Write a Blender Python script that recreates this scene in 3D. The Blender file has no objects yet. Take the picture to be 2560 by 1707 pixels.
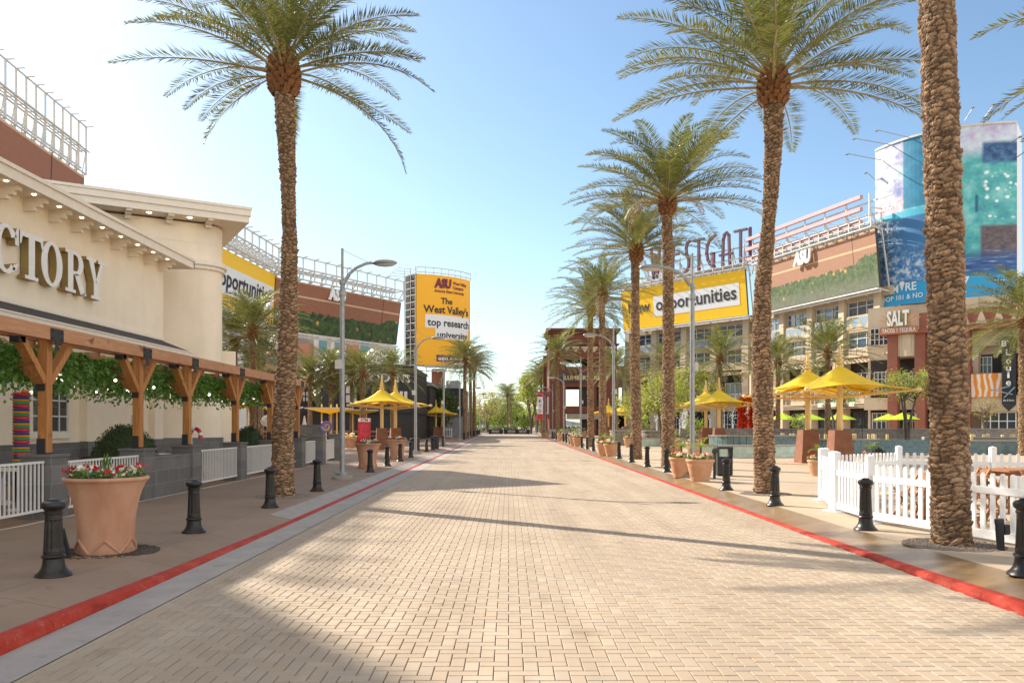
import bpy, math, random
import numpy as np
from mathutils import Vector, Matrix

S = bpy.context.scene
COL = S.collection
R = math.radians
rnd = random.Random(11)
U = rnd.uniform

# ------------------------------------------------------------------ camera
cam_d = bpy.data.cameras.new('camera')
cam = bpy.data.objects.new('camera', cam_d)
COL.objects.link(cam)
cam.location = (0, 0, 1.66)
cam.rotation_euler = (R(90), 0, 0)
cam_d.sensor_width = 36
cam_d.lens = 28
cam_d.shift_x = 0.0031
cam_d.shift_y = 0.0814
cam_d.clip_start = 0.1
cam_d.clip_end = 6000
S.camera = cam

# ------------------------------------------------------------------ sky, sun, exposure
SUN_EL, SUN_AZ = R(34.0), R(-51)          # azimuth measured from +Y towards +X
W = bpy.data.worlds.new('World')
S.world = W
W.use_nodes = True
wn = W.node_tree
sky = wn.nodes.new('ShaderNodeTexSky')
sky.sky_type = 'NISHITA'
sky.sun_disc = False
sky.sun_elevation = SUN_EL
sky.sun_rotation = SUN_AZ
sky.altitude = 350
sky.air_density = 1.0
sky.dust_density = 1.1
sky.ozone_density = 0.7
wn.nodes['Background'].inputs['Strength'].default_value = 0.10
# warm fill glow added to the unseen sky behind and right of the viewer
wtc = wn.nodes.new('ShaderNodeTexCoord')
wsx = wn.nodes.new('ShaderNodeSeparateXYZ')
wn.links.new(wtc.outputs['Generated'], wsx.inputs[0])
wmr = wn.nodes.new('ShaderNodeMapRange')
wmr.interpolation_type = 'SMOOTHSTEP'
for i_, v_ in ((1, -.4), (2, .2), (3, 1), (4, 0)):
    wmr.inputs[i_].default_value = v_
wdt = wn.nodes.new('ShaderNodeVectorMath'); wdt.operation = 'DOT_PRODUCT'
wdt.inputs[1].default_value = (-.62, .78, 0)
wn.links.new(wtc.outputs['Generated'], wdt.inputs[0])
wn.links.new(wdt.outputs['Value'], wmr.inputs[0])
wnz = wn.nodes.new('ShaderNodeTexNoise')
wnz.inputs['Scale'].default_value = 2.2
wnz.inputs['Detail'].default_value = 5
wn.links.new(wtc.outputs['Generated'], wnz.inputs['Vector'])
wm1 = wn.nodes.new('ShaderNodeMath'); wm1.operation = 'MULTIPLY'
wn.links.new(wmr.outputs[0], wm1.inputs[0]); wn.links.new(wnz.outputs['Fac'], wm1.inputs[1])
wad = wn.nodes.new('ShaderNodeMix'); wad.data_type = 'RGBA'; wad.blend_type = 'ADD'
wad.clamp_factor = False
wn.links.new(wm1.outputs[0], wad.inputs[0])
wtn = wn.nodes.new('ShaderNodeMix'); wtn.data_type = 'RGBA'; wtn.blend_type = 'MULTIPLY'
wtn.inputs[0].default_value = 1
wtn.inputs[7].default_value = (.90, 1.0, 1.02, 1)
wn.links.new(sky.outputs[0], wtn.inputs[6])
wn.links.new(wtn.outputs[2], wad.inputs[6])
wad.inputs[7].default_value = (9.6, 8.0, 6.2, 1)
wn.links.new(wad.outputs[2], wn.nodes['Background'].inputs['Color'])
sun_d = bpy.data.lights.new('sun', 'SUN')
sun_d.energy = 4.4
sun_d.angle = R(0.53)
sun_d.color = (1.0, 0.92, 0.80)
sun = bpy.data.objects.new('sun', sun_d)
COL.objects.link(sun)
sdir = Vector((math.sin(SUN_AZ) * math.cos(SUN_EL), math.cos(SUN_AZ) * math.cos(SUN_EL), math.sin(SUN_EL)))
sun.rotation_euler = (-sdir).to_track_quat('-Z', 'Y').to_euler()
sun.location = sdir * 60
S.view_settings.view_transform = 'Standard'
S.view_settings.look = 'None'
S.view_settings.exposure = 1.05
S.view_settings.gamma = 1
S.view_settings.use_curve_mapping = False
S.cycles.max_bounces = 6
S.cycles.use_denoising = True

# ------------------------------------------------------------------ helpers
F, VX, VY, H = 1991.0, 1272.0, 1062.0, 1.66


def at(px, py, Y):
    return Vector(((px - VX) * Y / F, Y, H - (py - VY) * Y / F))


RZ = -.10                       # level of the carriageway below the pavements


def kerb_top(Y):
    return float(np.interp(Y, [0, 5.5, 7.0, 9.5, 12, 13.8], [.03, .025, .0, -.05, -.08, RZ + .003]))


def kerb_h(Y):
    return float(np.interp(Y, [0, 5.5, 7.0, 9.1, 11.2, 13.0], [.14, .125, .1, .055, .03, .004]))


class MB:
    """collects faces of one mesh"""
    def __init__(s):
        s.v, s.f, s.m, s.cm = [], [], [], 0

    def add(s, vs, fs):
        o = len(s.v)
        s.v.extend([tuple(p) for p in vs])
        s.f.extend([tuple(i + o for i in f) for f in fs])
        s.m.extend([s.cm] * len(fs))
        return s

    BF = [(0, 3, 2, 1), (4, 5, 6, 7), (0, 1, 5, 4), (1, 2, 6, 5), (2, 3, 7, 6), (3, 0, 4, 7)]

    def box(s, x0, x1, y0, y1, z0, z1):
        return s.add([(x0, y0, z0), (x1, y0, z0), (x1, y1, z0), (x0, y1, z0),
                      (x0, y0, z1), (x1, y0, z1), (x1, y1, z1), (x0, y1, z1)], MB.BF)

    def obox(s, c, a, b, d):
        c, a, b, d = Vector(c), Vector(a), Vector(b), Vector(d)
        return s.add([c - a - b - d, c + a - b - d, c + a + b - d, c - a + b - d,
                      c - a - b + d, c + a - b + d, c + a + b + d, c - a + b + d], MB.BF)

    def beam(s, p0, p1, w, h=None, up=(0, 0, 1)):
        h = w if h is None else h
        p0, p1 = Vector(p0), Vector(p1)
        d = p1 - p0
        n = d.normalized()
        sd = n.cross(Vector(up))
        if sd.length < 1e-4:
            sd = n.cross(Vector((1, 0, 0)))
        sd.normalize()
        u = sd.cross(n)
        return s.obox((p0 + p1) / 2, d / 2, sd * w / 2, u * h / 2)

    def tube(s, p0, p1, r0, r1=None, n=8, cap=True):
        return s.path([p0, p1], [r0, r0 if r1 is None else r1], n, cap)

    def path(s, pts, r, n=6, cap=True):
        pts = [Vector(p) for p in pts]
        if not isinstance(r, (list, tuple)):
            r = [r] * len(pts)
        vs, fs = [], []
        ref = None
        for i, p in enumerate(pts):
            d = (pts[min(i + 1, len(pts) - 1)] - pts[max(i - 1, 0)]).normalized()
            if ref is None:
                ref = d.cross(Vector((0, 0, 1)))
                if ref.length < 1e-3:
                    ref = Vector((1, 0, 0))
            ref = (ref - d * ref.dot(d)).normalized()
            b = d.cross(ref)
            for k in range(n):
                a = 2 * math.pi * k / n
                vs.append(p + (ref * math.cos(a) + b * math.sin(a)) * r[i])
        for i in range(len(pts) - 1):
            for k in range(n):
                k2 = (k + 1) % n
                fs.append((i * n + k, i * n + k2, (i + 1) * n + k2, (i + 1) * n + k))
        if cap:
            fs.append(tuple(range(n))[::-1])
            fs.append(tuple((len(pts) - 1) * n + k for k in range(n)))
        return s.add(vs, fs)

    def lathe(s, prof, n=24, c=(0, 0, 0), flute=None):
        vs, fs = [], []
        for i, (r, z) in enumerate(prof):
            for k in range(n):
                a = 2 * math.pi * k / n
                rr = r * (flute(i, k) if flute else 1)
                vs.append((c[0] + rr * math.cos(a), c[1] + rr * math.sin(a), c[2] + z))
        for i in range(len(prof) - 1):
            for k in range(n):
                k2 = (k + 1) % n
                fs.append((i * n + k, i * n + k2, (i + 1) * n + k2, (i + 1) * n + k))
        fs.append(tuple(range(n))[::-1])
        fs.append(tuple((len(prof) - 1) * n + k for k in range(n)))
        return s.add(vs, fs)

    def prism(s, poly, z0, z1):
        n = len(poly)
        vs = [(p[0], p[1], z0) for p in poly] + [(p[0], p[1], z1) for p in poly]
        fs = [tuple(range(n))[::-1], tuple(range(n, 2 * n))]
        fs += [(i, (i + 1) % n, n + (i + 1) % n, n + i) for i in range(n)]
        return s.add(vs, fs)

    def extrude(s, poly2, o, u, v, n, d):
        """2-D outline placed on the plane o,u,v and extruded d along n"""
        o, u, v, n = Vector(o), Vector(u), Vector(v), Vector(n)
        a = [o + u * p[0] + v * p[1] for p in poly2]
        b = [p + n * d for p in a]
        k = len(a)
        fs = [tuple(range(k)), tuple(range(k, 2 * k))[::-1]]
        fs += [(i, k + i, k + (i + 1) % k, (i + 1) % k) for i in range(k)]
        return s.add(a + b, fs)

    def sphere(s, c, r, n=10, m=7, sc=(1, 1, 1)):
        prof = []
        for i in range(m + 1):
            a = -math.pi / 2 + math.pi * i / m
            prof.append((max(.001, math.cos(a)), math.sin(a)))
        vs, fs = [], []
        for (q, z) in prof:
            for k in range(n):
                t = 2 * math.pi * k / n
                vs.append((c[0] + r * sc[0] * q * math.cos(t), c[1] + r * sc[1] * q * math.sin(t), c[2] + r * sc[2] * z))
        for i in range(m):
            for k in range(n):
                k2 = (k + 1) % n
                fs.append((i * n + k, i * n + k2, (i + 1) * n + k2, (i + 1) * n + k))
        return s.add(vs, fs)

    def fbox(s, fr, a0, a1, b0, b1, z0, z1):
        """box in a facade frame: a along the wall, b outwards"""
        o, u, n = fr
        c = o + u * ((a0 + a1) / 2) + n * ((b0 + b1) / 2) + Vector((0, 0, (z0 + z1) / 2))
        return s.obox(c, u * (a1 - a0) / 2, n * (b1 - b0) / 2, Vector((0, 0, (z1 - z0) / 2)))

    def leaf(s, p, d, sd, L, w):
        """kite shaped leaf"""
        m = p + d * (L * .45)
        return s.add([p, m + sd * w / 2, p + d * L, m - sd * w / 2], [(0, 1, 2, 3)])

    def text(s, key, o, u, v, n=None, w=None, h=None, center=False, bend=None):
        """text from TXT laid on plane o,u,v; scaled to width w and/or cap height h"""
        vs, fs, x0, x1, y0, y1 = TXT[key]
        sx = w / (x1 - x0) if w else None
        sy = h / 0.70 if h else None
        if sx is None:
            sx = sy
        if sy is None:
            sy = sx
        o, u, v = Vector(o), Vector(u), Vector(v)
        n = Vector(n) if n is not None else u.cross(v)
        ox = (x0 + x1) / 2 if center else x0
        out = []
        for (x, y, z) in vs:
            a, b = (x - ox) * sx, y * sy
            out.append(bend(a, b, z) if bend else o + u * a + v * b + n * z)
        return s.add(out, fs)

    def build(s, name, mats, parent=None, world=False, smooth=False, bevel=0):
        me = bpy.data.meshes.new(name)
        vs = s.v
        if parent is not None and world:
            inv = (Matrix.Translation(parent.location) @ parent.rotation_euler.to_matrix().to_4x4()).inverted()
            if parent.parent is not None:
                pp = parent.parent
                inv = (Matrix.Translation(pp.location) @ pp.rotation_euler.to_matrix().to_4x4() @ Matrix.Translation(parent.location)).inverted()
            vs = [tuple(inv @ Vector(p)) for p in vs]
        me.from_pydata(vs, [], s.f)
        mats = mats if isinstance(mats, (list, tuple)) else [mats]
        for m in mats:
            me.materials.append(m)
        if len(mats) > 1:
            me.polygons.foreach_set('material_index', s.m)
        if smooth:
            me.polygons.foreach_set('use_smooth', [True] * len(me.polygons))
            if smooth != True:
                me.set_sharp_from_angle(angle=R(smooth))
        me.update()
        o = bpy.data.objects.new(name, me)
        COL.objects.link(o)
        if parent is not None:
            o.parent = parent
        if bevel:
            b = o.modifiers.new('bevel', 'BEVEL')
            b.width = bevel
            b.segments = 2
            b.limit_method = 'ANGLE'
        return o


def tag(o, label=None, cat=None, group=None, kind=None):
    if label: o['label'] = label
    if cat: o['category'] = cat
    if group: o['group'] = group
    if kind: o['kind'] = kind
    return o


def thing(name, label, cat, loc=(0, 0, 0), rz=0, group=None):
    o = bpy.data.objects.new(name, None)
    o.empty_display_size = .2
    COL.objects.link(o)
    o.location = loc
    o.rotation_euler = (0, 0, rz)
    return tag(o, label, cat, group)


KIDS = {}


def dup(root, loc, rz=0, label=None, group=None, sc=None, skip=()):
    r = root.copy()
    COL.objects.link(r)
    r.location = loc
    r.rotation_euler = (0, 0, rz)
    if sc is not None:
        r.scale = (sc, sc, sc) if not isinstance(sc, tuple) else sc
    if label: r['label'] = label
    if group: r['group'] = group
    if root.name not in KIDS:
        KIDS[root.name] = [(c, list(c.children)) for c in root.children]
    for c, gs in KIDS[root.name]:
        if c.name.split('.')[0] in skip:
            continue
        k = c.copy()
        COL.objects.link(k)
        k.parent = r
        for g in gs:
            q = g.copy()
            COL.objects.link(q)
            q.parent = k
    return r


def sheet(name, grid, mat, parent=None, back=None):
    """curved sheet with UVs from grid[i][j] (i along u, j up v)"""
    nu, nv = len(grid), len(grid[0])
    vs = [tuple(p) for col in grid for p in col]
    fs, uv = [], []
    for i in range(nu - 1):
        for j in range(nv - 1):
            q = [(i, j), (i + 1, j), (i + 1, j + 1), (i, j + 1)]
            fs.append(tuple(a * nv + b for a, b in q))
            uv += [(a / (nu - 1), b / (nv - 1)) for a, b in q]
    me = bpy.data.meshes.new(name)
    if parent is not None:
        L = parent.location
        vs = [(p[0] - L[0], p[1] - L[1], p[2] - L[2]) for p in vs]
    me.from_pydata(vs, [], fs)
    lay = me.uv_layers.new(name='UVMap')
    for k, c in enumerate(uv):
        lay.data[k].uv = c
    me.materials.append(mat)
    me.update()
    o = bpy.data.objects.new(name, me)
    COL.objects.link(o)
    if parent is not None:
        o.parent = parent
    return o


TXT = {}


def mk_text(key, body=None, off=0.0, ext=0.0, res=4, shear=0.0):
    cu = bpy.data.curves.new('t', 'FONT')
    cu.body = body or key
    cu.offset = off
    cu.extrude = ext
    cu.resolution_u = res
    cu.shear = shear
    ob = bpy.data.objects.new('t', cu)
    COL.objects.link(ob)
    dg = bpy.context.evaluated_depsgraph_get()
    me = bpy.data.meshes.new_from_object(ob.evaluated_get(dg))
    vs = [tuple(v.co) for v in me.vertices]
    fs = [tuple(p.vertices) for p in me.polygons]
    bpy.data.objects.remove(ob)
    bpy.data.meshes.remove(me)
    bpy.data.curves.remove(cu)
    xs = [v[0] for v in vs]
    ys = [v[1] for v in vs]
    TXT[key] = (vs, fs, min(xs), max(xs), min(ys), max(ys))


for k, off in [('West Valley', .028), ('Campus', .028), ('Arizona State University', .028), ('The', .024),
               ("West Valley's", .024), ('top research', .024), ('university', .024), ('asu.edu', .03),
               ('New', .022), ('opportunities', .022), ('WESTGATE', .01), ('DC', .012),
               ('4/7', .012), ('M', .02), ('RE', .02), ('TACOS Y TEQUILA', .01), ('LUMBERYARD', .02), ('LOOP 101 & NO', .012), ('ATM', .03),
               ('STOP', .02), ("Bar & Eatery", .0), ('B', .01), ('L', .01), ('o', .01), ('u', .01), ('i', .01), ('e', .01),
               ('PARKING', .01)]:
    mk_text(k, off=off, ext=.004, res=2)
mk_text('ASU', 'ASU', off=.05, ext=.1, res=2, shear=.12)
mk_text('MCF', "McFADDEN'S", off=.022, ext=.05, res=2)
mk_text('SALT', "SALT", off=.03, ext=.12, res=2)


# ------------------------------------------------------------------ materials
def new_mat(name):
    m = bpy.data.materials.new(name)
    m.use_nodes = True
    nt = m.node_tree
    return m, nt, nt.nodes['Principled BSDF']


def nd(nt, t, **kw):
    n = nt.nodes.new(t)
    for k, v in kw.items():
        if hasattr(n, k):
            setattr(n, k, v)
        else:
            n.inputs[k.replace('_', ' ')].default_value = v
    return n


def ramp(nt, fac, stops, interp='LINEAR'):
    r = nt.nodes.new('ShaderNodeValToRGB')
    r.color_ramp.interpolation = interp
    e = r.color_ramp.elements
    while len(e) < len(stops):
        e.new(.5)
    for i, (p, c) in enumerate(stops):
        e[i].position = p
        e[i].color = (*c[:3], 1)
    nt.links.new(fac, r.inputs[0])
    return r.outputs[0]


def mix(nt, fac, a, b, bt='MIX'):
    m = nt.nodes.new('ShaderNodeMix')
    m.data_type = 'RGBA'
    m.blend_type = bt
    for sock, v in ((m.inputs[0], fac), (m.inputs[6], a), (m.inputs[7], b)):
        if isinstance(v, (int, float)):
            sock.default_value = v
        elif isinstance(v, tuple):
            sock.default_value = (*v[:3], 1)
        else:
            nt.links.new(v, sock)
    return m.outputs[2]


def coords(nt, which='Object', scale=(1, 1, 1)):
    tc = nt.nodes.new('ShaderNodeTexCoord')
    mp = nt.nodes.new('ShaderNodeMapping')
    mp.inputs['Scale'].default_value = scale
    nt.links.new(tc.outputs[which], mp.inputs[0])
    return mp.outputs[0]


def noise(nt, co, scale, detail=4, rough=.55):
    n = nd(nt, 'ShaderNodeTexNoise', Scale=scale, Detail=detail, Roughness=rough)
    nt.links.new(co, n.inputs['Vector'])
    return n.outputs['Fac']


def bump(nt, b, height, strength=.3, dist=.02):
    bp = nd(nt, 'ShaderNodeBump', Strength=strength, Distance=dist)
    nt.links.new(height, bp.inputs['Height'])
    nt.links.new(bp.outputs[0], b.inputs['Normal'])


def M(name, c1, c2=None, scale=4, rough=.7, bs=0, bscale=30, metal=0, lo=.35, hi=.65, stretch=(1, 1, 1), coat=0, spec=None, bdist=.02):
    m, nt, b = new_mat(name)
    b.inputs['Roughness'].default_value = rough
    b.inputs['Metallic'].default_value = metal
    if spec is not None:
        b.inputs['Specular IOR Level'].default_value = spec
    if coat:
        b.inputs['Coat Weight'].default_value = coat
    if c2 is None:
        c2 = tuple(min(1, x * .82) for x in c1)
    co = coords(nt, 'Object', stretch)
    nt.links.new(ramp(nt, noise(nt, co, scale), [(lo, c1), (hi, c2)]), b.inputs['Base Color'])
    if bs:
        bump(nt, b, noise(nt, co, bscale), bs, bdist)
    return m


def M_leaf(name, cs, trans=.3, rough=.55, tmul=(1.9, 1.7, .7)):
    """leaf with per-leaf colour variation and some light shining through"""
    m, nt, b = new_mat(name)
    g = nt.nodes.new('ShaderNodeNewGeometry')
    col = ramp(nt, g.outputs['Random Per Island'], [(i / max(1, len(cs) - 1), c) for i, c in enumerate(cs)])
    nt.links.new(col, b.inputs['Base Color'])
    b.inputs['Roughness'].default_value = rough
    tr = nt.nodes.new('ShaderNodeBsdfTranslucent')
    nt.links.new(mix(nt, 1.0, col, tmul, 'MULTIPLY'), tr.inputs['Color'])
    ms = nt.nodes.new('ShaderNodeMixShader')
    ms.inputs[0].default_value = trans
    nt.links.new(b.outputs[0], ms.inputs[1])
    nt.links.new(tr.outputs[0], ms.inputs[2])
    nt.links.new(ms.outputs[0], nt.nodes['Material Output'].inputs['Surface'])
    return m


def M_tile(name, c1, c2, mortar, w, h, msize=.01, rough=.6, which='Object', bs=.25, plane='auto', var=.5, offset=.5):
    """brick / tile pattern on vertical faces"""
    m, nt, b = new_mat(name)
    tc = nt.nodes.new('ShaderNodeTexCoord')
    sx = nt.nodes.new('ShaderNodeSeparateXYZ')
    nt.links.new(tc.outputs[which], sx.inputs[0])
    ad = nd(nt, 'ShaderNodeMath', operation='ADD')
    nt.links.new(sx.outputs[0], ad.inputs[0])
    nt.links.new(sx.outputs[1], ad.inputs[1])
    cb = nt.nodes.new('ShaderNodeCombineXYZ')
    nt.links.new(ad.outputs[0], cb.inputs[0])
    nt.links.new(sx.outputs[2], cb.inputs[1])
    br = nd(nt, 'ShaderNodeTexBrick', offset=offset)
    br.inputs['Scale'].default_value = 1
    br.inputs['Brick Width'].default_value = w
    br.inputs['Row Height'].default_value = h
    br.inputs['Mortar Size'].default_value = msize
    br.inputs['Mortar Smooth'].default_value = .1
    br.inputs['Color1'].default_value = (*c1, 1)
    br.inputs['Color2'].default_value = (*c2, 1)
    br.inputs['Mortar'].default_value = (*mortar, 1)
    nt.links.new(cb.outputs[0], br.inputs['Vector'])
    ns = noise(nt, tc.outputs[which], 3)
    col = mix(nt, var, br.outputs['Color'], ramp(nt, ns, [(.3, (.72, .72, .72)), (.7, (1.2, 1.2, 1.2))]), 'MULTIPLY')
    nt.links.new(col, b.inputs['Base Color'])
    b.inputs['Roughness'].default_value = rough
    bp = nd(nt, 'ShaderNodeBump', Strength=bs, Distance=.01, invert=True)
    nt.links.new(br.outputs['Fac'], bp.inputs['Height'])
    nt.links.new(bp.outputs[0], b.inputs['Normal'])
    return m


def M_glass(name, c, rough=.06):
    m, nt, b = new_mat(name)
    b.inputs['Base Color'].default_value = (*c, 1)
    b.inputs['Roughness'].default_value = rough
    b.inputs['Specular IOR Level'].default_value = .9
    return m


def mat_paver():
    m, nt, b = new_mat('paver')
    g = nt.nodes.new('ShaderNodeNewGeometry')
    col = ramp(nt, g.outputs['Random Per Island'], [(0, (.385, .292, .20)), (.3, (.42, .325, .225)), (.6, (.40, .305, .205)),
                                                    (.85, (.44, .35, .25)), (1, (.375, .295, .215))])
    co = coords(nt)
    big = ramp(nt, noise(nt, co, .35, 5, .6), [(.25, (.86, .84, .82)), (.55, (1, 1, 1)), (.8, (1.06, 1.05, 1.02))])
    col = mix(nt, 1, col, big, 'MULTIPLY')
    spots = ramp(nt, noise(nt, co, 90, 3, .7), [(.3, (.8, .8, .8)), (.42, (1, 1, 1))])
    col = mix(nt, .8, col, spots, 'MULTIPLY')
    # oil stains
    st = ramp(nt, noise(nt, co, 1.7, 2, .5), [(.64, (1, 1, 1)), (.76, (.74, .72, .70))])
    col = mix(nt, 1, col, st, 'MULTIPLY')
    tr = ramp(nt, noise(nt, coords(nt, 'Object', (1.3, .07, 1)), 1.5, 4, .6), [(.4, (1, 1, 1)), (.68, (.86, .84, .82))])
    col = mix(nt, 1, col, tr, 'MULTIPLY')
    nt.links.new(col, b.inputs['Base Color'])
    b.inputs['Roughness'].default_value = .82
    bump(nt, b, noise(nt, co, 220, 3), .25, .003)
    return m


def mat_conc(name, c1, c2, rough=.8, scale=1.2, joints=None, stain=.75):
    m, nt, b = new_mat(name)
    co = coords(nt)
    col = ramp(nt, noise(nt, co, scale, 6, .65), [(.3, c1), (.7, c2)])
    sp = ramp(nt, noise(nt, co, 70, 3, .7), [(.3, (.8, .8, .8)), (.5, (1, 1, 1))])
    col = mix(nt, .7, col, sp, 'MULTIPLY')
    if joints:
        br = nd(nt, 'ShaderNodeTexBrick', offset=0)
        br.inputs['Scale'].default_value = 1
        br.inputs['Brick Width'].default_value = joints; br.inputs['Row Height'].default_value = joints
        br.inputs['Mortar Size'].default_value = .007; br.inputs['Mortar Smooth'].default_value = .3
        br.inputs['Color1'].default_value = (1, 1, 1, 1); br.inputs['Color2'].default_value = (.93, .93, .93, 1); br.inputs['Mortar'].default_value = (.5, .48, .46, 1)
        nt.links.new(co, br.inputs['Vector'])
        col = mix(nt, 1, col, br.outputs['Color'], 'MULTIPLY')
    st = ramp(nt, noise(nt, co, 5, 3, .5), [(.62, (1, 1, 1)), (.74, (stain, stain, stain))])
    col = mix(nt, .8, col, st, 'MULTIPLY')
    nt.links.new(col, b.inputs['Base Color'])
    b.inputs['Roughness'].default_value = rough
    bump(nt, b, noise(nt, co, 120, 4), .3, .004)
    return m


def mat_wood(name, c1, c2, axis=1, rough=.6):
    m, nt, b = new_mat(name)
    sc = [9, 9, 9]
    sc[axis] = .6
    co = coords(nt, 'Object', tuple(sc))
    n1 = noise(nt, co, 1.6, 6, .6)
    col = ramp(nt, n1, [(.3, c1), (.5, c2), (.62, c1), (.75, tuple(x * .6 for x in c2))])
    kn = ramp(nt, noise(nt, coords(nt), 3.1, 1), [(.70, (1, 1, 1)), (.76, (.45, .35, .3))])
    nt.links.new(mix(nt, 1, col, kn, 'MULTIPLY'), b.inputs['Base Color'])
    b.inputs['Roughness'].default_value = rough
    bump(nt, b, n1, .2, .004)
    return m


def mat_trunk():
    m, nt, b = new_mat('palm_bark')
    a = nd(nt, 'ShaderNodeAttribute', attribute_name='boot')
    oi = nt.nodes.new('ShaderNodeObjectInfo')
    ad = nd(nt, 'ShaderNodeVectorMath', operation='ADD')
    tc = nt.nodes.new('ShaderNodeTexCoord')
    nt.links.new(tc.outputs['Object'], ad.inputs[0])
    nt.links.new(oi.outputs['Location'], ad.inputs[1])
    n = nd(nt, 'ShaderNodeTexNoise', Scale=22, Detail=6, Roughness=.7)
    nt.links.new(ad.outputs[0], n.inputs['Vector'])
    col = ramp(nt, a.outputs['Fac'], [(0, (.04, .022, .012)), (.28, (.15, .088, .046)), (.55, (.34, .215, .12)), (1, (.54, .37, .22))])  # dark end of the ramp paints shade into the crevices
    col = mix(nt, .85, col, ramp(nt, n.outputs['Fac'], [(.3, (.45, .42, .38)), (.62, (1.25, 1.2, 1.15))]), 'MULTIPLY')
    nt.links.new(col, b.inputs['Base Color'])
    b.inputs['Roughness'].default_value = .85
    mp = nd(nt, 'ShaderNodeMapping')
    mp.inputs['Scale'].default_value = (1, 1, .3)
    nt.links.new(ad.outputs[0], mp.inputs[0])
    n2 = nd(nt, 'ShaderNodeTexNoise', Scale=60, Detail=4, Roughness=.7)
    nt.links.new(mp.outputs[0], n2.inputs['Vector'])
    bump(nt, b, n2.outputs['Fac'], .7, .015)
    return m


MT = {}
MT['paver'] = mat_paver()
MT['joint'] = M('joint_sand', (.23, .17, .115), (.17, .12, .08), 30, .9)
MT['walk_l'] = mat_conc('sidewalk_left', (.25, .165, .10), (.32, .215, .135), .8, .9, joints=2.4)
MT['walk_r'] = mat_conc('sidewalk_right', (.42, .315, .205), (.50, .385, .265), .75, .8, stain=.85, joints=2.4)
MT['gutter'] = mat_conc('gutter_concrete', (.40, .345, .285), (.30, .26, .22), .8, 2.2, stain=.7)
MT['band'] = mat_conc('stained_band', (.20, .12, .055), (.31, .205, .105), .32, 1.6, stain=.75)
def mat_kerb():
    m, nt, b = new_mat('red_kerb_paint')
    co = coords(nt)
    col = ramp(nt, noise(nt, co, 3.5, 6, .7), [(.3, (.32, .026, .012)), (.5, (.42, .040, .020)), (.72, (.47, .09, .05))])
    chip = ramp(nt, noise(nt, co, 20, 6, .8), [(.60, (0, 0, 0)), (.67, (1, 1, 1))])
    bw = nt.nodes.new('ShaderNodeRGBToBW'); nt.links.new(chip, bw.inputs[0])
    col = mix(nt, bw.outputs[0], col, (.36, .22, .18))
    scuff = ramp(nt, noise(nt, coords(nt, 'Object', (6, .8, 6)), 2.2, 5, .7), [(.56, (1, 1, 1)), (.72, (.55, .5, .5))])
    nt.links.new(mix(nt, 1, col, scuff, 'MULTIPLY'), b.inputs['Base Color'])
    b.inputs['Roughness'].default_value = .75
    b.inputs['Specular IOR Level'].default_value = .25
    bump(nt, b, noise(nt, coords(nt, 'Object', (3, 1, 3)), 22, 5, .7), .6, .012)
    return m


MT['red'] = mat_kerb()
MT['earth'] = M('desert_ground', (.30, .24, .17), (.22, .18, .12), .2, .95)
MT['asphalt'] = M('asphalt', (.07, .07, .07), (.05, .05, .05), 3, .85, .3, 80)
MT['gravel'] = M('gravel', (.30, .24, .19), (.17, .13, .10), 60, .9, .6, 60)
MT['blackiron'] = M('black_iron', (.018, .016, .014), (.03, .024, .018), 9, .36, .12, 30, .35)
MT['terracotta'] = M('terracotta', (.54, .295, .18), (.41, .19, .105), 3.2, .8, .3, 14, lo=.35, hi=.68, stretch=(1, 1, .45))
MT['terracotta_b'] = M('terracotta_bright', (.50, .25, .13), (.58, .33, .19), 3.4, .75, .2, 20)  # brighter clay of the round pots and the tub
MT['soil'] = M('soil', (.06, .042, .03), (.1, .07, .05), 30, .95, .5, 50)
MT['flred'] = M_leaf('red_petals', [(.5, .01, .015), (.62, .03, .05), (.42, .005, .03)], .25)
MT['flwhite'] = M_leaf('white_petals', [(.8, .8, .78), (.72, .72, .72), (.82, .78, .74)], .25)
MT['flpink'] = M_leaf('pink_petals', [(.75, .3, .3), (.7, .15, .12), (.78, .45, .4)], .25)
MT['bed'] = M_leaf('bedding_leaves', [(.05, .11, .02), (.09, .16, .03), (.13, .2, .05)], .3)
MT['frond'] = M_leaf('palm_frond', [(.085, .105, .03), (.135, .155, .05), (.215, .22, .09), (.11, .13, .045), (.20, .20, .10)], .28, .36, (1.7, 1.6, .8))
MT['rachis'] = M('frond_stalk', (.36, .31, .12), (.27, .2, .075), 6, .5)
MT['dead'] = M_leaf('dead_frond', [(.3, .2, .1), (.36, .26, .15), (.24, .15, .08)], .2)
MT['bark'] = mat_trunk()
MT['boots'] = M('cut_leaf_bases', (.30, .13, .045), (.16, .065, .022), 10, .8, .5, 26)
MT['vine'] = M_leaf('vine_leaves', [(.04, .11, .018), (.07, .18, .03), (.11, .25, .045), (.17, .33, .07), (.2, .24, .06)], .35, .4)
MT['box'] = M_leaf('clipped_leaves', [(.028, .05, .012), (.045, .075, .018), (.065, .095, .022)], .2)
MT['pverde'] = M_leaf('pale_green_leaves', [(.17, .22, .045), (.24, .28, .07), (.31, .34, .11), (.2, .24, .08)], .4)
MT['tree'] = M_leaf('tree_leaves', [(.05, .085, .018), (.085, .125, .03), (.13, .17, .045)], .3)
MT['bright'] = M_leaf('lime_tree_leaves', [(.13, .2, .03), (.2, .28, .05), (.28, .34, .08)], .4)
MT['tan'] = M_leaf('dry_tree_leaves', [(.28, .22, .11), (.33, .27, .15), (.22, .2, .1)], .3)
MT['branch'] = M('branch_bark', (.14, .1, .07), (.09, .065, .045), 8, .9)
MT['stucco'] = M('cream_stucco', (.86, .735, .565), (.81, .685, .52), 1.2, .9, .18, 60)
_m, _nt, _b = MT['stucco'], MT['stucco'].node_tree, MT['stucco'].node_tree.nodes['Principled BSDF']
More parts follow.
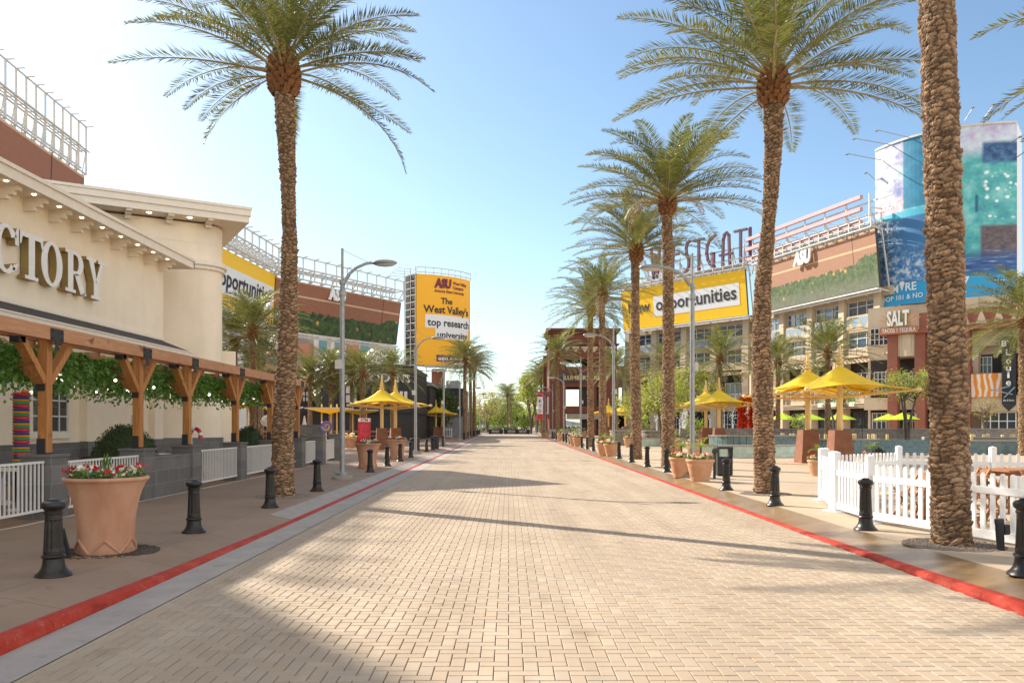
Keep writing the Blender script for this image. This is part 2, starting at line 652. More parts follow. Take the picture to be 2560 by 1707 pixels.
_src = _b.inputs['Base Color'].links[0].from_socket
_st = ramp(_nt, noise(_nt, coords(_nt, 'Object', (1, 1, .12)), 1.6, 5, .65), [(.45, (1, 1, 1)), (.8, (.95, .94, .92))])
_nt.links.new(mix(_nt, 1, _src, _st, 'MULTIPLY'), _b.inputs['Base Color'])
MT['trim'] = M('cream_trim', (.82, .72, .59), (.78, .68, .55), 5, .7, .1, 30)
MT['shingle'] = M_tile('dark_shingle', (.05, .045, .043), (.075, .068, .064), (.025, .022, .022), .5, .05, .01, .8)
MT['stone'] = M_tile('grey_stone_tile', (.125, .115, .107), (.17, .158, .148), (.21, .2, .19), .62, .31, .008, .6)
MT['fence'] = M('cream_steel', (.70, .66, .62), (.64, .6, .56), 6, .5)
MT['white'] = M('white_vinyl', (.80, .79, .77), (.76, .75, .72), 6, .45)
MT['plate'] = M('dark_plate', (.03, .03, .033), (.045, .045, .05), 20, .5, .1, 60, .4)
MT['wood'] = mat_wood('cedar_post', (.50, .22, .06), (.36, .135, .032), 2)
MT['beam'] = mat_wood('cedar_beam', (.52, .27, .14), (.42, .19, .085), 1)
MT['wood2'] = mat_wood('brown_chair_wood', (.40, .18, .07), (.3, .12, .045), 2)
MT['galv'] = M('grey_painted_steel', (.34, .335, .325), (.27, .268, .262), 5, .45, 0, 30, .55)
MT['steelw'] = M('white_steel', (.62, .60, .56), (.55, .53, .49), 3, .55)
MT['lens'] = M('lamp_lens', (.55, .53, .48), (.5, .48, .42), 3, .3)
MT['yellow'] = M_leaf('yellow_canopy', [(.90, .68, .02), (.88, .65, .018)], .35, .5, (1.0, .95, .6))
MT['ypost'] = M('cream_yellow_steel', (.72, .50, .20), (.68, .46, .17), 4, .5)
MT['corten'] = M('rust_red_stone', (.23, .085, .035), (.17, .06, .025), 3, .7, .15, 20)
MT['gold'] = M('ad_yellow', (.92, .44, .002), (.91, .43, .002), .4, .5)
MT['gold2'] = M('ad_yellow_light', (.94, .56, .003), (.93, .55, .003), .4, .5)
MT['adwhite'] = M('ad_white', (.78, .78, .78), (.76, .76, .76), 1, .5)
MT['ink'] = M('ad_charcoal', (.03, .028, .028), (.035, .03, .03), 1, .6)
MT['maroon'] = M('ad_maroon', (.17, .008, .04), (.16, .008, .036), 1, .5)
MT['purple'] = M('plum_letters', (.115, .035, .065), (.135, .045, .08), 2, .55)
MT['pinkbar'] = M('faded_pink_steel', (.55, .29, .29), (.5, .26, .27), 2, .6)
MT['black'] = M('black_paint', (.012, .012, .013), (.02, .02, .021), 2, .6)
MT['blackwall'] = M('black_facade', (.022, .021, .021), (.034, .032, .031), .7, .7, .1, 30)
MT['dark'] = M('dark_interior', (.025, .02, .018), (.04, .032, .03), 1, .9)
MT['beige'] = M('beige_precast', (.47, .365, .245), (.42, .325, .215), .7, .85, .1, 20)
MT['beige2'] = M('pale_precast', (.55, .45, .32), (.5, .405, .285), .7, .85, .1, 20)
MT['redbrick'] = M('red_brown_stucco', (.165, .052, .03), (.135, .042, .025), .6, .85, .12, 20)
MT['redcol'] = M('red_brown_column', (.27, .095, .06), (.23, .08, .048), .6, .85, .12, 20)
MT['bluepanel'] = M('blue_grey_panel', (.21, .29, .36), (.18, .26, .33), .8, .5)
MT['glass'] = M_glass('window_glass', (.03, .045, .06))
MT['glassb'] = M_glass('blue_window_glass', (.05, .10, .16), .04)
MT['teal'] = M_glass('teal_window_glass', (.03, .17, .21), .12)
MT['frame'] = M('window_frame', (.62, .6, .56), (.58, .56, .52), 3, .5)
MT['darkframe'] = M('dark_window_frame', (.05, .045, .04), (.04, .036, .032), 3, .6)
MT['hwhite'] = M('pale_hotel_wall', (.66, .61, .55), (.61, .565, .5), .5, .85)
MT['salmon'] = M('salmon_wall', (.46, .20, .12), (.41, .175, .105), .5, .85)
MT['btile'] = M_tile('blue_glass_tile', (.08, .14, .16), (.14, .21, .21), (.12, .14, .13), .1, .1, .006, .3, offset=0, var=.7)
MT['gtile'] = M_tile('green_glazed_tile', (.42, .54, .43), (.52, .61, .50), (.42, .44, .38), .42, .21, .01, .35, var=.6)
MT['rubble'] = M_tile('rough_stone', (.22, .18, .14), (.31, .26, .21), (.16, .13, .1), .4, .16, .015, .8, var=.8)
MT['cap'] = M('stone_coping', (.33, .29, .24), (.28, .24, .2), 3, .7)
MT['water'] = M_glass('pool_water', (.045, .06, .045), .08)
MT['jet'] = M('falling_water', (.85, .87, .88), (.8, .82, .84), 5, .2)
MT['atm'] = M('red_kiosk', (.56, .012, .02), (.48, .01, .02), 2, .35)
MT['atmface'] = M('red_kiosk_screen', (.66, .05, .08), (.5, .02, .05), 3, .25)
MT['lime'] = M('lime_canvas', (.42, .56, .01), (.38, .52, .01), 2, .7)
MT['cgreen'] = M('candy_green', (.02, .28, .11), (.03, .32, .13), 6, .3)
MT['cred'] = M('candy_red', (.48, .012, .03), (.52, .02, .05), 6, .3)
MT['cblue'] = M('candy_blue', (.015, .06, .27), (.02, .08, .3), 6, .3)
MT['corange'] = M('candy_orange', (.62, .24, .008), (.66, .28, .02), 6, .3)
MT['cpurple'] = M('candy_purple', (.13, .03, .18), (.15, .04, .2), 6, .3)
MT['cwhite'] = M('candy_white', (.75, .72, .68), (.7, .68, .64), 6, .3)
MT['orangeflower'] = M_leaf('orange_blossom', [(.75, .12, .01), (.8, .22, .015), (.7, .05, .01), (.8, .34, .05)], .2)
MT['redflower'] = M_leaf('red_blossom', [(.55, .01, .005), (.65, .04, .005), (.7, .1, .01), (.4, .005, .01)], .2)
MT['downlight'] = M('lit_downlight', (.9, .85, .75), None, 3, .3)
_b = MT['downlight'].node_tree.nodes['Principled BSDF']
_b.inputs['Emission Color'].default_value = (1, .83, .58, 1)
_b.inputs['Emission Strength'].default_value = 8
MT['bulb'] = M('glass_bulb', (.8, .78, .72), (.76, .74, .68), 3, .2)
_b = MT['bulb'].node_tree.nodes['Principled BSDF']
_b.inputs['Emission Color'].default_value = (1, .9, .75, 1)
_b.inputs['Emission Strength'].default_value = 1.5
MT['gold_bulb'] = M('amber_bulb', (.75, .5, .18), (.7, .45, .15), 3, .25)
MT['brass'] = M('letter_side_gold', (.36, .25, .09), (.31, .21, .075), 3, .5, 0, 30, .3)
MT['bone'] = M('letter_face_cream', (.84, .81, .76), (.76, .72, .66), 9, .4)
MT['hill'] = M('pale_hill', (.36, .40, .46), (.33, .37, .43), .02, 1)  # distance haze painted into the pale blue grey
MT['purplewall'] = M('purple_storefront', (.16, .06, .14), (.12, .045, .11), 1, .7)

# =================================================================== SETTING: ground
mb = MB(); mb.add([(-2500, -300, -.2), (2500, -300, -.2), (2500, 4500, -.2), (-2500, 4500, -.2)], [(0, 1, 2, 3)])
tag(mb.build('ground', MT['earth']), kind='structure')


def strip(name, mat, xs, ys, zf):
    mb = MB()
    for Y in ys:
        for x in xs:
            mb.v.append((x, Y, zf(x, Y)))
    k = len(xs)
    for i in range(len(ys) - 1):
        for j in range(k - 1):
            a = i * k + j
            mb.f.append((a, a + 1, a + k + 1, a + k)); mb.m.append(0)
    return tag(mb.build(name, mat), kind='structure')


YS = [-8, 0, 4, 5.5, 6.2, 7, 8, 9.1, 10, 11.2, 12, 13, 14, 15.5, 20, 40, 70, 100, 150]
XL, XR, XG = -3.87, 4.76, -3.40          # kerb faces, gutter edge


def pave_z(x, Y):
    """pavement: rises from the kerb top to its full level within about half a metre"""
    d = (XL - .16 - x) if x < 0 else (x - XR - .16)
    f = min(1, max(0, d / .5))
    return kerb_top(Y) + .002 + (kerb_h(Y) - kerb_top(Y)) * f


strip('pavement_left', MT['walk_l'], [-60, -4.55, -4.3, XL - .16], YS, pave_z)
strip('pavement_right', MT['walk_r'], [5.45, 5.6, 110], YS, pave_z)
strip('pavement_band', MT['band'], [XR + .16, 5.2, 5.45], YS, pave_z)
strip('gutter', MT['gutter'], [XL, XG], [-8, 150], lambda x, y: RZ + .004)
strip('side_road', MT['asphalt'], [-140, 140], [150, 168], lambda x, y: RZ - .01)
strip('far_pavement', MT['walk_r'], [-140, 140], [168, 172], lambda x, y: .0)
# light concrete ramp strip beside the flush part of the left kerb
strip('ramp_strip', MT['gutter'], [-4.45, -4.3, XL - .16], [14.8, 20, 60, 150], lambda x, y: pave_z(x, y) + .004)


def kerb(name, x, s):
    """s=+1: pavement lies on the +x side"""
    mb = MB()
    ys = []
    y = 2.0
    while y < 15:
        ys.append(y); y += .3
    ys += [16, 20, 30, 60, 100, 150]
    n = 0
    for i, Y in enumerate(ys):
        t = kerb_top(Y)
        h = t - RZ
        w = U(-.004, .004) if Y < 14 else 0
        jt = (i % 8 == 0 and Y < 14)
        prof = [(x, RZ - .02), (x + s * .006 + w * s, RZ + h * .2), (x + s * .03 + w * s, RZ + h * .8), (x + s * .055, t + .004), (x + s * .155, t + .006), (x + s * .165, t - .03)]
        if jt:
            for dy, sink in ((-.004, 0), (-.003, .012), (.003, .012), (.004, 0)):
                for (a, z) in prof:
                    mb.v.append((a + s * sink, Y + dy, z - sink))
                n += 1
        else:
            for (a, z) in prof:
                mb.v.append((a, Y, z))
            n += 1
    k = 6
    for i in range(n - 1):
        for j in range(k - 1):
            a = i * k + j
            q = (a, a + 1, a + k + 1, a + k)
            mb.f.append(q[::-1] if s > 0 else q); mb.m.append(0)
    return tag(mb.build(name, MT['red']), kind='structure')


kerb('kerb_left', XL, -1)
kerb('kerb_right', XR, 1)
mb = MB()
mb.add([(XG, -8, RZ - .017), (XR, -8, RZ - .017), (XR, 150, RZ - .017), (XG, 150, RZ - .017)], [(0, 1, 2, 3)])
tag(mb.build('road_bed', MT['joint']), kind='structure')


def pavers():
    u = .1077
    x0, x1, y0, y1 = XG, XR, 3.9, 80.0
    nx0, nx1 = int(x0 / u) - 2, int(x1 / u) + 2
    ny0, ny1 = int(y0 / u), int(y1 / u)
    I, J = np.meshgrid(np.arange(nx0, nx1), np.arange(ny0, ny1), indexing='ij')
    k = (I + J) % 4
    rng = np.random.default_rng(5)
    rects = []
    for kk, w, h in ((0, 2, 1), (2, 1, 2)):
        sel = k == kk
        i, j = I[sel], J[sel]
        r = np.stack([i * u, (i + w) * u, j * u, (j + h) * u], 1)
        rects.append(r)
    r = np.concatenate(rects)
    r[:, 0] = np.clip(r[:, 0], x0, x1); r[:, 1] = np.clip(r[:, 1], x0, x1)
    r = r[(r[:, 1] - r[:, 0]) > .03]
    n = len(r)
    g = .0027
    bv = .0045
    xa, xb, ya, yb = r[:, 0] + g, r[:, 1] - g, r[:, 2] + g, r[:, 3] - g
    z = rng.normal(0, .0006, n)
    tx, ty = rng.normal(0, .0035, n), rng.normal(0, .0035, n)
    V = np.zeros((n, 12, 3))
    cx, cy = (xa + xb) / 2, (ya + yb) / 2
    for c, (a, b, top) in enumerate([(xa, ya, 0), (xb, ya, 0), (xb, yb, 0), (xa, yb, 0),
                                     (xa + bv, ya + bv, 1), (xb - bv, ya + bv, 1), (xb - bv, yb - bv, 1), (xa + bv, yb - bv, 1),
                                     (xa, ya, 2), (xb, ya, 2), (xb, yb, 2), (xa, yb, 2)]):
        V[:, c, 0] = a; V[:, c, 1] = b
        V[:, c, 2] = RZ + (z - .03 if top == 2 else (z if top else z - .0045) + (a - cx) * tx + (b - cy) * ty)
    base = np.array([[4, 5, 6, 7], [0, 1, 5, 4], [1, 2, 6, 5], [2, 3, 7, 6], [3, 0, 4, 7], [8, 9, 1, 0], [9, 10, 2, 1], [10, 11, 3, 2], [11, 8, 0, 3]])
    Fc = (base[None] + (np.arange(n) * 12)[:, None, None]).reshape(-1)
    me = bpy.data.meshes.new('paved_road')
    me.vertices.add(n * 12); me.vertices.foreach_set('co', V.reshape(-1))
    nf = n * 9
    me.loops.add(nf * 4); me.loops.foreach_set('vertex_index', Fc)
    me.polygons.add(nf); me.polygons.foreach_set('loop_start', np.arange(nf) * 4)
    me.polygons.foreach_set('use_smooth', np.zeros(nf, dtype=bool))
    me.update(calc_edges=True)
    me.materials.append(MT['paver'])
    o = bpy.data.objects.new('paved_road', me)
    COL.objects.link(o)
    tag(o, kind='structure')


pavers()
mb = MB(); mb.add([(XG, 80, RZ - .001), (XR, 80, RZ - .001), (XR, 150, RZ - .001), (XG, 150, RZ - .001)], [(0, 1, 2, 3)])
tag(mb.build('paved_road_far', MT['paver']), kind='structure')
# distant hills
mb = MB()
pts = []
for i in range(41):
    x = -900 + i * 60
    pts.append((x, 3600 + 200 * math.sin(i), max(8, 42 + 34 * math.sin(i * .55) + 18 * math.sin(i * 1.7))))
vs = [(p[0], p[1], -5) for p in pts] + pts + [(p[0], p[1] + 500, -5) for p in pts]
fs = []
n = len(pts)
for i in range(n - 1):
    fs += [(i, i + 1, n + i + 1, n + i), (n + i, n + i + 1, 2 * n + i + 1, 2 * n + i)]
mb.add(vs, fs)
tag(mb.build('hills', MT['hill']), kind='structure')

# =================================================================== LEFT RESTAURANT BUILDING
WX = -12.8                      # street facade plane
bld = thing('restaurant_building', 'cream stucco restaurant with big raised CTORY letters, bracketed eaves and round-cornered tower, left foreground', 'building', (-16, 24, 0))
mb = MB()
mb.box(-30, WX, -2, 29.5, 0.0, 7.62)
for y0, y1 in ((23.75, 24.15), (28.3, 28.75)):
    mb.box(WX, WX + .22, y0, y1, 1.17, 3.6)
mb.build('wall', MT['stucco'], bld, True)
mb = MB()
mb.box(WX + .003, WX + .06, -2, 29.5, 0.0, 1.15)
mb.box(WX + .06, WX + .28, 23.7, 24.2, 0, 1.15)
mb.box(WX + .06, WX + .28, 28.25, 28.8, 0, 1.15)
mb.build('stone_base', MT['stone'], bld, True)
# tower: rotated square block with one rounded corner
td = Vector((.86, .51, 0)).normalized()
tn = Vector((td.y, -td.x, 0))
Cn = Vector((-11.0, 34.0, 0))
ov = .95
wc = Cn - td * ov * .85 - tn * ov          # wall corner
rad = 1.1


def rounded(o, grow, n=10, L=16, D=6):
    """plan outline of the tower grown by grow; rounded at the street corner"""
    c = o + td * grow + tn * grow
    r = rad + grow
    cc = c - td * r - tn * r
    pts = []
    for i in range(n + 1):
        a = math.pi / 2 * i / n
        p = cc + tn * (r * math.cos(a)) + td * (r * math.sin(a))
        pts.append((p.x, p.y))
    e1 = c - tn * D
    e2 = c - td * L - tn * D
    e3 = c - td * L
    return pts + [(e1.x, e1.y), (e2.x, e2.y), (e3.x, e3.y)]


BEFORE = set(c.name for c in bld.children)
mb = MB(); mb.prism(rounded(wc, 0), 0, 10.2); mb.build('tower', MT['stucco'], bld, True, smooth=30)
mb = MB(); mb.prism(rounded(wc, .05), 0, 1.12); mb.build('tower_stone_base', MT['stone'], bld, True, smooth=30)
mb = MB()
mb.prism(rounded(wc, .10), 8.30, 8.46); mb.prism(rounded(wc, .20), 8.46, 8.62); mb.prism(rounded(wc, .14), 8.62, 8.68)
mb.prism(rounded(wc, .012), 9.38, 9.42)
mb.build('tower_cornice', MT['trim'], bld, True, smooth=30)
e = [Cn, Cn - td * 18, Cn - td * 18 - tn * 8, Cn - tn * 8]


def inset(k):
    a, b = td * k, tn * k
    return [(p.x, p.y) for p in (e[0] - a - b, e[1] + a - b, e[2] + a + b, e[3] - a + b)]


mb = MB()
mb.prism(inset(.06), 10.28, 10.56)
mb.prism(inset(0), 10.56, 10.82)
mb.prism(inset(-.04), 10.82, 10.93)
mb.build('tower_eave', MT['trim'], bld, True)
for i in range(9):
    mb = MB()
    p = Cn - td * (1.6 + 1.55 * i)
    for k, (a, b, z) in enumerate(((.12, .42, 10.20), (.42, .68, 10.14), (.68, .98, 10.02))):
        c = p - tn * ((a + b) / 2)
        mb.obox((c.x, c.y, (z + 10.28) / 2), td * .11, tn * (b - a) / 2, (0, 0, (10.28 - z) / 2))
    mb.build('bracket', MT['trim'], bld, True)
for i in (0, 1, 3, 5):
    p = Cn - td * (2.4 + 1.55 * i) - tn * .4
    mb = MB(); mb.lathe([(.09, 0), (.09, .02)], 12, (p.x, p.y, 10.262)); mb.build('downlight', MT['downlight'], bld, True)
TOWER = set(c.name for c in bld.children) - BEFORE
# street eave with brackets and fascia
mb = MB()
mb.box(-30, -12.07, -2, 30.32, 7.62, 7.70)
mb.box(-12.07, -12.0, -2, 30.4, 7.60, 7.86)
mb.box(-12.07, -11.95, -2, 30.44, 7.86, 7.96)
mb.box(-30, -12.0, 30.33, 30.4, 7.60, 7.86)
mb.build('eave', MT['trim'], bld, True)
mb = MB()
mb.add([(-12.0, -2, 7.96), (-12.0, 30.42, 7.96), (-30, 30.42, 9.6), (-30, -2, 9.6)], [(0, 1, 2, 3)])
mb.build('roof', MT['shingle'], bld, True)
for i in range(14):
    y = 29.1 - 1.15 * i
    mb = MB()
    mb.box(WX, -12.50, y - .07, y + .07, 7.30, 7.62)
    mb.box(-12.50, -12.34, y - .07, y + .07, 7.40, 7.62)
    mb.box(-12.34, -12.2, y - .07, y + .07, 7.50, 7.62)
    mb.build('bracket', MT['trim'], bld, True)
    mb = MB(); mb.lathe([(.045, 0), (.045, .02)], 10, (-12.28, y - .45, 7.602)); mb.build('downlight', MT['downlight'], bld, True)
# pent roof over the terrace
mb = MB()
mb.add([(WX, -2, 4.76), (WX, 29.5, 4.76), (-11.98, 30.1, 4.40), (-11.98, -2, 4.40), (WX, 30.1, 4.40)], [(0, 3, 2, 1), (1, 2, 4)])
mb.build('awning_roof', MT['shingle'], bld, True)
mb = MB()
mb.box(-12.05, -11.98, -2, 30.1, 4.22, 4.385)
mb.box(WX - .3, -12.05, -2, 30.1, 4.22, 4.27)
mb.box(-11.99, -11.95, -2, 30.14, 4.36, 4.40)
mb.box(WX, WX + .05, -2, 29.5, 4.77, 4.9)
mb.build('awning_fascia', MT['trim'], bld, True)
# parapet stub to the right of the tower
mb = MB()
q = wc + td * .1 - tn * 3
mb.obox((q.x + .1, q.y, 2.5), td * .55, tn * 1.2, (0, 0, 2.5)); mb.build('tower_side_wall', MT['stucco'], bld, True)
mb = MB()
mb.lathe([(.03, 0), (.19, -.08), (.2, -.11), (.06, -.13)], 14, (wc.x + .35, wc.y + .3, 5.65)); mb.beam((wc.x - .1, wc.y + .25, 5.66), (wc.x + .35, wc.y + .3, 5.66), .04)
mb.build('tower_lamp', MT['galv'], bld, True)
# window
wf = MB()
y0, y1, z0, z1 = 21.15, 23.2, 1.28, 2.95
for (a, b, c, d) in ((y0, y1, z1 - .16, z1), (y0, y1, z0, z0 + .16), (y0, y0 + .16, z0 + .16, z1 - .16), (y1 - .16, y1, z0 + .16, z1 - .16)):
    wf.box(WX, WX + .07, a, b, c, d)
win = wf.build('window', MT['trim'], bld, True)
mb = MB()
mb.box(WX + .005, WX + .02, y0 + .16, y1 - .16, z0 + .16, z1 - .16)
k = MB()
for yy in (y0 + .16, y0 + .58, y0 + 1.0, y0 + 1.44, y1 - .2):
    k.box(WX + .02, WX + .045, yy, yy + .045, z0 + .16, z1 - .16)
for zz in (z0 + .16, z0 + .6, z0 + 1.04, z1 - .2):
    k.box(WX + .022, WX + .043, y0 + .16, y1 - .16, zz, zz + .045)
mb.build('pane', MT['glass'], bld, True)
k.build('glazing_bar', MT['frame'], bld, True)
mb = MB(); mb.box(WX, WX + .09, 27.0, 27.13, 1.75, 2.0); mb.build('switch_box', MT['frame'], bld, True)
for (y, z) in ((22.3, 2.98), (28.8, 2.95)):
    mb = MB(); mb.sphere((WX + .45, y, z), .2, 12, 8, (1, 1, .85)); mb.beam((WX, y, z + .1), (WX + .4, y, z + .1), .05)
    mb.build('loudspeaker', MT['black'], bld, True)


# raised serif letters
def letter(ch, w=.92, h=1.2, t=.24):
    """list of closed outlines / rings in letter space"""
    sf = .09
    def serif(cx, y, hw, up):
        return [(cx - hw, y), (cx + hw, y), (cx + hw, y + up * sf), (cx - hw, y + up * sf)]
    if ch == 'T':
        return [[(w / 2 - t / 2, sf), (w / 2 + t / 2, sf), (w / 2 + t / 2, h - .13), (w / 2 - t / 2, h - .13)],
                [(0, h), (w, h), (w, h - .13), (0, h - .13)][::-1],
                [(0, h - .13), (.1, h - .13), (.035, h - .34), (0, h - .34)][::-1], [(w - .1, h - .13), (w, h - .13), (w, h - .34), (w - .035, h - .34)][::-1],
                serif(w / 2, 0, .26, 1)]
    if ch == 'Y':
        return [[(w / 2 - t / 2, sf), (w / 2 + t / 2, sf), (w / 2 + t / 2, .5), (w / 2 - t / 2, .5)],
                [(w / 2 - t / 2, .5), (w / 2 + .03, .5), (.33, h - sf), (.08, h - sf)], [(w / 2 - .03, .5), (w / 2 + t / 2, .5), (w - .08, h - sf), (w - .24, h - sf)],
                serif(w / 2, 0, .25, 1), serif(.2, h, .24, -1)[::-1], serif(w - .16, h, .19, -1)[::-1]]
    if ch == 'R':
        out = [[(.12, sf), (.12 + t, sf), (.12 + t, h - sf), (.12, h - sf)], serif(.24, 0, .24, 1),
               [(0, h), (.5, h), (.5, h - .1), (0, h - .1)][::-1]]
        n = 12
        outer = [(.5 + .36 * math.sin(math.pi * i / n), .86 + .34 * math.cos(math.pi * i / n)) for i in range(n + 1)]
        inner = [(.5 + .13 * math.sin(math.pi * i / n), .86 + .23 * math.cos(math.pi * i / n)) for i in range(n + 1)]
        for i in range(n):
            out.append([outer[i], outer[i + 1], inner[i + 1], inner[i]][::-1])
        out.append([(.12 + t, .63), (.5, .63), (.5, .52), (.12 + t, .52)][::-1])
        out.append([(.42, .56), (.66, .56), (.95, .03), (.72, 0)][::-1])
        out.append([(.72, 0), (1.0, 0), (1.0, .07), (.93, .08)])
        return out
    if ch in 'OC':
        n = 40
        out = []
        rx, ry = w / 2, h / 2 + .02
        ix, iy = rx - .25, ry - .1
        for i in range(n):
            a0, a1 = 2 * math.pi * i / n, 2 * math.pi * (i + 1) / n
            if ch == 'C' and (a0 < R(36) or a1 > R(322)):
                continue
            q = [(rx + rx * math.cos(a0), h / 2 + ry * math.sin(a0)), (rx + rx * math.cos(a1), h / 2 + ry * math.sin(a1)),
                 (rx + ix * math.cos(a1), h / 2 + iy * math.sin(a1)), (rx + ix * math.cos(a0), h / 2 + iy * math.sin(a0))]
            out.append(q)
        if ch == 'C':
            out.append([(.78, .76), (.9, .76), (.9, h), (.84, h), (.76, .98)])
            out.append([(.66, .1), (.72, .25), (.9, .32), (.86, .22), (.8, .13)])
        return out


sg = MB()
fc = MB()
for ch, y in (('A', 18.2), ('C', 19.4), ('T', 20.45), ('O', 21.38), ('R', 22.55), ('Y', 23.72)):
    if ch == 'A':
        continue
    for poly in letter(ch):
        a = sum(poly[i][0] * poly[(i + 1) % len(poly)][1] - poly[(i + 1) % len(poly)][0] * poly[i][1] for i in range(len(poly)))
        if a < 0:
            poly = poly[::-1]
        sg.extrude(poly, (WX + .05, y, 5.47), (0, 1.1, 0), (0, 0, 1), (1, 0, 0), .19)
        fc.extrude(poly, (WX + .243, y, 5.47), (0, 1.1, 0), (0, 0, 1), (1, 0, 0), .012)
    so = sg.build('sign_letter', MT['brass'], bld, True)
    fo = fc.build('letter_face', MT['bone'], so)
    sg, fc = MB(), MB()
    fo.data.transform(Matrix.Translation(-Vector(bld.location)))

# the street wing stands a little farther out than first measured: scale it about the eye point
EYE = Vector((0, 0, H)) - Vector(bld.location)
done = set()
for c in list(bld.children):
    if c.name in TOWER or c.name.startswith('tower'):
        continue
    for q in [c] + list(c.children):
        if q.data.name in done:
            continue
        done.add(q.data.name)
        q.data.transform(Matrix.Translation(EYE) @ Matrix.Scale(1.07, 4) @ Matrix.Translation(-EYE))

# =================================================================== PERGOLA, PIERS, TERRACE FENCE
PX = -8.25
POSTS = [10.6, 14.15, 17.7, 20.4, 24.0, 27.5, 31.0]
pg = thing('timber_pergola', 'long cedar timber pergola with black metal brackets along the restaurant terrace', 'pergola', (PX, 20, 0))
mb = MB()
mb.box(PX + .1, PX + .22, 4, 31.45, 3.15, 3.40)
mb.build('beam', MT['beam'], pg, True, bevel=.008)
mb = MB()
mb.box(PX - .22, PX - .1, 4, 31.45, 3.15, 3.40)
mb.build('beam', MT['beam'], pg, True, bevel=.008)
for i, y in enumerate(POSTS):
    mb = MB()
    mb.box(PX - .075, PX + .095, y - .085, y + .085, 1.15, 3.36)
    mb.build('post', MT['wood'], pg, True, bevel=.006)
    for s in (-1, 1):
        mb = MB()
        mb.beam((PX, y + s * .08, 2.42), (PX, y + s * .78, 3.17), .16, .13)
        mb.build('brace', MT['wood'], pg, True, bevel=.005)
    mb = MB()
    mb.beam((PX - .08, y, 2.42), (PX - .8, y, 3.17), .16, .13)
    mb.build('brace', MT['wood'], pg, True, bevel=.005)
    mb = MB()
    mb.box(PX + .222, PX + .232, y - .2, y + .2, 3.14, 3.36)
    mb.box(PX + .222, PX + .23, y - .06, y + .06, 2.98, 3.14)
    for dy in (-.15, .15):
        for z in (3.19, 3.31):
            mb.sphere((PX + .234, y + dy, z), .022, 6, 4)
    mb.build('bracket_plate', MT['plate'], pg, True)
    mb = MB(); mb.box(PX - .085, PX + .06, y - .098, y - .08, 2.26, 2.5); mb.build('knee_plate', MT['plate'], pg, True)
    mb = MB(); mb.box(PX - .085, PX + .06, y - .10, y - .08, 1.15, 1.42); mb.box(PX - .085, PX + .1, y - .09, y + .09, 1.14, 1.17); mb.build('post_shoe', MT['plate'], pg, True)
    mb = MB(); mb.box(PX - .08, PX + .08, y - .87, y - .68, 3.05, 3.149); mb.build('brace_cap', MT['plate'], pg, True)
for k in range(24):
    y = 5.2 + k * 1.13
    mb = MB(); mb.box(-12.6, PX - .23, y - .04, y + .04, 3.02, 3.16); mb.build('rafter', MT['beam'], pg, True)
# vine hanging from the pergola
mb = MB()
for i in range(15000):
    y = U(8, 30.5)
    x = U(-12.3, PX - .3)
    th = .16 + .14 * math.sin(y * 1.7 + x) + .1 * math.sin(y * 4.1 - x * 2)
    z = 3.02 - abs(rnd.gauss(0, .17 + max(0, th)))
    if rnd.random() < .45:
        x = PX - .25 - abs(rnd.gauss(0, .5))
    z = max(z, 2.42 + .12 * math.sin(y * 2.3) + .06 * math.sin(y * 7))
    a, t = U(0, 6.28), U(-1.3, .1)
    d = Vector((math.cos(a) * math.cos(t), math.sin(a) * math.cos(t), math.sin(t)))
    sd = d.cross(Vector((U(-1, 1), U(-1, 1), U(-1, 1)))).normalized()
    mb.leaf(Vector((x, y, z)), d, sd, U(.08, .15), U(.05, .085))
for i in range(9000):
    y = U(8, 30.8)
    x = PX - .28 - abs(rnd.gauss(0, .35))
    z = 3.13 - abs(rnd.gauss(0, .26))
    z = max(z, 2.5 + .14 * math.sin(y * 2.1) + .07 * math.sin(y * 6.3))
    a, t = U(0, 6.28), U(-1.3, .1)
    d = Vector((math.cos(a) * math.cos(t), math.sin(a) * math.cos(t), math.sin(t)))
    sd = d.cross(Vector((U(-1, 1), U(-1, 1), U(-1, 1)))).normalized()
    mb.leaf(Vector((x, y, z)), d, sd, U(.08, .14), U(.05, .08))
vine = mb.build('climbing_vine', MT['vine'])
tag(vine, 'green leafy vine mat hanging under the timber pergola', 'vine')
lights = thing('string_lights', 'round white festoon bulbs hanging among the vine leaves', 'string lights', (-9.5, 20, 3.1))
wire = MB()
for j, x in enumerate((-8.7, -10.2, -11.6)):
    pts = []
    for i in range(60):
        y = 9 + i * .37
        pts.append((x + .25 * math.sin(i * .9 + j), y, 2.92 - .12 * abs(math.sin(i * .45 + j))))
    wire.path(pts, .006, 4)
    for i in range(1 + j, 60, 3):
        p = pts[i]
        mb = MB(); mb.sphere((p[0] + U(-.1, .1), p[1], p[2] - .12 - U(0, .25)), .036, 8, 6); mb.build('bulb', MT['bulb'], lights, True, smooth=True)
wire.build('wire', MT['black'], lights, True)

ORD = ['first', 'second', 'third', 'fourth', 'fifth', 'sixth', 'seventh', 'eighth', 'ninth', 'tenth', 'eleventh', 'twelfth', 'thirteenth',
       'fourteenth', 'fifteenth', 'sixteenth', 'seventeenth', 'eighteenth', 'nineteenth', 'twentieth']


def pier(x, y, h, label, w=.27, name='stone_pier'):
    t = thing(name, label, 'pier', (x, y, kerb_h(y)), 0, 'grey stone piers of the terrace')
    mb = MB(); mb.box(-w, w, -w, w, 0, h - .05); mb.build('shaft', MT['stone'], t)
    mb = MB(); mb.box(-w - .03, w + .03, -w - .03, w + .03, h - .05, h); mb.build('coping', MT['stone'], t, bevel=.006)
    return t


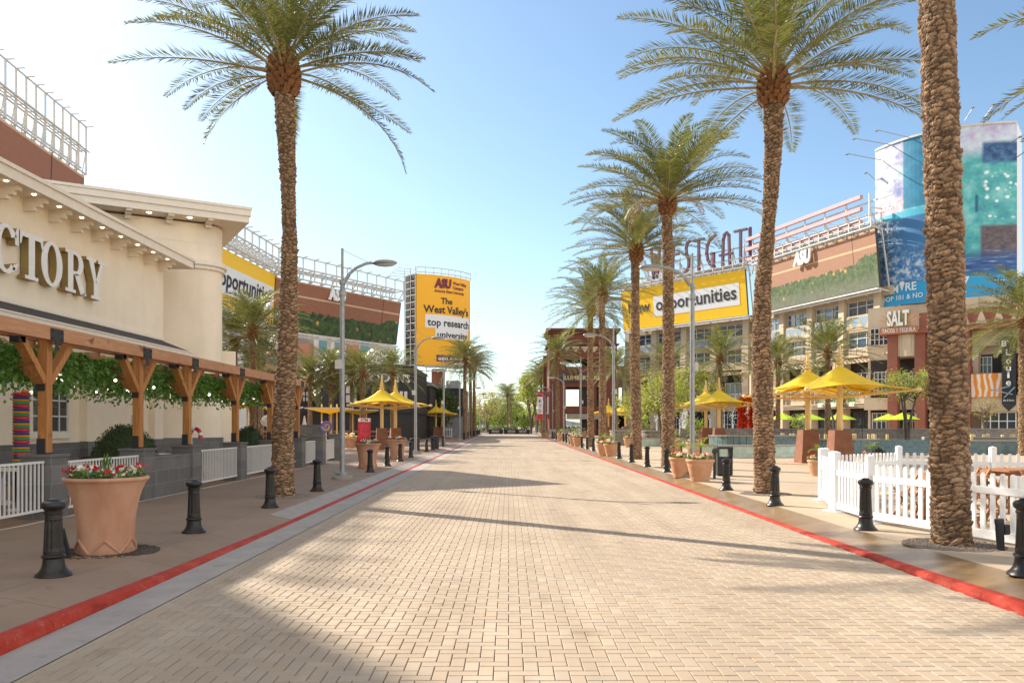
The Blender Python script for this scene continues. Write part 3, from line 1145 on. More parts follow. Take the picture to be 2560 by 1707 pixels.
pl = ['grey stone pier under the pergola post just out at the left edge', 'grey stone pier under the post beside the striped candy column',
      'grey stone pier under the post in front of the first domed bush', 'grey stone pier between the low stone wall and the fence gate panel',
      'grey stone pier under the fourth pergola post from the candy column', 'grey stone pier half hidden behind the left palm trunk',
      'grey stone pier under the last pergola post, right of the palm trunk']
for i, y in enumerate(POSTS):
    pier(PX, y, 1.14, pl[i])
pier(-8.05, 33.6, 1.2, 'grey stone pier between two short fence panels past the pergola')
pier(-8.05, 37.2, 1.25, 'last grey stone pier of the terrace, below the rainbow lollipop', .3)
lw = thing('low_stone_wall', 'low grey tiled wall between two piers in front of the domed bush', 'wall', (PX, 19.05, 0))
mb = MB(); mb.box(-.2, .2, -1.08, 1.08, 0, .9); mb.build('wall', MT['stone'], lw)
mb = MB(); mb.box(-.22, .22, -1.08, 1.08, .9, .94); mb.build('coping', MT['stone'], lw)
lw = thing('tall_stone_wall', 'tall grey tiled wall behind the shrub at the far end of the terrace', 'wall', (-10.0, 38.4, 0))
mb = MB(); mb.box(-1.1, 1.1, -.25, .25, 0, 1.62); mb.build('wall', MT['stone'], lw)
mb = MB(); mb.box(-1.13, 1.13, -.28, .28, 1.62, 1.67); mb.build('coping', MT['stone'], lw)
# pale edging strip at the terrace
strip('terrace_edge', MT['trim'], [-8.0, -7.94], YS[:15] + [37.6], lambda x, y: kerb_h(y) + .006)


def fence_panel(x, y0, y1, label, zb=.13, zt=1.0, sp=.115):
    t = thing('fence_panel', label, 'fence', (x, y0, kerb_h(y0)), 0, 'cream steel fence panels of the terrace')
    L = y1 - y0
    mb = MB(); mb.box(-.02, .02, 0, L, zt - .04, zt); mb.build('rail', MT['fence'], t)
    mb = MB(); mb.box(-.02, .02, 0, L, zb, zb + .04); mb.build('rail', MT['fence'], t)
    n = int(L / sp)
    mb = MB()
    for i in range(n + 1):
        yy = .02 + (L - .04) * i / n
        mb.box(-.011, .011, yy - .011, yy + .011, zb + .04, zt - .04)
    mb.build('bars', MT['fence'], t)
    return t


fence_panel(-8.1, 10.9, 13.86, 'cream steel fence panel at the left edge beside the candy column')
fence_panel(-8.1, 14.45, 17.4, 'cream steel fence panel behind the big terracotta planter')
fence_panel(-8.1, 20.7, 23.7, 'cream steel gate panel right of the low stone wall')
fence_panel(-8.1, 24.3, 27.2, 'cream steel fence panel between a pier and the left palm trunk')
fence_panel(-8.1, 31.3, 33.3, 'cream steel fence panel right of the last pergola post')
fence_panel(-8.1, 33.9, 36.9, 'cream steel fence panel farthest along the terrace')


def dome_bush(x, y, r, h, label):
    mb = MB()
    mb.sphere((0, 0, h * .42), r * .93, 18, 12, (1, 1, h * .6 / r))
    for i in range(5200):
        a = U(0, 6.283); cz = U(-.55, 1)
        q = math.sqrt(max(0, 1 - cz * cz))
        nrm = Vector((q * math.cos(a), q * math.sin(a), cz))
        p = Vector((nrm.x * r, nrm.y * r, h * .42 + nrm.z * h * .58)) * 1.0
        p += nrm * U(-.05, .025)
        d = (nrm * .6 + Vector((U(-1, 1), U(-1, 1), U(-1, 1)))).normalized()
        mb.leaf(p, d, d.cross(nrm + Vector((.1, .2, .1))).normalized(), U(.035, .06), U(.022, .035))
    o = mb.build('domed_bush', MT['box'])
    o.location = (x, y, 0)
    tag(o, label, 'bush')
    return o


dome_bush(-9.35, 19.4, .74, 1.66, 'clipped dark green dome bush behind the low stone wall')
dome_bush(-9.35, 28.6, .58, 1.6, 'clipped dark green dome bush left of the palm trunk')
mb = MB()
for i in range(1500):
    p = Vector((U(-9.9, -8.7), U(33.5, 35.2), .9 + abs(rnd.gauss(0, .17))))
    d = Vector((U(-1, 1), U(-1, 1), U(-.2, 1))).normalized()
    mb.leaf(p, d, d.cross(Vector((U(-1, 1), U(-1, 1), 1))).normalized(), .07, .035)
mb.box(-9.8, -8.8, 33.6, 35.1, .1, .95)
tag(mb.build('low_shrub', MT['box']), 'low green shrub in front of the tall grey tiled wall', 'shrub')

# candy column
cc = thing('candy_column', 'tall candy column of stacked red, blue, orange and green rings', 'decoration', (-9.46, 15.45, 0))
cols = ['cgreen', 'corange', 'cblue', 'cred']
mb = MB(); mb.path([(0, 0, 0), (0, 0, .95)], .055, 10); mb.lathe([(.25, .0), (.25, .03), (.06, .05)], 14); mb.build('pole', MT['fence'], cc)
z = .9
for i in range(24):
    h = .075 if cols[i % 4] == 'cred' else .052
    mb = MB()
    mb.lathe([(.128, z), (.143, z + h * .22), (.15, z + h * .5), (.143, z + h * .78), (.128, z + h)], 20)
    mb.build('ring', MT[cols[i % 4]], cc, smooth=40)
    z += h
mb = MB(); mb.sphere((.07, 0, z + .02), .07, 10, 6, (1, 1, .6)); mb.build('ring', MT['corange'], cc, smooth=True)


def lollipop(x, y, zc, r, label, cols, rz=0.0):
    t = thing('lollipop_sign', label, 'decoration', (x, y, 0), rz)
    mb = MB(); mb.path([(0, 0, 0), (0, 0, zc)], .025, 8); mb.build('stick', MT['cwhite'], t)
    n = len(cols)
    for k, c in enumerate(cols):
        mb = MB()
        N = 64
        turns = 1.6
        for i in range(N):
            t0, t1 = i / N, (i + 1) / N
            def P(tt, w):
                rr = r * (tt * .93 + .07)
                wd = r * .60 * (tt ** .8 + .05) / 1.0
                rr2 = max(.004, rr - wd * (k + w) / n)
                a = -turns * 6.283 * tt + .6
                return rr2 * math.cos(a), rr2 * math.sin(a)
            a, b, c_, d = P(t0, 0), P(t1, 0), P(t1, 1), P(t0, 1)
            mb.add([(a[0], -.055, zc + a[1]), (b[0], -.055, zc + b[1]), (c_[0], -.055, zc + c_[1]), (d[0], -.055, zc + d[1]),
                    (a[0], .055, zc + a[1]), (b[0], .055, zc + b[1]), (c_[0], .055, zc + c_[1]), (d[0], .055, zc + d[1])],
                   [(0, 1, 2, 3), (7, 6, 5, 4), (0, 4, 5, 1), (2, 6, 7, 3)])
        mb.build('swirl', MT[c], t)
    mb = MB()
    mb.sphere((0, 0, zc), r * .9, 28, 14, (1, .04 / r, 1))
    mb.build('disc', MT[cols[0]], t, smooth=True)
    return t


RB = ['cpurple', 'cblue', 'cgreen', 'corange', 'cred']
lollipop(-8.35, 36.4, 1.58, .31, 'rainbow swirl lollipop above the last stone pier by the street lamp', RB, .5)
lollipop(-13.3, 38.0, 1.52, .36, 'rainbow swirl lollipop behind the fourth pergola post', RB, .15)
lollipop(-13.5, 44.5, 1.9, .36, 'white and red swirl lollipop half hidden behind the dome bush', ['cwhite', 'cred', 'cwhite', 'cgreen', 'cwhite'], .2)
cn = thing('candy_cane', 'red and white candy cane peeking out behind a pergola post', 'decoration', (-8.8, 22.0, 0))
pts = [(0, 0, 0), (0, 0, 1.4)] + [(.14 - .14 * math.cos(a), 0, 1.4 + .16 * math.sin(a)) for a in (.5, 1, 1.57, 2.2, 2.8, 3.3)] + [(.3, 0, 1.28)]
for i in range(len(pts) - 1):
    mb = MB(); mb.path(pts[i:i + 2], .055, 10); mb.build('segment', MT['cred' if i % 3 else 'cwhite'], cn)


# terrace tables and chairs
def table_set():
    t = thing('dining_table', 'light round topped dining table on the terrace by the candy column', 'table', (0, 0, 0), 0, 'terrace tables')
    mb = MB(); mb.box(-.7, .7, -.42, .42, .71, .75); mb.build('tabletop', MT['trim'], t, bevel=.01)
    mb = MB(); mb.lathe([(.26, 0), (.26, .04), (.08, .1), (.06, .25), (.11, .45), (.07, .6), (.16, .71)], 16); mb.build('pedestal', MT['fence'], t, smooth=40)
    return t


def chair_set():
    t = thing('terrace_chair', 'black slatted armchair', 'chair', (0, 0, 0), 0, 'black terrace chairs')
    mb = MB(); mb.lathe([(.24, .42), (.26, .44), (.26, .47), (.22, .485)], 16); mb.build('seat', MT['black'], t)
    for sx in (-.19, .19):
        for sy in (-.19, .19):
            mb = MB(); mb.beam((sx, sy, 0), (sx * .9, sy * .9, .43), .035); mb.build('leg', MT['black'], t)
    mb = MB()
    arc = [(-.27, -.1), (-.28, .08), (-.2, .24), (0, .3), (.2, .24), (.28, .08), (.27, -.1)]
    mb.path([(a, b, .72 + .12 * (b + .1)) for a, b in arc], .022, 6)
    for a, b in [(-.24, .18), (-.16, .26), (-.08, .285), (0, .295), (.08, .285), (.16, .26), (.24, .18), (-.27, 0), (.27, 0)]:
        mb.beam((a * .85, b * .85, .46), (a, b, .72 + .12 * (b + .1)), .016)
    mb.build('backrest', MT['black'], t)
    return t


tb = table_set()
ch = chair_set()
tl = [(-10.6, 16.6), (-10.6, 19.0), (-10.9, 25.2), (-10.6, 13.9), (-10.6, 22.0)]
tlab = ['light dining table on the terrace right of the candy column', 'light dining table on the terrace left of the first dome bush',
        'light dining table with carved pedestal seen past the third post', 'light dining table behind the fence at the left edge', 'light dining table behind the low stone wall']
for i, (x, y) in enumerate(tl):
    if i == 0:
        tb.location = (x, y, 0); tb['label'] = tlab[0]
    else:
        dup(tb, (x, y, 0), 0, tlab[i])
    for j, (dx, dy, rz) in enumerate(((-.95, .1, 1.5), (.95, 0, -1.6), (0, -.75, 3.1), (.1, .8, 0))):
        L = ['black slatted armchair at the inner end of the ', 'black slatted armchair at the street end of the ', 'black slatted armchair on the near side of the ', 'black slatted armchair on the far side of the '][j] + tlab[i].replace('light ', '')
        L = ' '.join(L.split()[:16])
        if i == 0 and j == 0:
            ch.location = (x + dx, y + dy, 0); ch.rotation_euler.z = rz; ch['label'] = L
        else:
            dup(ch, (x + dx, y + dy, 0), rz + U(-.2, .2), L)

# =================================================================== BOLLARDS
def make_bollard():
    t = thing('bollard', 'black fluted bollard', 'bollard', (0, 0, 0), 0, 'black fluted bollards along both kerbs')
    mb = MB()
    mb.lathe([(.175, 0), (.178, .012), (.17, .03), (.145, .05), (.118, .09), (.105, .14), (.1, .19), (.112, .2), (.118, .212), (.112, .226), (.098, .235)], 32)
    mb.build('base', MT['blackiron'], t, smooth=35)
    mb = MB()
    def fl(i, k):
        return 1 - (.085 if (0 < i < 4 and k % 4 in (1, 2)) else 0)
    mb.lathe([(.098, .235), (.0975, .27), (.094, .30), (.083, .58), (.083, .6), (.082, .655)], 48, flute=lambda i, k: 1 - (.09 if (i in (2, 3) and k % 4 in (1, 2)) else 0))
    mb.build('shaft', MT['blackiron'], t)
    mb = MB()
    mb.lathe([(.085, .65), (.093, .66), (.093, .675), (.085, .685), (.088, .70), (.108, .715), (.116, .735), (.118, .755), (.11, .775), (.085, .79), (.06, .795), (.06, .807), (.045, .815), (.01, .82)], 32)
    mb.build('cap', MT['blackiron'], t, smooth=35)
    return t


bol = make_bollard()
used = [0]


def put_bollard(x, y, lab):
    z = kerb_h(y)
    if not used[0]:
        bol.location = (x, y, z); bol['label'] = lab; used[0] = 1
        return bol
    return dup(bol, (x, y, z), U(0, 6), lab)


LB = [(-4.79, 8.38, 'nearest black bollard on the left, in front of the big terracotta planter'),
      (-4.80, 12.14, 'black bollard right of the big terracotta planter on the left pavement'),
      (-4.78, 15.95, 'black bollard just in front of the left palm trunk'),
      (-4.79, 19.9, 'black bollard between the left palm trunk and the first left street lamp'),
      (-4.86, 27.9, 'black bollard standing before the terracotta planter past the first left lamp'),
      (-4.89, 32.0, 'black bollard between the two tall planters on the left'),
      (-4.93, 36.1, 'black bollard in front of the farther tall planter on the left'),
      (-4.95, 40.2, 'black bollard just left of the second left street lamp'),
      (-5.0, 48.4, 'black bollard just right of the first ribbed litter bin, left side'),
      (-5.0, 52.5, 'black bollard just left of the second ribbed litter bin, left side'),
      (-5.05, 61.0, 'black bollard at the foot of the third left street lamp')]
for a in LB:
    put_bollard(*a)
for y in [91, 95, 99, 106, 110, 114, 118, 120.5, 124, 128, 132, 136, 140]:
    put_bollard(-5.1, y, 'small black bollard in the dense far row along the left kerb')
RBL = [(5.47, 8.43, 'black bollard cut off by the right edge of the picture'),
       (5.60, 12.5, 'black bollard in front of the white picket fence'),
       (5.48, 16.4, 'black bollard in front of the second right palm trunk'),
       (5.53, 20.25, 'black bollard right of the pair of flower pots by the right lamp'),
       (5.53, 27.9, 'black bollard in front of the third right palm trunk'),
       (5.47, 31.5, 'black bollard standing between the third and fourth right palm trunks'),
       (5.45, 35.4, 'black bollard in front of the fourth right palm trunk'),
       (5.45, 39.4, 'black bollard just right of the second pair of right flower pots'),
       (5.4, 47.3, 'black bollard in front of the fifth right palm trunk'),
       (5.4, 50.9, 'black bollard just left of the fifth right palm trunk'),
       (5.4, 54.9, 'black bollard just left of the sixth right palm trunk'),
       (5.4, 59.0, 'black bollard right of the third pair of right flower pots')]
for a in RBL:
    put_bollard(*a)
for y in [71, 75, 79, 91, 95, 99, 111, 115, 119, 123, 127, 131]:
    put_bollard(5.4, y, 'small black bollard in the far row along the right kerb')


# =================================================================== FLOWERS AND POTS
def flowers(mb_l, mb_r, mb_w, r, z, n=260, mound=.12, pal=None):
    cl = []
    for i in range(max(10, int(r * 40))):
        a, q = U(0, 6.28), r * math.sqrt(U(0, 1)) * .95
        cl.append((q * math.cos(a), q * math.sin(a), z + U(.02, mound), rnd.random() < .45))
    for i in range(n):
        a, q = U(0, 6.28), r * math.sqrt(U(0, 1))
        p = Vector((q * math.cos(a), q * math.sin(a), z + U(-.02, mound * .8)))
        d = Vector((U(-1, 1), U(-1, 1), U(.1, 1))).normalized()
        mb_l.leaf(p, d, d.cross(Vector((U(-1, 1), U(-1, 1), .3))).normalized(), U(.05, .1), U(.025, .045))
    for (x, y, zz, red) in cl:
        m = mb_r if red else mb_w
        for j in range(18):
            c = Vector((x + rnd.gauss(0, .045), y + rnd.gauss(0, .045), zz + U(-.01, .06)))
            d = Vector((U(-1, 1), U(-1, 1), U(0, .8))).normalized()
            m.leaf(c, d, d.cross(Vector((U(-1, 1), U(-1, 1), .5))).normalized(), U(.045, .075), U(.045, .065))


def make_trumpet(label):
    t = thing('flower_planter', label, 'planter', (0, 0, 0), 0, 'tall flared terracotta planters')
    mb = MB()
    prof = [(.335, 0), (.345, .02), (.338, .1), (.332, .22), (.338, .35), (.352, .5), (.378, .64), (.415, .77), (.462, .88), (.488, .915), (.505, .925), (.508, .945), (.498, .96), (.47, .962), (.45, .93), (.45, .90)]
    mb.lathe(prof, 48)
    mb.build('pot', MT['terracotta'], t, smooth=40)
    mb = MB()                                  # relief folds near the foot
    N = 6
    for k in range(N):
        a0, a1, a2 = [2 * math.pi * (k + f) / N + .4 for f in (0, .5, 1)]
        p = [Vector((.34 * math.cos(a0), .34 * math.sin(a0), .02)), Vector((.338 * math.cos(a1), .338 * math.sin(a1), .19)), Vector((.34 * math.cos(a2), .34 * math.sin(a2), .02))]
        mid = [p[0].lerp(p[1], .5), p[1].lerp(p[2], .5)]
        for m in mid:
            m.xy = m.xy.normalized() * .345
        mb.path([p[0], mid[0], p[1]], .018, 6); mb.path([p[1], mid[1], p[2]], .018, 6)
    mb.build('relief', MT['terracotta'], t, smooth=40)
    mb = MB(); mb.lathe([(.448, .9), (.3, .92), (.01, .93)], 20); mb.build('soil', MT['soil'], t)
    a, b, c = MB(), MB(), MB()
    flowers(a, b, c, .46, .93, 420)
    for i in range(36):                         # taller sprig
        p = Vector((U(-.05, .05), U(-.05, .05), .95 + U(0, .2)))
        d = Vector((U(-.6, .6), U(-.6, .6), 1)).normalized()
        a.leaf(p, d, d.cross(Vector((U(-1, 1), U(-1, 1), .2))).normalized(), .12, .02)
    a.build('foliage', MT['bed'], t); b.build('red_flowers', MT['flred'], t); c.build('white_flowers', MT['flwhite'], t)
    return t


tp = make_trumpet('largest terracotta planter of red and white flowers, left foreground')
tp.location = (-5.13, 10.15, kerb_h(10.15))
dup(tp, (-5.35, 30.2, 0), 2.0, 'terracotta flared planter with a palm sprig, right of the first left lamp')
dup(tp, (-5.42, 38.6, 0), 4.0, 'terracotta flared planter behind it, before the rust brown umbrella plinths')
mb = MB()
for i in range(700):
    a, q = U(0, 6.28), U(.3, .62)
    mb.sphere((-5.13 + q * math.cos(a), 10.15 + q * math.sin(a), kerb_h(10.15) + .006), U(.008, .022), 5, 3, (1, 1, .5))
mb.lathe([(.63, 0), (.63, .006)], 40, (-5.13, 10.15, kerb_h(10.15)))
tag(mb.build('soil_ring', MT['soil']), 'dark soil ring around the foot of the largest planter', 'soil')
fl = thing('ground_floodlight', 'black box floodlight leaning on the foot of the largest planter', 'light', (-5.42, 9.62, kerb_h(9.7)))
mb = MB(); mb.obox((0, 0, .17), (.095, 0, .03), (-.02, .035, .01), (-.035, -.01, .165)); mb.build('housing', MT['black'], fl, bevel=.006)
mb = MB(); mb.obox((-.0, -.05, .175), (.075, 0, .022), (-.001, .004, 0), (-.028, -.008, .14)); mb.build('lens', MT['glass'], fl)
mb = MB(); mb.tube((0, .05, 0), (0, .05, .12), .02); mb.build('stem', MT['black'], fl)


def mini_palm(t, zc, h=.34, n=11, L=.5):
    mb = MB(); mb.path([(0, 0, zc), (.02, 0, zc + h)], [.05, .035], 8); mb.build('palm_stem', MT['bark0'] if 'bark0' in MT else MT['branch'], t)
    mb = MB()
    for i in range(n):
        a = 6.283 * i / n + U(-.2, .2)
        el = U(.3, 1.25)
        frond(mb, Vector((.02, 0, zc + h)), a, el, L * U(.8, 1.1), 1.5, 16, .14, .012)
    mb.build('palm_leaves', MT['bright'], t)


def frond(mb, o, az, el, L, bend, nl, leafL, leafW, rach=None, segs=10, drop=.0):
    """one feather frond: curved stalk and two rows of leaflets"""
    pts = [Vector(o)]
    ca, sa = math.cos(az), math.sin(az)
    e = el
    ds = L / segs
    tw = U(-.5, .5)
    swing = U(-.25, .25)
    dirs = []
    for i in range(segs):
        s = (i + .5) / segs
        e = el - bend * (s ** 1.5)
        aa = az + swing * s
        d = Vector((math.cos(e) * math.cos(aa), math.cos(e) * math.sin(aa), math.sin(e)))
        dirs.append(d)
        pts.append(pts[-1] + d * ds)
    if rach is not None:
        r0 = .028 * L / 4
        rach.path(pts, [r0 * (1.25 - 1.05 * i / segs) for i in range(segs + 1)], 4, cap=False)
    else:
        mb.path(pts, [leafW * .5 * (1.2 - i / segs) for i in range(segs + 1)], 3, cap=False)
    for i in range(nl):
        s = .16 + .84 * (i + .5) / nl
        f = s * segs
        k = min(segs - 1, int(f))
        p = pts[k].lerp(pts[k + 1], f - k)
        d = dirs[k]
        side = Vector((-math.sin(az + swing * s), math.cos(az + swing * s), 0))
        up = side.cross(d).normalized() * -1
        if up.z < 0:
            up = -up
        prof = (math.sin(math.pi * min(1, .12 + s * .86)) ** .6) * (1.0 if s > .2 else .6)
        for sg in (-1, 1):
            fw = .42 + .5 * s + U(-.12, .12)
            v = (side * sg * 1.0 + up * (U(.1, .55) - drop) + d * fw)
            v += Vector((0, 0, -.12)) * (1 - .3 * s) + Vector((U(-.13, .13), U(-.13, .13), U(-.13, .13)))
            v.normalize()
            w = v.cross(up + side * U(-.5, .5)).normalized()
            mb.leaf(p, v, w, leafL * prof * U(.8, 1.12), leafW)
    return pts


def make_stack_pot(label):
    """tapered terracotta pot with rolled rim"""
    t = thing('flower_pot', label, 'planter', (0, 0, 0), 0, 'round tapered terracotta pots on the right pavement')
    mb = MB()
    mb.lathe([(.262, 0), (.268, .02), (.285, .1), (.30, .19), (.308, .2), (.312, .225), (.318, .24), (.352, .42), (.362, .44), (.366, .47), (.374, .5), (.384, .55), (.402, .565), (.416, .6), (.42, .63), (.405, .66), (.37, .66), (.36, .62)], 40)
    mb.build('pot', MT['terracotta_b'], t, smooth=35)
    mb = MB(); mb.lathe([(.36, .62), (.2, .64), (.01, .64)], 18); mb.build('soil', MT['soil'], t)
    a, b, c = MB(), MB(), MB()
    flowers(a, b, c, .42, .66, 320, .13)
    a.build('foliage', MT['bed'], t); b.build('pink_flowers', MT['flpink'], t); c.build('white_flowers', MT['flwhite'], t)
    mini_palm(t, .66)
    return t


sp_ = make_stack_pot('nearest round terracotta pot of pink and white flowers by the right lamp')
sp_.location = (5.62, 23.4, 0)
for (x, y, lab, sc) in [(5.47, 25.2, 'round terracotta pot just left of the nearest right pot', .97),
                        (5.45, 42.4, 'round terracotta pot right of its twin beyond the fourth right palm', .98),
                        (5.22, 44.0, 'round terracotta pot left of its twin beyond the fourth right palm', .96),
                        (5.38, 62.2, 'round terracotta pot right in the third pair along the right kerb', 1.0),
                        (5.3, 65.0, 'round terracotta pot behind in the third pair along the right kerb', 1.0),
                        (5.4, 83, 'far terracotta pot in the fourth group along the right kerb', 1.0), (5.75, 84, 'far terracotta pot in the fourth group along the right kerb', 1.0),
                        (4.9, 104, 'farthest terracotta pots at the end of the right kerb', 1.0), (4.9, 111, 'farthest terracotta pots at the end of the right kerb', 1.0),
                        (9.45, 45.5, 'round terracotta pot on the plaza left of the lamp, behind the near pots', 1.05),
                        (10.35, 44.6, 'round terracotta pot on the plaza hidden partly by the lamp pole', 1.05),
                        (9.3, 99, 'round terracotta pot far back on the plaza near the red brick tower', 1.1),
                        (10.05, 25.9, 'slim terracotta pot with red flowers beside the picket fence post', .8),
                        (12.1, 26.5, 'terracotta pot of white flowers behind the picket fence', .9),
                        (8.9, 59.0, 'terracotta pot behind the fourth right palm trunk on the plaza', 1.0)]:
    dup(sp_, (x, y, 0), U(0, 6), lab, sc=sc)
op = thing('square_planter', 'bright orange planter tub of yellow and white flowers left of the lamp', 'planter', (-11.5, 57.5, 0))
mb = MB(); mb.lathe([(.4, 0), (.45, .3), (.5, .6), (.53, .66), (.53, .72), (.45, .72)], 24); mb.build('pot', MT['terracotta_b'], op, smooth=40)
a, b, c = MB(), MB(), MB()
flowers(a, b, c, .5, .72, 200, .3)
a.build('foliage', MT['bright'], op); b.build('flowers', MT['flpink'], op); c.build('white_flowers', MT['flwhite'], op)


# =================================================================== PALMS
def trunk_mesh(h, r_prof, bow, seed, ring=.072, nc=9, ns=66, dz=.016, boots=1.0):
    """date palm trunk: every cut leaf base is a bump; per-boot tone and painted crevice shade stored as attribute"""
    rng = np.random.default_rng(seed)
    nz = int(h / dz) + 1
    zs = np.linspace(0, h, nz)
    th = np.linspace(0, 2 * np.pi, ns, endpoint=False)
    T, Z = np.meshgrid(th, zs)
    nrow = int(h / ring) + 8
    jx, jz, am, tn_ = rng.random((nrow, nc)), rng.random((nrow, nc)), rng.random((nrow, nc)), rng.random((nrow, nc))
    shift = rng.random(nrow)
    rf = (Z + .02 * np.sin(3 * T + seed) + .02 * np.sin(2 * T + Z * 2.3)) / ring + 2
    r0 = np.floor(rf).astype(int)
    f1 = np.full(T.shape, 9.0); f2 = np.full(T.shape, 9.0)
    amp = np.zeros(T.shape); tone = np.zeros(T.shape); dvb = np.zeros(T.shape)
    for dr in (-1, 0, 1):
        rw = np.clip(r0 + dr, 0, nrow - 1)
        cu = T / (2 * np.pi) * nc - shift[rw]
        c0 = np.floor(cu).astype(int)
        for dc in (-1, 0, 1):
            c = (c0 + dc) % nc
            du = cu - (c0 + dc + .5 + (jx[rw, c] - .5) * .7)
            dv = rf - (r0 + dr + .5 + (jz[rw, c] - .5) * .75)
            d = np.sqrt(du ** 2 * .5 + dv ** 2)
            nearer = d < f1
            f2 = np.where(nearer, f1, np.minimum(f2, d))
            amp = np.where(nearer, am[rw, c], amp); tone = np.where(nearer, tn_[rw, c], tone); dvb = np.where(nearer, dv, dvb)
            f1 = np.where(nearer, d, f1)
    saw = np.clip((f2 - f1) / .32, 0, 1) ** .7
    big = .8 + .35 * np.sin(Z * 5.1 + seed) * np.sin(T * 2 + Z * 1.3)
    disp = (.012 + .055 * amp ** 1.4) * saw * (.35 + .65 * np.clip(.55 + dvb, 0, 1.1)) * boots * big
    fib = np.sin(T * 31 + 3 * np.sin(Z * 17)) * .0035 + np.sin(T * 57 + Z * 23) * .0025
    disp += rng.normal(0, .0055, disp.shape) + fib
    rz = np.interp(Z, [p[0] for p in r_prof], [p[1] for p in r_prof])
    rad = rz + disp
    bx = np.interp(Z, [p[0] for p in bow], [p[1] for p in bow])
    # smooth the bow
    X = rad * np.cos(T) + bx
    Y = rad * np.sin(T)
    Zz = Z + disp * .35
    V = np.stack([X, Y, Zz], -1).reshape(-1, 3)
    i = np.arange(nz - 1)[:, None] * ns
    k = np.arange(ns)[None]
    k2 = (k + 1) % ns
    Q = np.stack([i + k, i + k2, i + ns + k2, i + ns + k], -1).reshape(-1, 4)
    me = bpy.data.meshes.new('trunk')
    me.from_pydata(V.tolist(), [], Q.tolist())
    at_ = me.attributes.new('boot', 'FLOAT', 'POINT')
    val = np.clip(.10 + .38 * tone * saw + .42 * saw * np.clip(.35 + dvb, 0, 1) + .2 * amp * saw + rng.normal(0, .06, saw.shape), 0, 1)  # random boot tone, with shade painted into the gaps between boots
    at_.data.foreach_set('value', val.reshape(-1).astype(np.float32))
    me.materials.append(MT['bark'])
    me.update()
    return me


def crown_meshes(seed, L=4.0, n=46, nl=62, leafL=.46, leafW=.032, dead=0, low=-.2, hi=1.45, droop=0, hang=()):
    global rnd, U
    keep = (rnd, U)
    rnd = random.Random(seed); U = rnd.uniform
    g, ra, de = MB(), MB(), MB()
    for i in range(n + droop):
        f = min(1, i / (n - 1))
        el = hi - (hi - low) * (f ** .85)
        az = i * 2.39996 + U(-.25, .25)
        if i >= n:
            el = U(-.75, -.3)
        el += U(-.1, .1)
        ln = L * U(.86, 1.06) * (.8 + .2 * min(1, f * 3)) * (.85 if i >= n else 1)
        o = Vector((math.cos(az) * .17 * (.3 + .7 * f), math.sin(az) * .17 * (.3 + .7 * f), .25 - .55 * f))
        frond(g, o, az, el, ln, (.55 + .55 * max(0, el)) * U(.8, 1.25), nl, leafL, leafW, ra)
    for (az, el, bd, ln) in hang:
        frond(g, Vector((math.cos(az) * .2, math.sin(az) * .2, -.3)), az, el, ln, bd, nl, leafL * .8, leafW, ra)
    for i in range(dead):
        az = U(0, 6.28)
        frond(de, Vector((math.cos(az) * .25, math.sin(az) * .25, -.3)), az, U(-.2, .25), L * U(.6, .85), U(1.2, 1.7), nl // 2, leafL * .7, leafW, None, drop=.8)
    a = g.build('t', MT['frond']); b = ra.build('t', MT['rachis'])
    out = [a.data, b.data, None]
    bpy.data.objects.remove(a); bpy.data.objects.remove(b)
    if dead:
        c = de.build('t', MT['dead']); out[2] = c.data; bpy.data.objects.remove(c)
    rnd, U = keep
    return out


def collar_mesh(r, seed):
    rg = random.Random(seed)
    mb = MB()
    mb.lathe([(r * .8, -.62), (r * .95, -.55), (r * 1.06, -.3), (r * 1.02, 0), (r * .7, .35), (r * .35, .75)], 22)
    for j in range(9):
        z = -.58 + j * .11
        rr = r * (1.0 + .22 * math.sin((j + 1.5) / 9 * 3.0))
        if j > 5:
            rr *= 1 - (j - 5) * .1
        for i in range(11):
            a = (i + .5 * (j % 2)) / 11 * 6.283 + rg.uniform(-.12, .12)
            c = Vector((math.cos(a) * rr, math.sin(a) * rr, z))
            d = Vector((math.cos(a) * .6, math.sin(a) * .6, .8)).normalized()
            s = Vector((-math.sin(a), math.cos(a), 0))
            w = d.cross(s)
            l = rg.uniform(.06, .12)
            mb.obox(c, s * rg.uniform(.045, .075), d * l, w * rg.uniform(.02, .04))
    o = mb.build('t', MT['boots'])
    me = o.data
    bpy.data.objects.remove(o)
    return me


def mesh_child(name, me, parent, loc=(0, 0, 0), rz=0, sc=1):
    o = bpy.data.objects.new(name, me)
    COL.objects.link(o)
    o.parent = parent
    o.location = loc
    o.rotation_euler = (0, 0, rz)
    o.scale = (sc, sc, sc)
    return o


def palm(x, y, trunk, crown, collar, h, label, group, rz=0, sc=1, bx=0, rings=True, csc=1, trz=0):
    t = thing('palm_tree', label, 'palm tree', (x, y, kerb_h(y) - .03), 0, group)
    mesh_child('trunk', trunk, t, (0, 0, 0), trz, 1)
    g = mesh_child('frond_crown', crown[0], t, (bx, 0, h), rz, csc)
    mesh_child('frond_stalks', crown[1], g, (0, 0, 0))
    if crown[2]:
        mesh_child('dead_fronds', crown[2], t, (bx, 0, h), rz, csc)
    mesh_child('leaf_bases', collar, t, (bx, 0, h - .05), rz)
    return t


def gravel_ring(x, y, r, label):
    mb = MB()
    z = kerb_h(y)
    mb.lathe([(r, 0), (r, .008)], 40, (x, y, z))
    for i in range(1300):
        a, q = U(0, 6.28), r * math.sqrt(U(.12, 1)) * .985
        mb.sphere((x + q * math.cos(a), y + q * math.sin(a), z + .012), U(.009, .021), 5, 3, (1, 1, .6))
    return tag(mb.build('gravel_ring', MT['gravel']), label, 'gravel', kind='stuff')


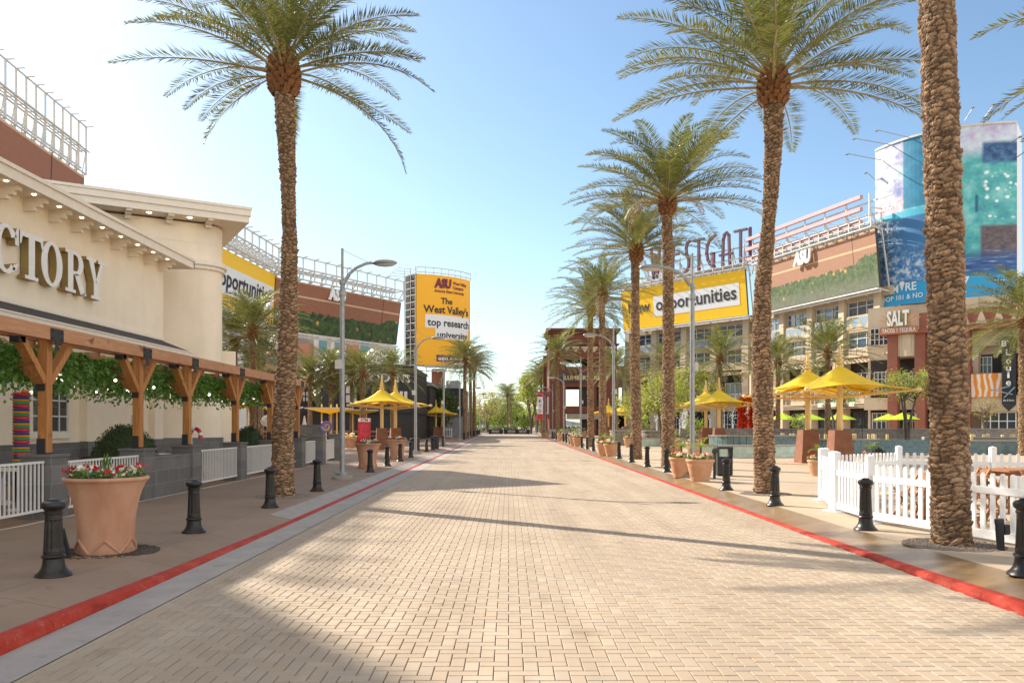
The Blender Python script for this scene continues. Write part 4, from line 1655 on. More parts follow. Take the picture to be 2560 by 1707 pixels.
GR, GL, GP = 'date palms along the right kerb', 'date palms along the left kerb', 'date palms of the plaza'
C1 = crown_meshes(3, 4.15, 42, 110, .56, .027, low=.08, hang=((.1, -.25, 1.1, 4.1), (-.2, .2, 1.0, 4.2), (3.3, -.55, .7, 2.7), (1.7, -.7, .5, 2.1), (2.7, .25, .8, 3.6)))
C2 = crown_meshes(8, 4.1, 46, 110, .56, .027, low=.0)
C3 = crown_meshes(21, 4.0, 56, 88, .56, .032, dead=3, low=.02, hang=((2.6, .1, 1.1, 3.6),))
C4 = crown_meshes(33, 3.9, 52, 60, .52, .042, dead=3, low=-.35, droop=3)
C5 = crown_meshes(45, 3.4, 46, 50, .5, .046, low=-.45, droop=3)
C6 = crown_meshes(57, 3.5, 46, 50, .5, .046, low=-.3, droop=5)
K1, K2 = collar_mesh(.27, 1), collar_mesh(.25, 2)

RP0 = [(0, .27), (.25, .235), (2, .225), (4.5, .195), (6.0, .15), (6.8, .138), (7.6, .165), (8.6, .20), (9.6, .205), (10.4, .21)]
T_L1 = trunk_mesh(9.9, RP0, [(0, 0), (1.5, -.03), (3.5, .1), (6, .14), (7.5, .1), (9.6, .0)], 4)
palm(-5.23, 18.5, T_L1, C1, K1, 10.05, 'tall date palm standing alone on the left pavement before the street lamp', GL, 0.0, bx=0.0, csc=.88)
gravel_ring(-5.2, 18.4, .62, 'dark gravel ring at the foot of the left palm')
T_P1 = trunk_mesh(13.2, [(0, .255), (.3, .225), (4, .215), (7.5, .20), (10.2, .20)], [(0, 0), (2, -.04), (5, -.12), (7.4, -.2), (10.2, -.25)], 9, ns=64, dz=.016)
palm(6.02, 10.83, T_P1, C2, K1, 13.4, 'nearest date palm, only its thick trunk in view, inside the picket fence line', GR, 2.2, bx=-.25)
gravel_ring(6.0, 10.75, .63, 'tan gravel ring at the foot of the nearest right palm')
T_P2 = trunk_mesh(10.0, RP0, [(0, 0), (2, -.05), (3.6, -.1), (5, -.06), (7, .12), (8.5, .2), (9.7, .2)], 15)
palm(6.2, 19.26, T_P2, C2, K1, 10.1, 'second nearest date palm on the right with a wavy trunk and full crown', GR, 0.9, bx=.2)
gravel_ring(6.15, 19.1, .6, 'gravel ring at the foot of the second right palm')
T_P3 = trunk_mesh(10.2, [(0, .27), (.3, .245), (5, .21), (8, .175), (10.2, .2)], [(0, 0), (5, .02), (10.2, -.05)], 22, dz=.025)
palm(6.18, 30.9, T_P3, C3, K2, 10.55, 'third date palm on the right with some dry brown hanging fronds', GR, 0.5, bx=-.03)
gravel_ring(6.15, 30.8, .6, 'gravel ring at the foot of the third right palm')
T_P4 = trunk_mesh(10.0, [(0, .28), (.3, .25), (5, .21), (8, .175), (10.2, .2)], [(0, 0), (5, -.05), (10.2, -.05)], 28, dz=.03)
palm(6.15, 38.4, T_P4, C3, K2, 10.25, 'fourth date palm on the right, trunk right of the second pot pair', GR, 2.9, csc=.92)
palm(6.17, 52.5, T_P3, C4, K2, 10.4, 'fifth date palm on the right, standing just before the sixth', GR, 1.2, csc=.95)
palm(6.17, 59.8, T_P4, C4, K2, 10.5, 'sixth date palm on the right, its crown left of the fifth', GR, 3.9)
palm(6.17, 100.8, T_P3, C4, K2, 10.6, 'date palm in front of the red brown tower', GR, .3, csc=1.15)
for i, (y, h) in enumerate(((138, 10.2), (150, 10.4))):
    palm(6.2, y, T_P4, C3, K2, h, ['dark date palm left of the red brown tower, nearer of two', 'dark date palm left of the red brown tower, farther of two'][i], GR, i * 2.1, csc=1.15)
for i, (y, h, px) in enumerate(((95, 9.0, 1163), (107, 9.3, 1176), (120, 9.6, 1186))):
    palm((px - VX) * y / F, y, T_P3 if i % 2 else T_P4, C3 if i % 2 else C4, K2, h + .6,
         ['date palm leftmost of the three below the yellow billboard', 'middle date palm of the three below the yellow billboard', 'date palm rightmost of the three below the yellow billboard'][i], GL, i * 1.7, csc=1.05)
T_S = trunk_mesh(8.0, [(0, .22), (.3, .18), (4, .16), (8, .16)], [(0, 0), (8, 0)], 40, dz=.04, ns=30, nc=11)


def small_palm(px, py, Y, label, cr, rz, csc=1.0, name=GP, z0=0, bulbs=True):
    p = at(px, py, Y)
    t = thing('palm_tree', label, 'palm tree', (p.x, Y, z0), 0, name)
    h = p.z - z0
    tr = mesh_child('trunk', T_S, t)
    tr.scale = (1, 1, h / 8.0)
    g = mesh_child('frond_crown', cr[0], t, (0, 0, h + .1), rz, csc)
    mesh_child('frond_stalks', cr[1], g)
    if cr[2]:
        mesh_child('dead_fronds', cr[2], t, (0, 0, h + .1), rz, csc)
    mesh_child('leaf_bases', K2, t, (0, 0, h + .05), rz, .85)
    if bulbs:
        bl = mesh_child('wrapped_lights', BULBS, t)
        bl.scale = (1, 1, h / 8.0)
        bl['kind'] = 'stuff'
    return t


mb = MB()
for i in range(420):
    a, z = U(0, 6.28), U(.2, 7.4)
    r = float(np.interp(z, [0, .3, 4, 8], [.22, .18, .16, .16])) + .045
    c = Vector((r * math.cos(a), r * math.sin(a), z))
    mb.sphere(c, .016, 5, 3)
o = mb.build('t', MT['gold_bulb']); BULBS = o.data; bpy.data.objects.remove(o)

small_palm(586, 852, 49, 'shorter date palm nearest the tower on the left plaza', C5, .4, 1.1)
small_palm(632, 826, 46, 'taller date palm in front of the yellow screen on the left plaza', C6, 1.4, 1.05)
small_palm(652, 900, 58, 'small date palm peeking out left of the big left palm trunk', C5, 2.4)
small_palm(775, 948, 70, 'date palm with drooping dry fronds right of the big left trunk', C6, 3.1)
small_palm(828, 930, 70, 'date palm just left of the first left lamp pole, before the black bar', C5, 4.4)
small_palm(880, 943, 72, 'shorter date palm right of the first left lamp pole', C6, 5.4)
small_palm(907, 937, 68, 'date palm in front of the bar sign letters, right of the lamp', C5, .9, 1.1)
small_palm(981, 928, 74, 'date palm covering the middle of the bar sign', C6, 1.9)
small_palm(1800, 895, 64, 'date palm on the plaza below the white words of the yellow banner', C5, 2.0, 1.05)
small_palm(2069, 880, 60, 'date palm on the plaza behind the nearest yellow canopies', C6, 3.0, 1.15)
small_palm(1945, 905, 66, 'date palm on the plaza half hidden behind the second right trunk', C5, 5.0)
small_palm(1668, 918, 72, 'date palm on the plaza between the third and fourth right trunks', C6, 4.1)
small_palm(1538, 918, 84, 'date palm on the plaza right of the red brown tower', C5, .1)
small_palm(2556, 795, 43, 'large date palm at the right edge in front of the picture billboard', C5, 1.1, 1.15)
mid = small_palm(1269, 988, 185, 'date palm in the middle of the street beyond the black barriers', C6, 1.0, 1.35, 'far palms', bulbs=False)
mid.children[0].scale = (1.7, 1.7, mid.children[0].scale.z)
small_palm(1277, 1010, 215, 'second date palm directly behind the middle one at the street end', C5, 2.0, 1.4, 'far palms', bulbs=False)
# crown just outside the right edge whose frond tips hang into view
small_palm(2955, 90, 15.5, 'date palm whose frond tips reach in at the upper right edge', C6, 2.7, 1.0, GR, bulbs=False)

# =================================================================== STREET LAMPS
def make_lamp():
    t = thing('street_lamp', 'grey street lamp', 'street lamp', (0, 0, 0), 0, 'grey curved-arm street lamps')
    mb = MB(); mb.lathe([(.31, 0), (.31, .09), (.29, .11), (.05, .115)], 32); mb.build('footing', MT['cap'], t)
    mb = MB()
    mb.lathe([(.17, .11), (.17, .2), (.165, .21), (.09, .215)], 20); mb.box(-.28, -.2, -.04, .04, .1, .26)
    mb.build('base_flange', MT['galv'], t)
    mb = MB()
    mb.path([(0, 0, .1), (0, 0, 5.9), (0, 0, 6.05)], [.082, .07, .07], 14)
    mb.path([(0, 0, 6.0), (0, 0, 7.04)], [.042, .04], 10)
    mb.build('pole', MT['galv'], t, smooth=40)
    arm = [(.0, 0, 5.72), (.06, 0, 6.02), (.2, 0, 6.25), (.42, 0, 6.44), (.7, 0, 6.57), (1.0, 0, 6.62)]
    mb = MB()
    for a, b in zip(arm[:-1], arm[1:]):
        mb.beam(a, b, .07, .1, up=(0, 1, 0))
    mb.path([(-.07, 0, 5.55), (-.05, 0, 5.75), (.05, 0, 6.0), (.22, 0, 6.24)], .05, 8)
    mb.lathe([(.11, 5.6), (.11, 5.75)], 14); mb.lathe([(.1, 5.95), (.1, 6.05)], 14)
    mb.build('arm', MT['galv'], t)
    mb = MB(); mb.tube((0, 0, 7.0), (.78, 0, 6.62), .008, n=5); mb.build('stay_cable', MT['galv'], t)
    mb = MB(); mb.sphere((1.28, 0, 6.60), .4, 24, 10, (1, .5, .24)); mb.build('lamp_head', MT['galv'], t, smooth=True)
    mb = MB(); mb.sphere((1.3, 0, 6.56), .33, 20, 8, (1, .52, .24)); mb.build('lens', MT['lens'], t, smooth=True)
    mb = MB(); mb.box(-.2, .01, -.13, -.04, 3.36, 3.63); mb.lathe([(.02, 0), (.02, .01)], 8, (-.1, -.135, 3.5)); mb.build('control_box', MT['lens'], t, bevel=.008)
    return t


lp = make_lamp()
lls = [(24.3, 'first grey street lamp on the left, arm over the road'), (45.3, 'second grey street lamp on the left, left of the yellow billboard'),
       (65.0, 'third grey street lamp on the left, below the yellow billboard'), (86, 'fourth grey street lamp on the left, before the three palms'),
       (106, 'fifth grey street lamp on the left, among the three palms'), (127, 'sixth grey street lamp on the left, right of the three palms'),
       (146, 'farthest grey street lamp on the left by the tan tree')]
for i, (y, lab) in enumerate(lls):
    x = -5.08 if i == 0 else -5.3
    if i == 0:
        lp.location = (x, y, 0); lp['label'] = lab
    else:
        dup(lp, (x, y, 0), 0, lab)
rls = [(25.0, 'first grey street lamp on the right, standing by the near flower pots'), (43.8, 'second grey street lamp on the right, before the red brown tower edge'),
       (63.7, 'third grey street lamp on the right, in front of the red brown tower'), (83.5, 'fourth grey street lamp on the right, left in front of the tower'),
       (105, 'fifth grey street lamp on the right, at the tower left edge'), (126, 'sixth grey street lamp on the right, carrying red and white banners')]
for y, lab in rls:
    dup(lp, (5.76, y, 0), math.pi, lab)
bs = thing('pole_banner', 'tall red and white banner hanging left of the sixth right lamp pole', 'banner', (4.95, 126, 0))
mb = MB(); mb.box(-.42, .42, -.02, .02, 3.0, 6.7); mb.build('cloth', MT['adwhite'], bs)
mb = MB(); mb.box(-.43, .43, -.025, .025, 6.1, 6.9); mb.box(-.43, .43, -.025, .025, 2.6, 3.4); mb.build('coloured_end', MT['atm'], bs)
mb = MB(); mb.box(.42, .82, -.02, .02, 6.85, 6.9); mb.box(.42, .82, -.02, .02, 2.6, 2.65); mb.build('bracket', MT['galv'], bs)
b2 = dup(bs, (6.5, 126.1, 0), math.pi, 'tall red and white banner hanging right of the sixth right lamp pole')
mk_text('E', 'E', .02, .003); mk_text('T', 'T', .02, .003); mk_text('D', 'D', .02, .003)
mb = MB()
for k, c in enumerate('ETD'):
    mb.text(c, (0, -.03, 5.2 - k * .8), (1, 0, 0), (0, 0, 1), (0, -1, 0), w=.45, h=.5, center=True)
mb.build('lettering', MT['maroon'], bs)

# =================================================================== YELLOW TENSILE CANOPIES
def make_canopy():
    t = thing('yellow_canopy', 'yellow peaked canopy', 'canopy', (0, 0, 0), 0, 'yellow peaked canopies')
    mb = MB()
    for (z0, z1, a, b) in ((0, .72, .45, .385), (.735, 1.45, .383, .33)):
        mb.add([(-a, -a, z0), (a, -a, z0), (a, a, z0), (-a, a, z0), (-b, -b, z1), (b, -b, z1), (b, b, z1), (-b, b, z1)], MB.BF)
    mb.add([(-.38, -.38, .72), (.38, -.38, .72), (.38, .38, .72), (-.38, .38, .72), (-.38, -.38, .735), (.38, -.38, .735), (.38, .38, .735), (-.38, .38, .735)], MB.BF)
    mb.build('plinth', MT['corten'], t)
    mb = MB(); mb.path([(0, 0, 1.4), (0, 0, 4.02)], .115, 14); mb.build('post', MT['ypost'], t, smooth=40)
    w, za, ze = 1.98, 4.0, 3.02
    vs, fs = [], []
    NS, NU = 40, 14
    for j in range(NU + 1):
        u = j / NU
        for i in range(NS):
            s = i / NS * 4
            k = int(s); f = s - k
            cs = [(-1, -1), (1, -1), (1, 1), (-1, 1), (-1, -1)]
            ex = cs[k][0] + (cs[k + 1][0] - cs[k][0]) * f
            ey = cs[k][1] + (cs[k + 1][1] - cs[k][1]) * f
            sag = 1 - (2 * f - 1) ** 2
            q = 1 - .13 * sag
            r0 = .13
            l = math.hypot(ex, ey)
            bx, by = ex / l * r0, ey / l * r0
            x = bx + (ex * w * q - bx) * u
            y = by + (ey * w * q - by) * u
            edge = ze + .2 * sag
            z = edge + (za - edge) * (1 - u) ** 1.75
            vs.append((x, y, z))
    for j in range(NU):
        for i in range(NS):
            i2 = (i + 1) % NS
            fs.append((j * NS + i, (j + 1) * NS + i, (j + 1) * NS + i2, j * NS + i2))
    mb = MB(); mb.add(vs, fs)
    o = mb.build('fabric', MT['yellow'], t, smooth=True)
    so = o.modifiers.new('thickness', 'SOLIDIFY'); so.thickness = .02
    for sx, sy in ((-1, -1), (1, -1), (1, 1), (-1, 1)):
        mb = MB()
        mb.tube((sx * .08, sy * .08, 2.78), (sx * (w + .05), sy * (w + .05), 2.98), .05, .04, 8)
        mb.tube((sx * .08, sy * .08, 3.35), (sx * 1.3, sy * 1.3, 2.9), .03, n=6)
        mb.sphere((sx * (w + .12), sy * (w + .12), 2.99), .09, 8, 6, (1.3, 1.3, 1))
        mb.build('arm', MT['ypost'], t)
    mb = MB()
    mb.lathe([(.15, 3.92), (.14, 4.05), (.12, 4.1), (.2, 4.12), (.2, 4.15), (.09, 4.17), (.085, 4.27), (.165, 4.28), (.165, 4.31), (.075, 4.33), (.07, 4.42), (.13, 4.43), (.13, 4.455), (.06, 4.47), (.05, 4.85), (.03, 4.87)], 16)
    mb.build('finial', MT['ypost'], t, smooth=30)
    return t


cp = make_canopy()
cl = [(13.3, 32.0, 'nearest yellow peaked canopy on the right plaza, front of the pair', 0), (13.1, 34.9, 'yellow peaked canopy just behind the nearest one on the right', .03),
      (14.25, 54.0, 'yellow peaked canopy right of the first right lamp, front of the pair', 0), (14.1, 57.0, 'yellow peaked canopy left behind in the pair by the red flower arch', .05),
      (13.3, 91, 'yellow peaked canopy beyond the fourth right trunk, right one', .1), (12.0, 96, 'yellow peaked canopy beyond the fifth right trunk, left one', 0),
      (-8.45, 53.0, 'large yellow peaked canopy on the left plaza, front of the pair', .25), (-8.0, 56.2, 'large yellow peaked canopy on the left plaza, behind in the pair', .3),
      (-9.25, 101, 'smaller yellow peaked canopy by the dark tree on the left, front one', .2), (-8.8, 104.5, 'smaller yellow peaked canopy by the dark tree on the left, rear one', .2)]
for i, (x, y, lab, rz) in enumerate(cl):
    if i == 0:
        cp.location = (x, y, 0); cp.rotation_euler.z = rz; cp['label'] = lab
    else:
        dup(cp, (x, y, 0), rz, lab)


def make_funnel():
    t = thing('funnel_canopy', 'yellow inverted canopy in a pale frame', 'canopy', (0, 0, 0), 0, 'yellow inverted square canopies')
    w = 1.55
    mb = MB(); mb.add([(-w, -w, 2.95), (w, -w, 2.95), (w, w, 2.95), (-w, w, 2.95), (0, 0, 2.55)], [(0, 1, 4), (1, 2, 4), (2, 3, 4), (3, 0, 4)])
    o = mb.build('fabric', MT['yellow'], t); m = o.modifiers.new('t', 'SOLIDIFY'); m.thickness = .02
    mb = MB()
    c = [(-w, -w), (w, -w), (w, w), (-w, w)]
    for a, b in zip(c, c[1:] + c[:1]):
        mb.beam((*a, 2.97), (*b, 2.97), .09)
    mb.build('rim', MT['steelw'], t)
    for x, y in ((-.6, 0), (.6, 0), (0, .6)):
        mb = MB(); mb.beam((x, y, 0), (x, y, 3.3), .1); mb.build('post', MT['ypost'], t)
    return t


fn = make_funnel()
for i, (x, y, lab) in enumerate([(-14.2, 63, 'yellow inverted canopy with three pale posts, left of the first lamp'), (-13.3, 71, 'yellow inverted canopy behind the red cash kiosk'),
                                 (-15.4, 45, 'yellow inverted canopy close to the tower, left of the fourth post'), (-17.2, 60, 'yellow inverted canopy farther back behind the pergola')]):
    if i == 0:
        fn.location = (x, y, 0); fn['label'] = lab
    else:
        dup(fn, (x, y, 0), .1 * i, lab)

# =================================================================== KIOSKS, BINS, STOP SIGN, BARRIERS
def kiosk(x, y, lab, rz=0):
    t = thing('cash_kiosk', lab, 'kiosk', (x, y, 0), rz)
    mb = MB(); mb.box(-.5, .5, -.4, .4, 0, 2.25); mb.build('body', MT['atm'], t, bevel=.02)
    mb = MB(); mb.box(-.36, .36, -.412, -.4, .5, 1.8); mb.build('screen', MT['atmface'], t)
    mb = MB(); mb.box(-.46, .46, -.42, -.4, 1.92, 2.2); mb.box(.5, .512, -.35, .35, 1.92, 2.2); mb.build('header', MT['adwhite'], t)
    mb = MB(); mb.text('ATM', (0, -.424, 1.98), (1, 0, 0), (0, 0, 1), (0, -1, 0), w=.6, h=.17, center=True); mb.build('lettering', MT['ink'], t)
    return t


kiosk(-11.9, 65.6, 'red cash machine kiosk under the large yellow canopy, nearer one', .12)
kiosk(-10.9, 100, 'red cash machine kiosk left of the smaller canopy, farther one', .1)


def bin_(x, y, lab):
    t = thing('litter_bin', lab, 'bin', (x, y, 0))
    mb = MB(); mb.lathe([(.27, 0), (.29, .05), (.29, .78), (.27, .8)], 40, flute=lambda i, k: 1 - (.06 if k % 2 else 0)); mb.build('body', MT['blackiron'], t)
    mb = MB(); mb.lathe([(.3, .78), (.31, .82), (.29, .87), (.14, .9), (.14, .88)], 28); mb.build('lid', MT['blackiron'], t)
    return t


bin_(-5.55, 47.0, 'dark ribbed litter bin at the second left street lamp')
bin_(-5.15, 55.4, 'dark ribbed litter bin farther along the left kerb')
t = thing('litter_bin', 'black square litter bin with open hooded top, right plaza by the flower pots', 'bin', (7.0, 26.0, 0))
mb = MB(); mb.box(-.25, .25, -.25, .25, .03, .62); mb.build('body', MT['black'], t, bevel=.03)
mb = MB()
for sx in (-.23, .23):
    mb.box(sx - .025, sx + .025, -.24, .24, .62, .9)
mb.box(-.26, .26, -.26, .26, .88, .95)
mb.build('hood', MT['black'], t, bevel=.015)
t = thing('sign_post', 'thin black sign post left of the square litter bin', 'post', (6.35, 24.6, 0))
mb = MB(); mb.box(-.035, .035, -.03, .03, 0, .88); mb.build('post', MT['black'], t)
mb = MB(); mb.obox((0, -.05, .86), (.08, 0, 0), (0, .012, .02), (0, -.03, .05)); mb.build('plaque', MT['darkframe'], t)
t = thing('stop_sign', 'red octagonal STOP sign on a post at the street end', 'sign', (4.6, 133, 0))
mb = MB(); mb.tube((0, .04, 0), (0, .04, 3.1), .04); mb.build('post', MT['galv'], t)
oc = [(math.cos(R(22.5 + 45 * i)), math.sin(R(22.5 + 45 * i))) for i in range(8)]
mb = MB(); mb.extrude([(a * .4, b * .4) for a, b in oc], (0, 0, 2.68), (1, 0, 0), (0, 0, 1), (0, 1, 0), .02); mb.build('border', MT['adwhite'], t)
mb = MB(); mb.extrude([(a * .37, b * .37) for a, b in oc], (0, -.006, 2.68), (1, 0, 0), (0, 0, 1), (0, 1, 0), .006); mb.build('panel', MT['atm'], t)
mb = MB(); mb.text('STOP', (0, -.011, 2.57), (1, 0, 0), (0, 0, 1), (0, -1, 0), w=.56, h=.22, center=True); mb.build('lettering', MT['adwhite'], t)


def barrier(x0, x1, y, labs, words):
    t = thing('barrier', labs, 'barrier', ((x0 + x1) / 2, y, 0))
    w = (x1 - x0) / 2
    mb = MB(); mb.box(-w, w, -.03, .03, .15, .95); mb.build('cover', MT['black'], t)
    for s in (-w + .2, w - .2):
        mb = MB(); mb.box(s - .03, s + .03, -.35, .35, 0, .15); mb.build('foot', MT['salmon'], t)
    mb = MB()
    for c in words:
        mb.text('WESTGATE', (c, -.036, .48), (1, 0, 0), (0, 0, 1), (0, -1, 0), w=1.25, h=.3, center=True)
        mb.box(c - .6, c + .6, -.036, -.031, .36, .39)
    mb.build('lettering', MT['adwhite'], t)


barrier(-3.35, -1.0, 132, 'black fabric street barrier with one WESTGATE word, left', (-.05,))
barrier(-.8, 3.5, 132, 'longer black fabric street barrier with two WESTGATE words, right', (-.95, .95))

# =================================================================== PICKET FENCE
def picket(P, lab, post_h=1.13, ph=.99, sp=.155, skip_first=False, rail=.8):
    """one white picket fence run through the points P; built as a single thing with posts"""
    t = thing('picket_fence', lab, 'fence', (P[0][0], P[0][1], kerb_h(P[0][1])), 0, 'white picket fences')
    o = Vector((P[0][0], P[0][1], 0))
    for i, p in enumerate(P):
        q = Vector((p[0], p[1], 0)) - o
        mb = MB(); mb.box(q.x - .062, q.x + .062, q.y - .062, q.y + .062, .0, post_h)
        mb.add([(q.x - .068, q.y - .068, post_h), (q.x + .068, q.y - .068, post_h), (q.x + .068, q.y + .068, post_h), (q.x - .068, q.y + .068, post_h), (q.x, q.y, post_h + .03)],
               [(0, 1, 4), (1, 2, 4), (2, 3, 4), (3, 0, 4), (3, 2, 1, 0)])
        mb.lathe([(.19, 0), (.19, .012)], 20, (q.x, q.y, .004))
        mb.build('post', MT['white'], t, bevel=.004)
    for a, b in zip(P[:-1], P[1:]):
        a, b = Vector((a[0], a[1], 0)) - o, Vector((b[0], b[1], 0)) - o
        d = (b - a); L = d.length; d.normalize()
        n = Vector((d.y, -d.x, 0))
        for z0, z1 in ((.07, .19), (rail - .1, rail)):
            mb = MB(); c = (a + b) / 2 + Vector((0, 0, (z0 + z1) / 2)); mb.obox(c, d * (L / 2 - .05), n * .024, (0, 0, (z1 - z0) / 2)); mb.build('rail', MT['white'], t, bevel=.004)
        k = int((L - .2) / sp)
        mb = MB()
        for j in range(k):
            s = .1 + (L - .2) * (j + .5) / k
            c = a + d * s
            w = .038
            # rounded top
            prof = [(-w, .19), (w, .19), (w, ph - .03), (w * .6, ph - .006), (0, ph), (-w * .6, ph - .006), (-w, ph - .03)]
            mb.extrude(prof, c - n * .012, d, (0, 0, 1), n, .024)
        mb.build('pickets', MT['white'], t)
    return t


picket([(6.88, 17.5), (6.27, 15.4)], 'short white picket fence end panel left of the patio')
picket([(6.25, 15.2), (6.12, 13.5), (6.55, 11.7), (7.0, 9.7), (7.6, 7.6)], 'white picket fence along the kerb in front of the wooden tables')
picket([(7.0, 17.6), (9.5, 19.4), (11.3, 18.6), (13.0, 17.9), (15, 17.0)], 'white picket fence at the back of the patio')


def folding_chair():
    t = thing('wooden_stool', 'brown wooden folding stool', 'chair', (0, 0, 0), 0, 'brown wooden folding chairs on the fenced patio')
    for sx in (-.22, .22):
        mb = MB(); mb.beam((sx, -.28, 0), (sx, .22, .72), .045, .03); mb.build('leg', MT['wood2'], t)
        mb = MB(); mb.beam((sx * .85, .3, 0), (sx * .85, -.26, 1.02), .045, .03); mb.build('leg', MT['wood2'], t)
    mb = MB()
    for k in range(5):
        mb.box(-.22, .22, -.2 + k * .09, -.13 + k * .09, .6, .625)
    mb.build('seat', MT['wood2'], t)
    mb = MB()
    for z in (.8, .92):
        mb.box(-.22, .22, -.23 - (z - .8) * .3, -.205 - (z - .8) * .3, z, z + .07)
    mb.build('backrest', MT['wood2'], t)
    mb = MB(); mb.beam((-.22, -.1, .26), (.22, -.1, .26), .03); mb.build('stretcher', MT['wood2'], t)
    return t


def bar_table():
    t = thing('wooden_table', 'brown wooden table', 'table', (0, 0, 0), 0, 'brown wooden tables on the fenced patio')
    mb = MB()
    for k in range(6):
        mb.box(-.45 + k * .15, -.31 + k * .15, -.42, .42, .86, .9)
    mb.build('tabletop', MT['wood2'], t)
    for sx in (-.36, .36):
        for sy in (-.33, .33):
            mb = MB(); mb.beam((sx, sy, 0), (sx * .85, sy * .85, .86), .06); mb.build('leg', MT['wood2'], t)
    mb = MB(); mb.box(-.36, .36, -.36, .36, .78, .855); mb.build('apron', MT['wood2'], t)
    return t


fch, btb = folding_chair(), bar_table()
tb2 = [(7.6, 13.6, 'brown wooden table behind the picket fence, left of the nearest palm trunk'), (8.4, 11.6, 'brown wooden table behind the picket fence, right of the nearest palm trunk'),
       (9.6, 15.2, 'brown wooden table deeper in the patio behind the nearest trunk'), (9.2, 9.8, 'brown wooden table at the right edge behind the picket fence')]
first = True
for i, (x, y, lab) in enumerate(tb2):
    if i == 0:
        btb.location = (x, y, .01); btb['label'] = lab; btb.scale = (.95, .95, .9)
    else:
        dup(btb, (x, y, .01), U(-.2, .2), lab, sc=(.95, .95, .9))
    for j, (dx, dy, rz) in enumerate(((-.72, .05, 1.57), (.75, 0, -1.57), (0, -.75, 3.1), (0.05, .78, 0))):
        L = ['stool on the left side of the ', 'stool on the right side of the ', 'stool on the near side of the ', 'stool on the far side of the '][j] + lab.replace('brown wooden ', '')
        L = ' '.join(L.split()[:16])
        if first:
            fch.location = (x + dx, y + dy, .01); fch.rotation_euler.z = rz; fch['label'] = L; fch.scale = (.9, .9, .8); first = False
        else:
            dup(fch, (x + dx, y + dy, .01), rz + U(-.15, .15), L, sc=(.9, .9, .8))
up = thing('uplight', 'dark grey cylindrical uplight at the foot of the nearest right palm', 'light', (6.35, 10.28, kerb_h(10.3)))
up.rotation_euler = (0, R(-4), .3)
mb = MB(); mb.lathe([(.045, 0), (.045, .12), (.048, .125), (.05, .34), (.056, .345), (.056, .40), (.05, .41)], 20); mb.build('housing', MT['galv0'] if 'galv0' in MT else MT['plate'], up, smooth=40)
mb = MB(); mb.box(.04, .13, -.045, .045, .2, .33); mb.build('junction_box', MT['plate'], up, bevel=.008)

# =================================================================== POOLS AND LOW WALLS OF THE RIGHT PLAZA
def wall_thing(name, lab, P, w, z0, z1, mat, cap=None, capm='cap', cat='wall', caph=.06):
    t = thing(name, lab, cat, (P[0][0], P[0][1], 0))
    mb, mc = MB(), MB()
    for a, b in zip(P[:-1], P[1:]):
        mb.beam((a[0], a[1], (z0 + z1) / 2), (b[0], b[1], (z0 + z1) / 2), w, z1 - z0)
        mc.beam((a[0], a[1], z1 + caph / 2), (b[0], b[1], z1 + caph / 2), w + .08, caph)
    mb.build('wall', mat, t, True)
    if cap:
        mc.build('coping', MT[capm], t, True)
    return t


wall_thing('tiled_wall', 'low pale green tiled wall behind the square litter bin', [(9.75, 40.6), (10.5, 40.2)], .5, 0, .60, MT['gtile'], True)
wall_thing('tiled_wall', 'long low pale green tiled wall in front of the blue pool basin', [(10.55, 40.1), (13.0, 40.4), (16, 41.5)], .5, 0, .58, MT['gtile'], True)
wall_thing('tiled_wall', 'low pale green tiled wall between the third and fourth right trunks', [(10.1, 61.5), (11.9, 61.0), (13.5, 61)], .5, 0, .6, MT['gtile'], True)
wall_thing('tiled_wall', 'small grey green planter block right of the fifth palm trunk', [(11.3, 78), (13.0, 78)], 1.0, 0, .85, MT['rubble'], True)
wall_thing('stone_wall', 'long rough stone wall behind the pools', [(8.9, 66), (12.5, 65.2), (17, 63.5), (22, 62), (27, 61), (33, 61), (41, 63)], .5, 0, 1.32, MT['rubble'], True)
for i, (x, y, lab) in enumerate([(9.2, 64.6, 'pale round stone drum left of the fourth right trunk'), (11.6, 63.6, 'pale round stone drum between the third and second right trunks')]):
    t = thing('stone_drum', lab, 'wall', (x, y, 0))
    mb = MB(); mb.lathe([(1.0, 0), (1.0, 1.12), (.98, 1.14)], 32); mb.build('drum', MT['rubble'], t)
    mb = MB(); mb.lathe([(1.05, 1.14), (1.05, 1.22)], 32); mb.build('coping', MT['cap'], t)


def arc_wall(cx, cy, r, a0, a1, z0, z1, w, lab, mat):
    P = [(cx + r * math.cos(R(a0 + (a1 - a0) * i / 12)), cy + r * math.sin(R(a0 + (a1 - a0) * i / 12))) for i in range(13)]
    return wall_thing('pool_wall', lab, P, w, z0, z1, mat, True)


arc_wall(14.2, 47.6, 2.1, 180, 290, 0, 1.0, .3, 'curved blue tiled basin wall with pale rim left of the second right trunk', MT['btile'])
wall_thing('pool_wall', 'blue mosaic pool wall right of the second right trunk', [(14.4, 44.6), (16.6, 44.2)], .5, 0, 1.02, MT['btile'], True)
arc_wall(18.6, 46.5, 2.6, 225, 330, 0, .82, .35, 'curved blue mosaic pool wall behind the picket fence, right of the canopy plinths', MT['btile'])
wall_thing('pool_wall', 'blue mosaic pool wall right of the nearest palm trunk', [(25.2, 45), (29.5, 44)], .5, 0, .74, MT['btile'], True)
wall_thing('pool_wall', 'thin stone ledge of the far pool at the right edge', [(26, 50), (36, 48)], .5, .5, .86, MT['cap'], True)
st = thing('cascade_steps', 'dark stepped water cascade behind the picket fence', 'steps', (22, 46, 0))
for k in range(7):
    mb = MB(); mb.box(20.6, 25.2, 43.2 + k * .35, 43.2 + (k + 1) * .35 + .02, 0, .12 + k * .115); mb.build('step', MT['btile'], st, True)
wt = MB()
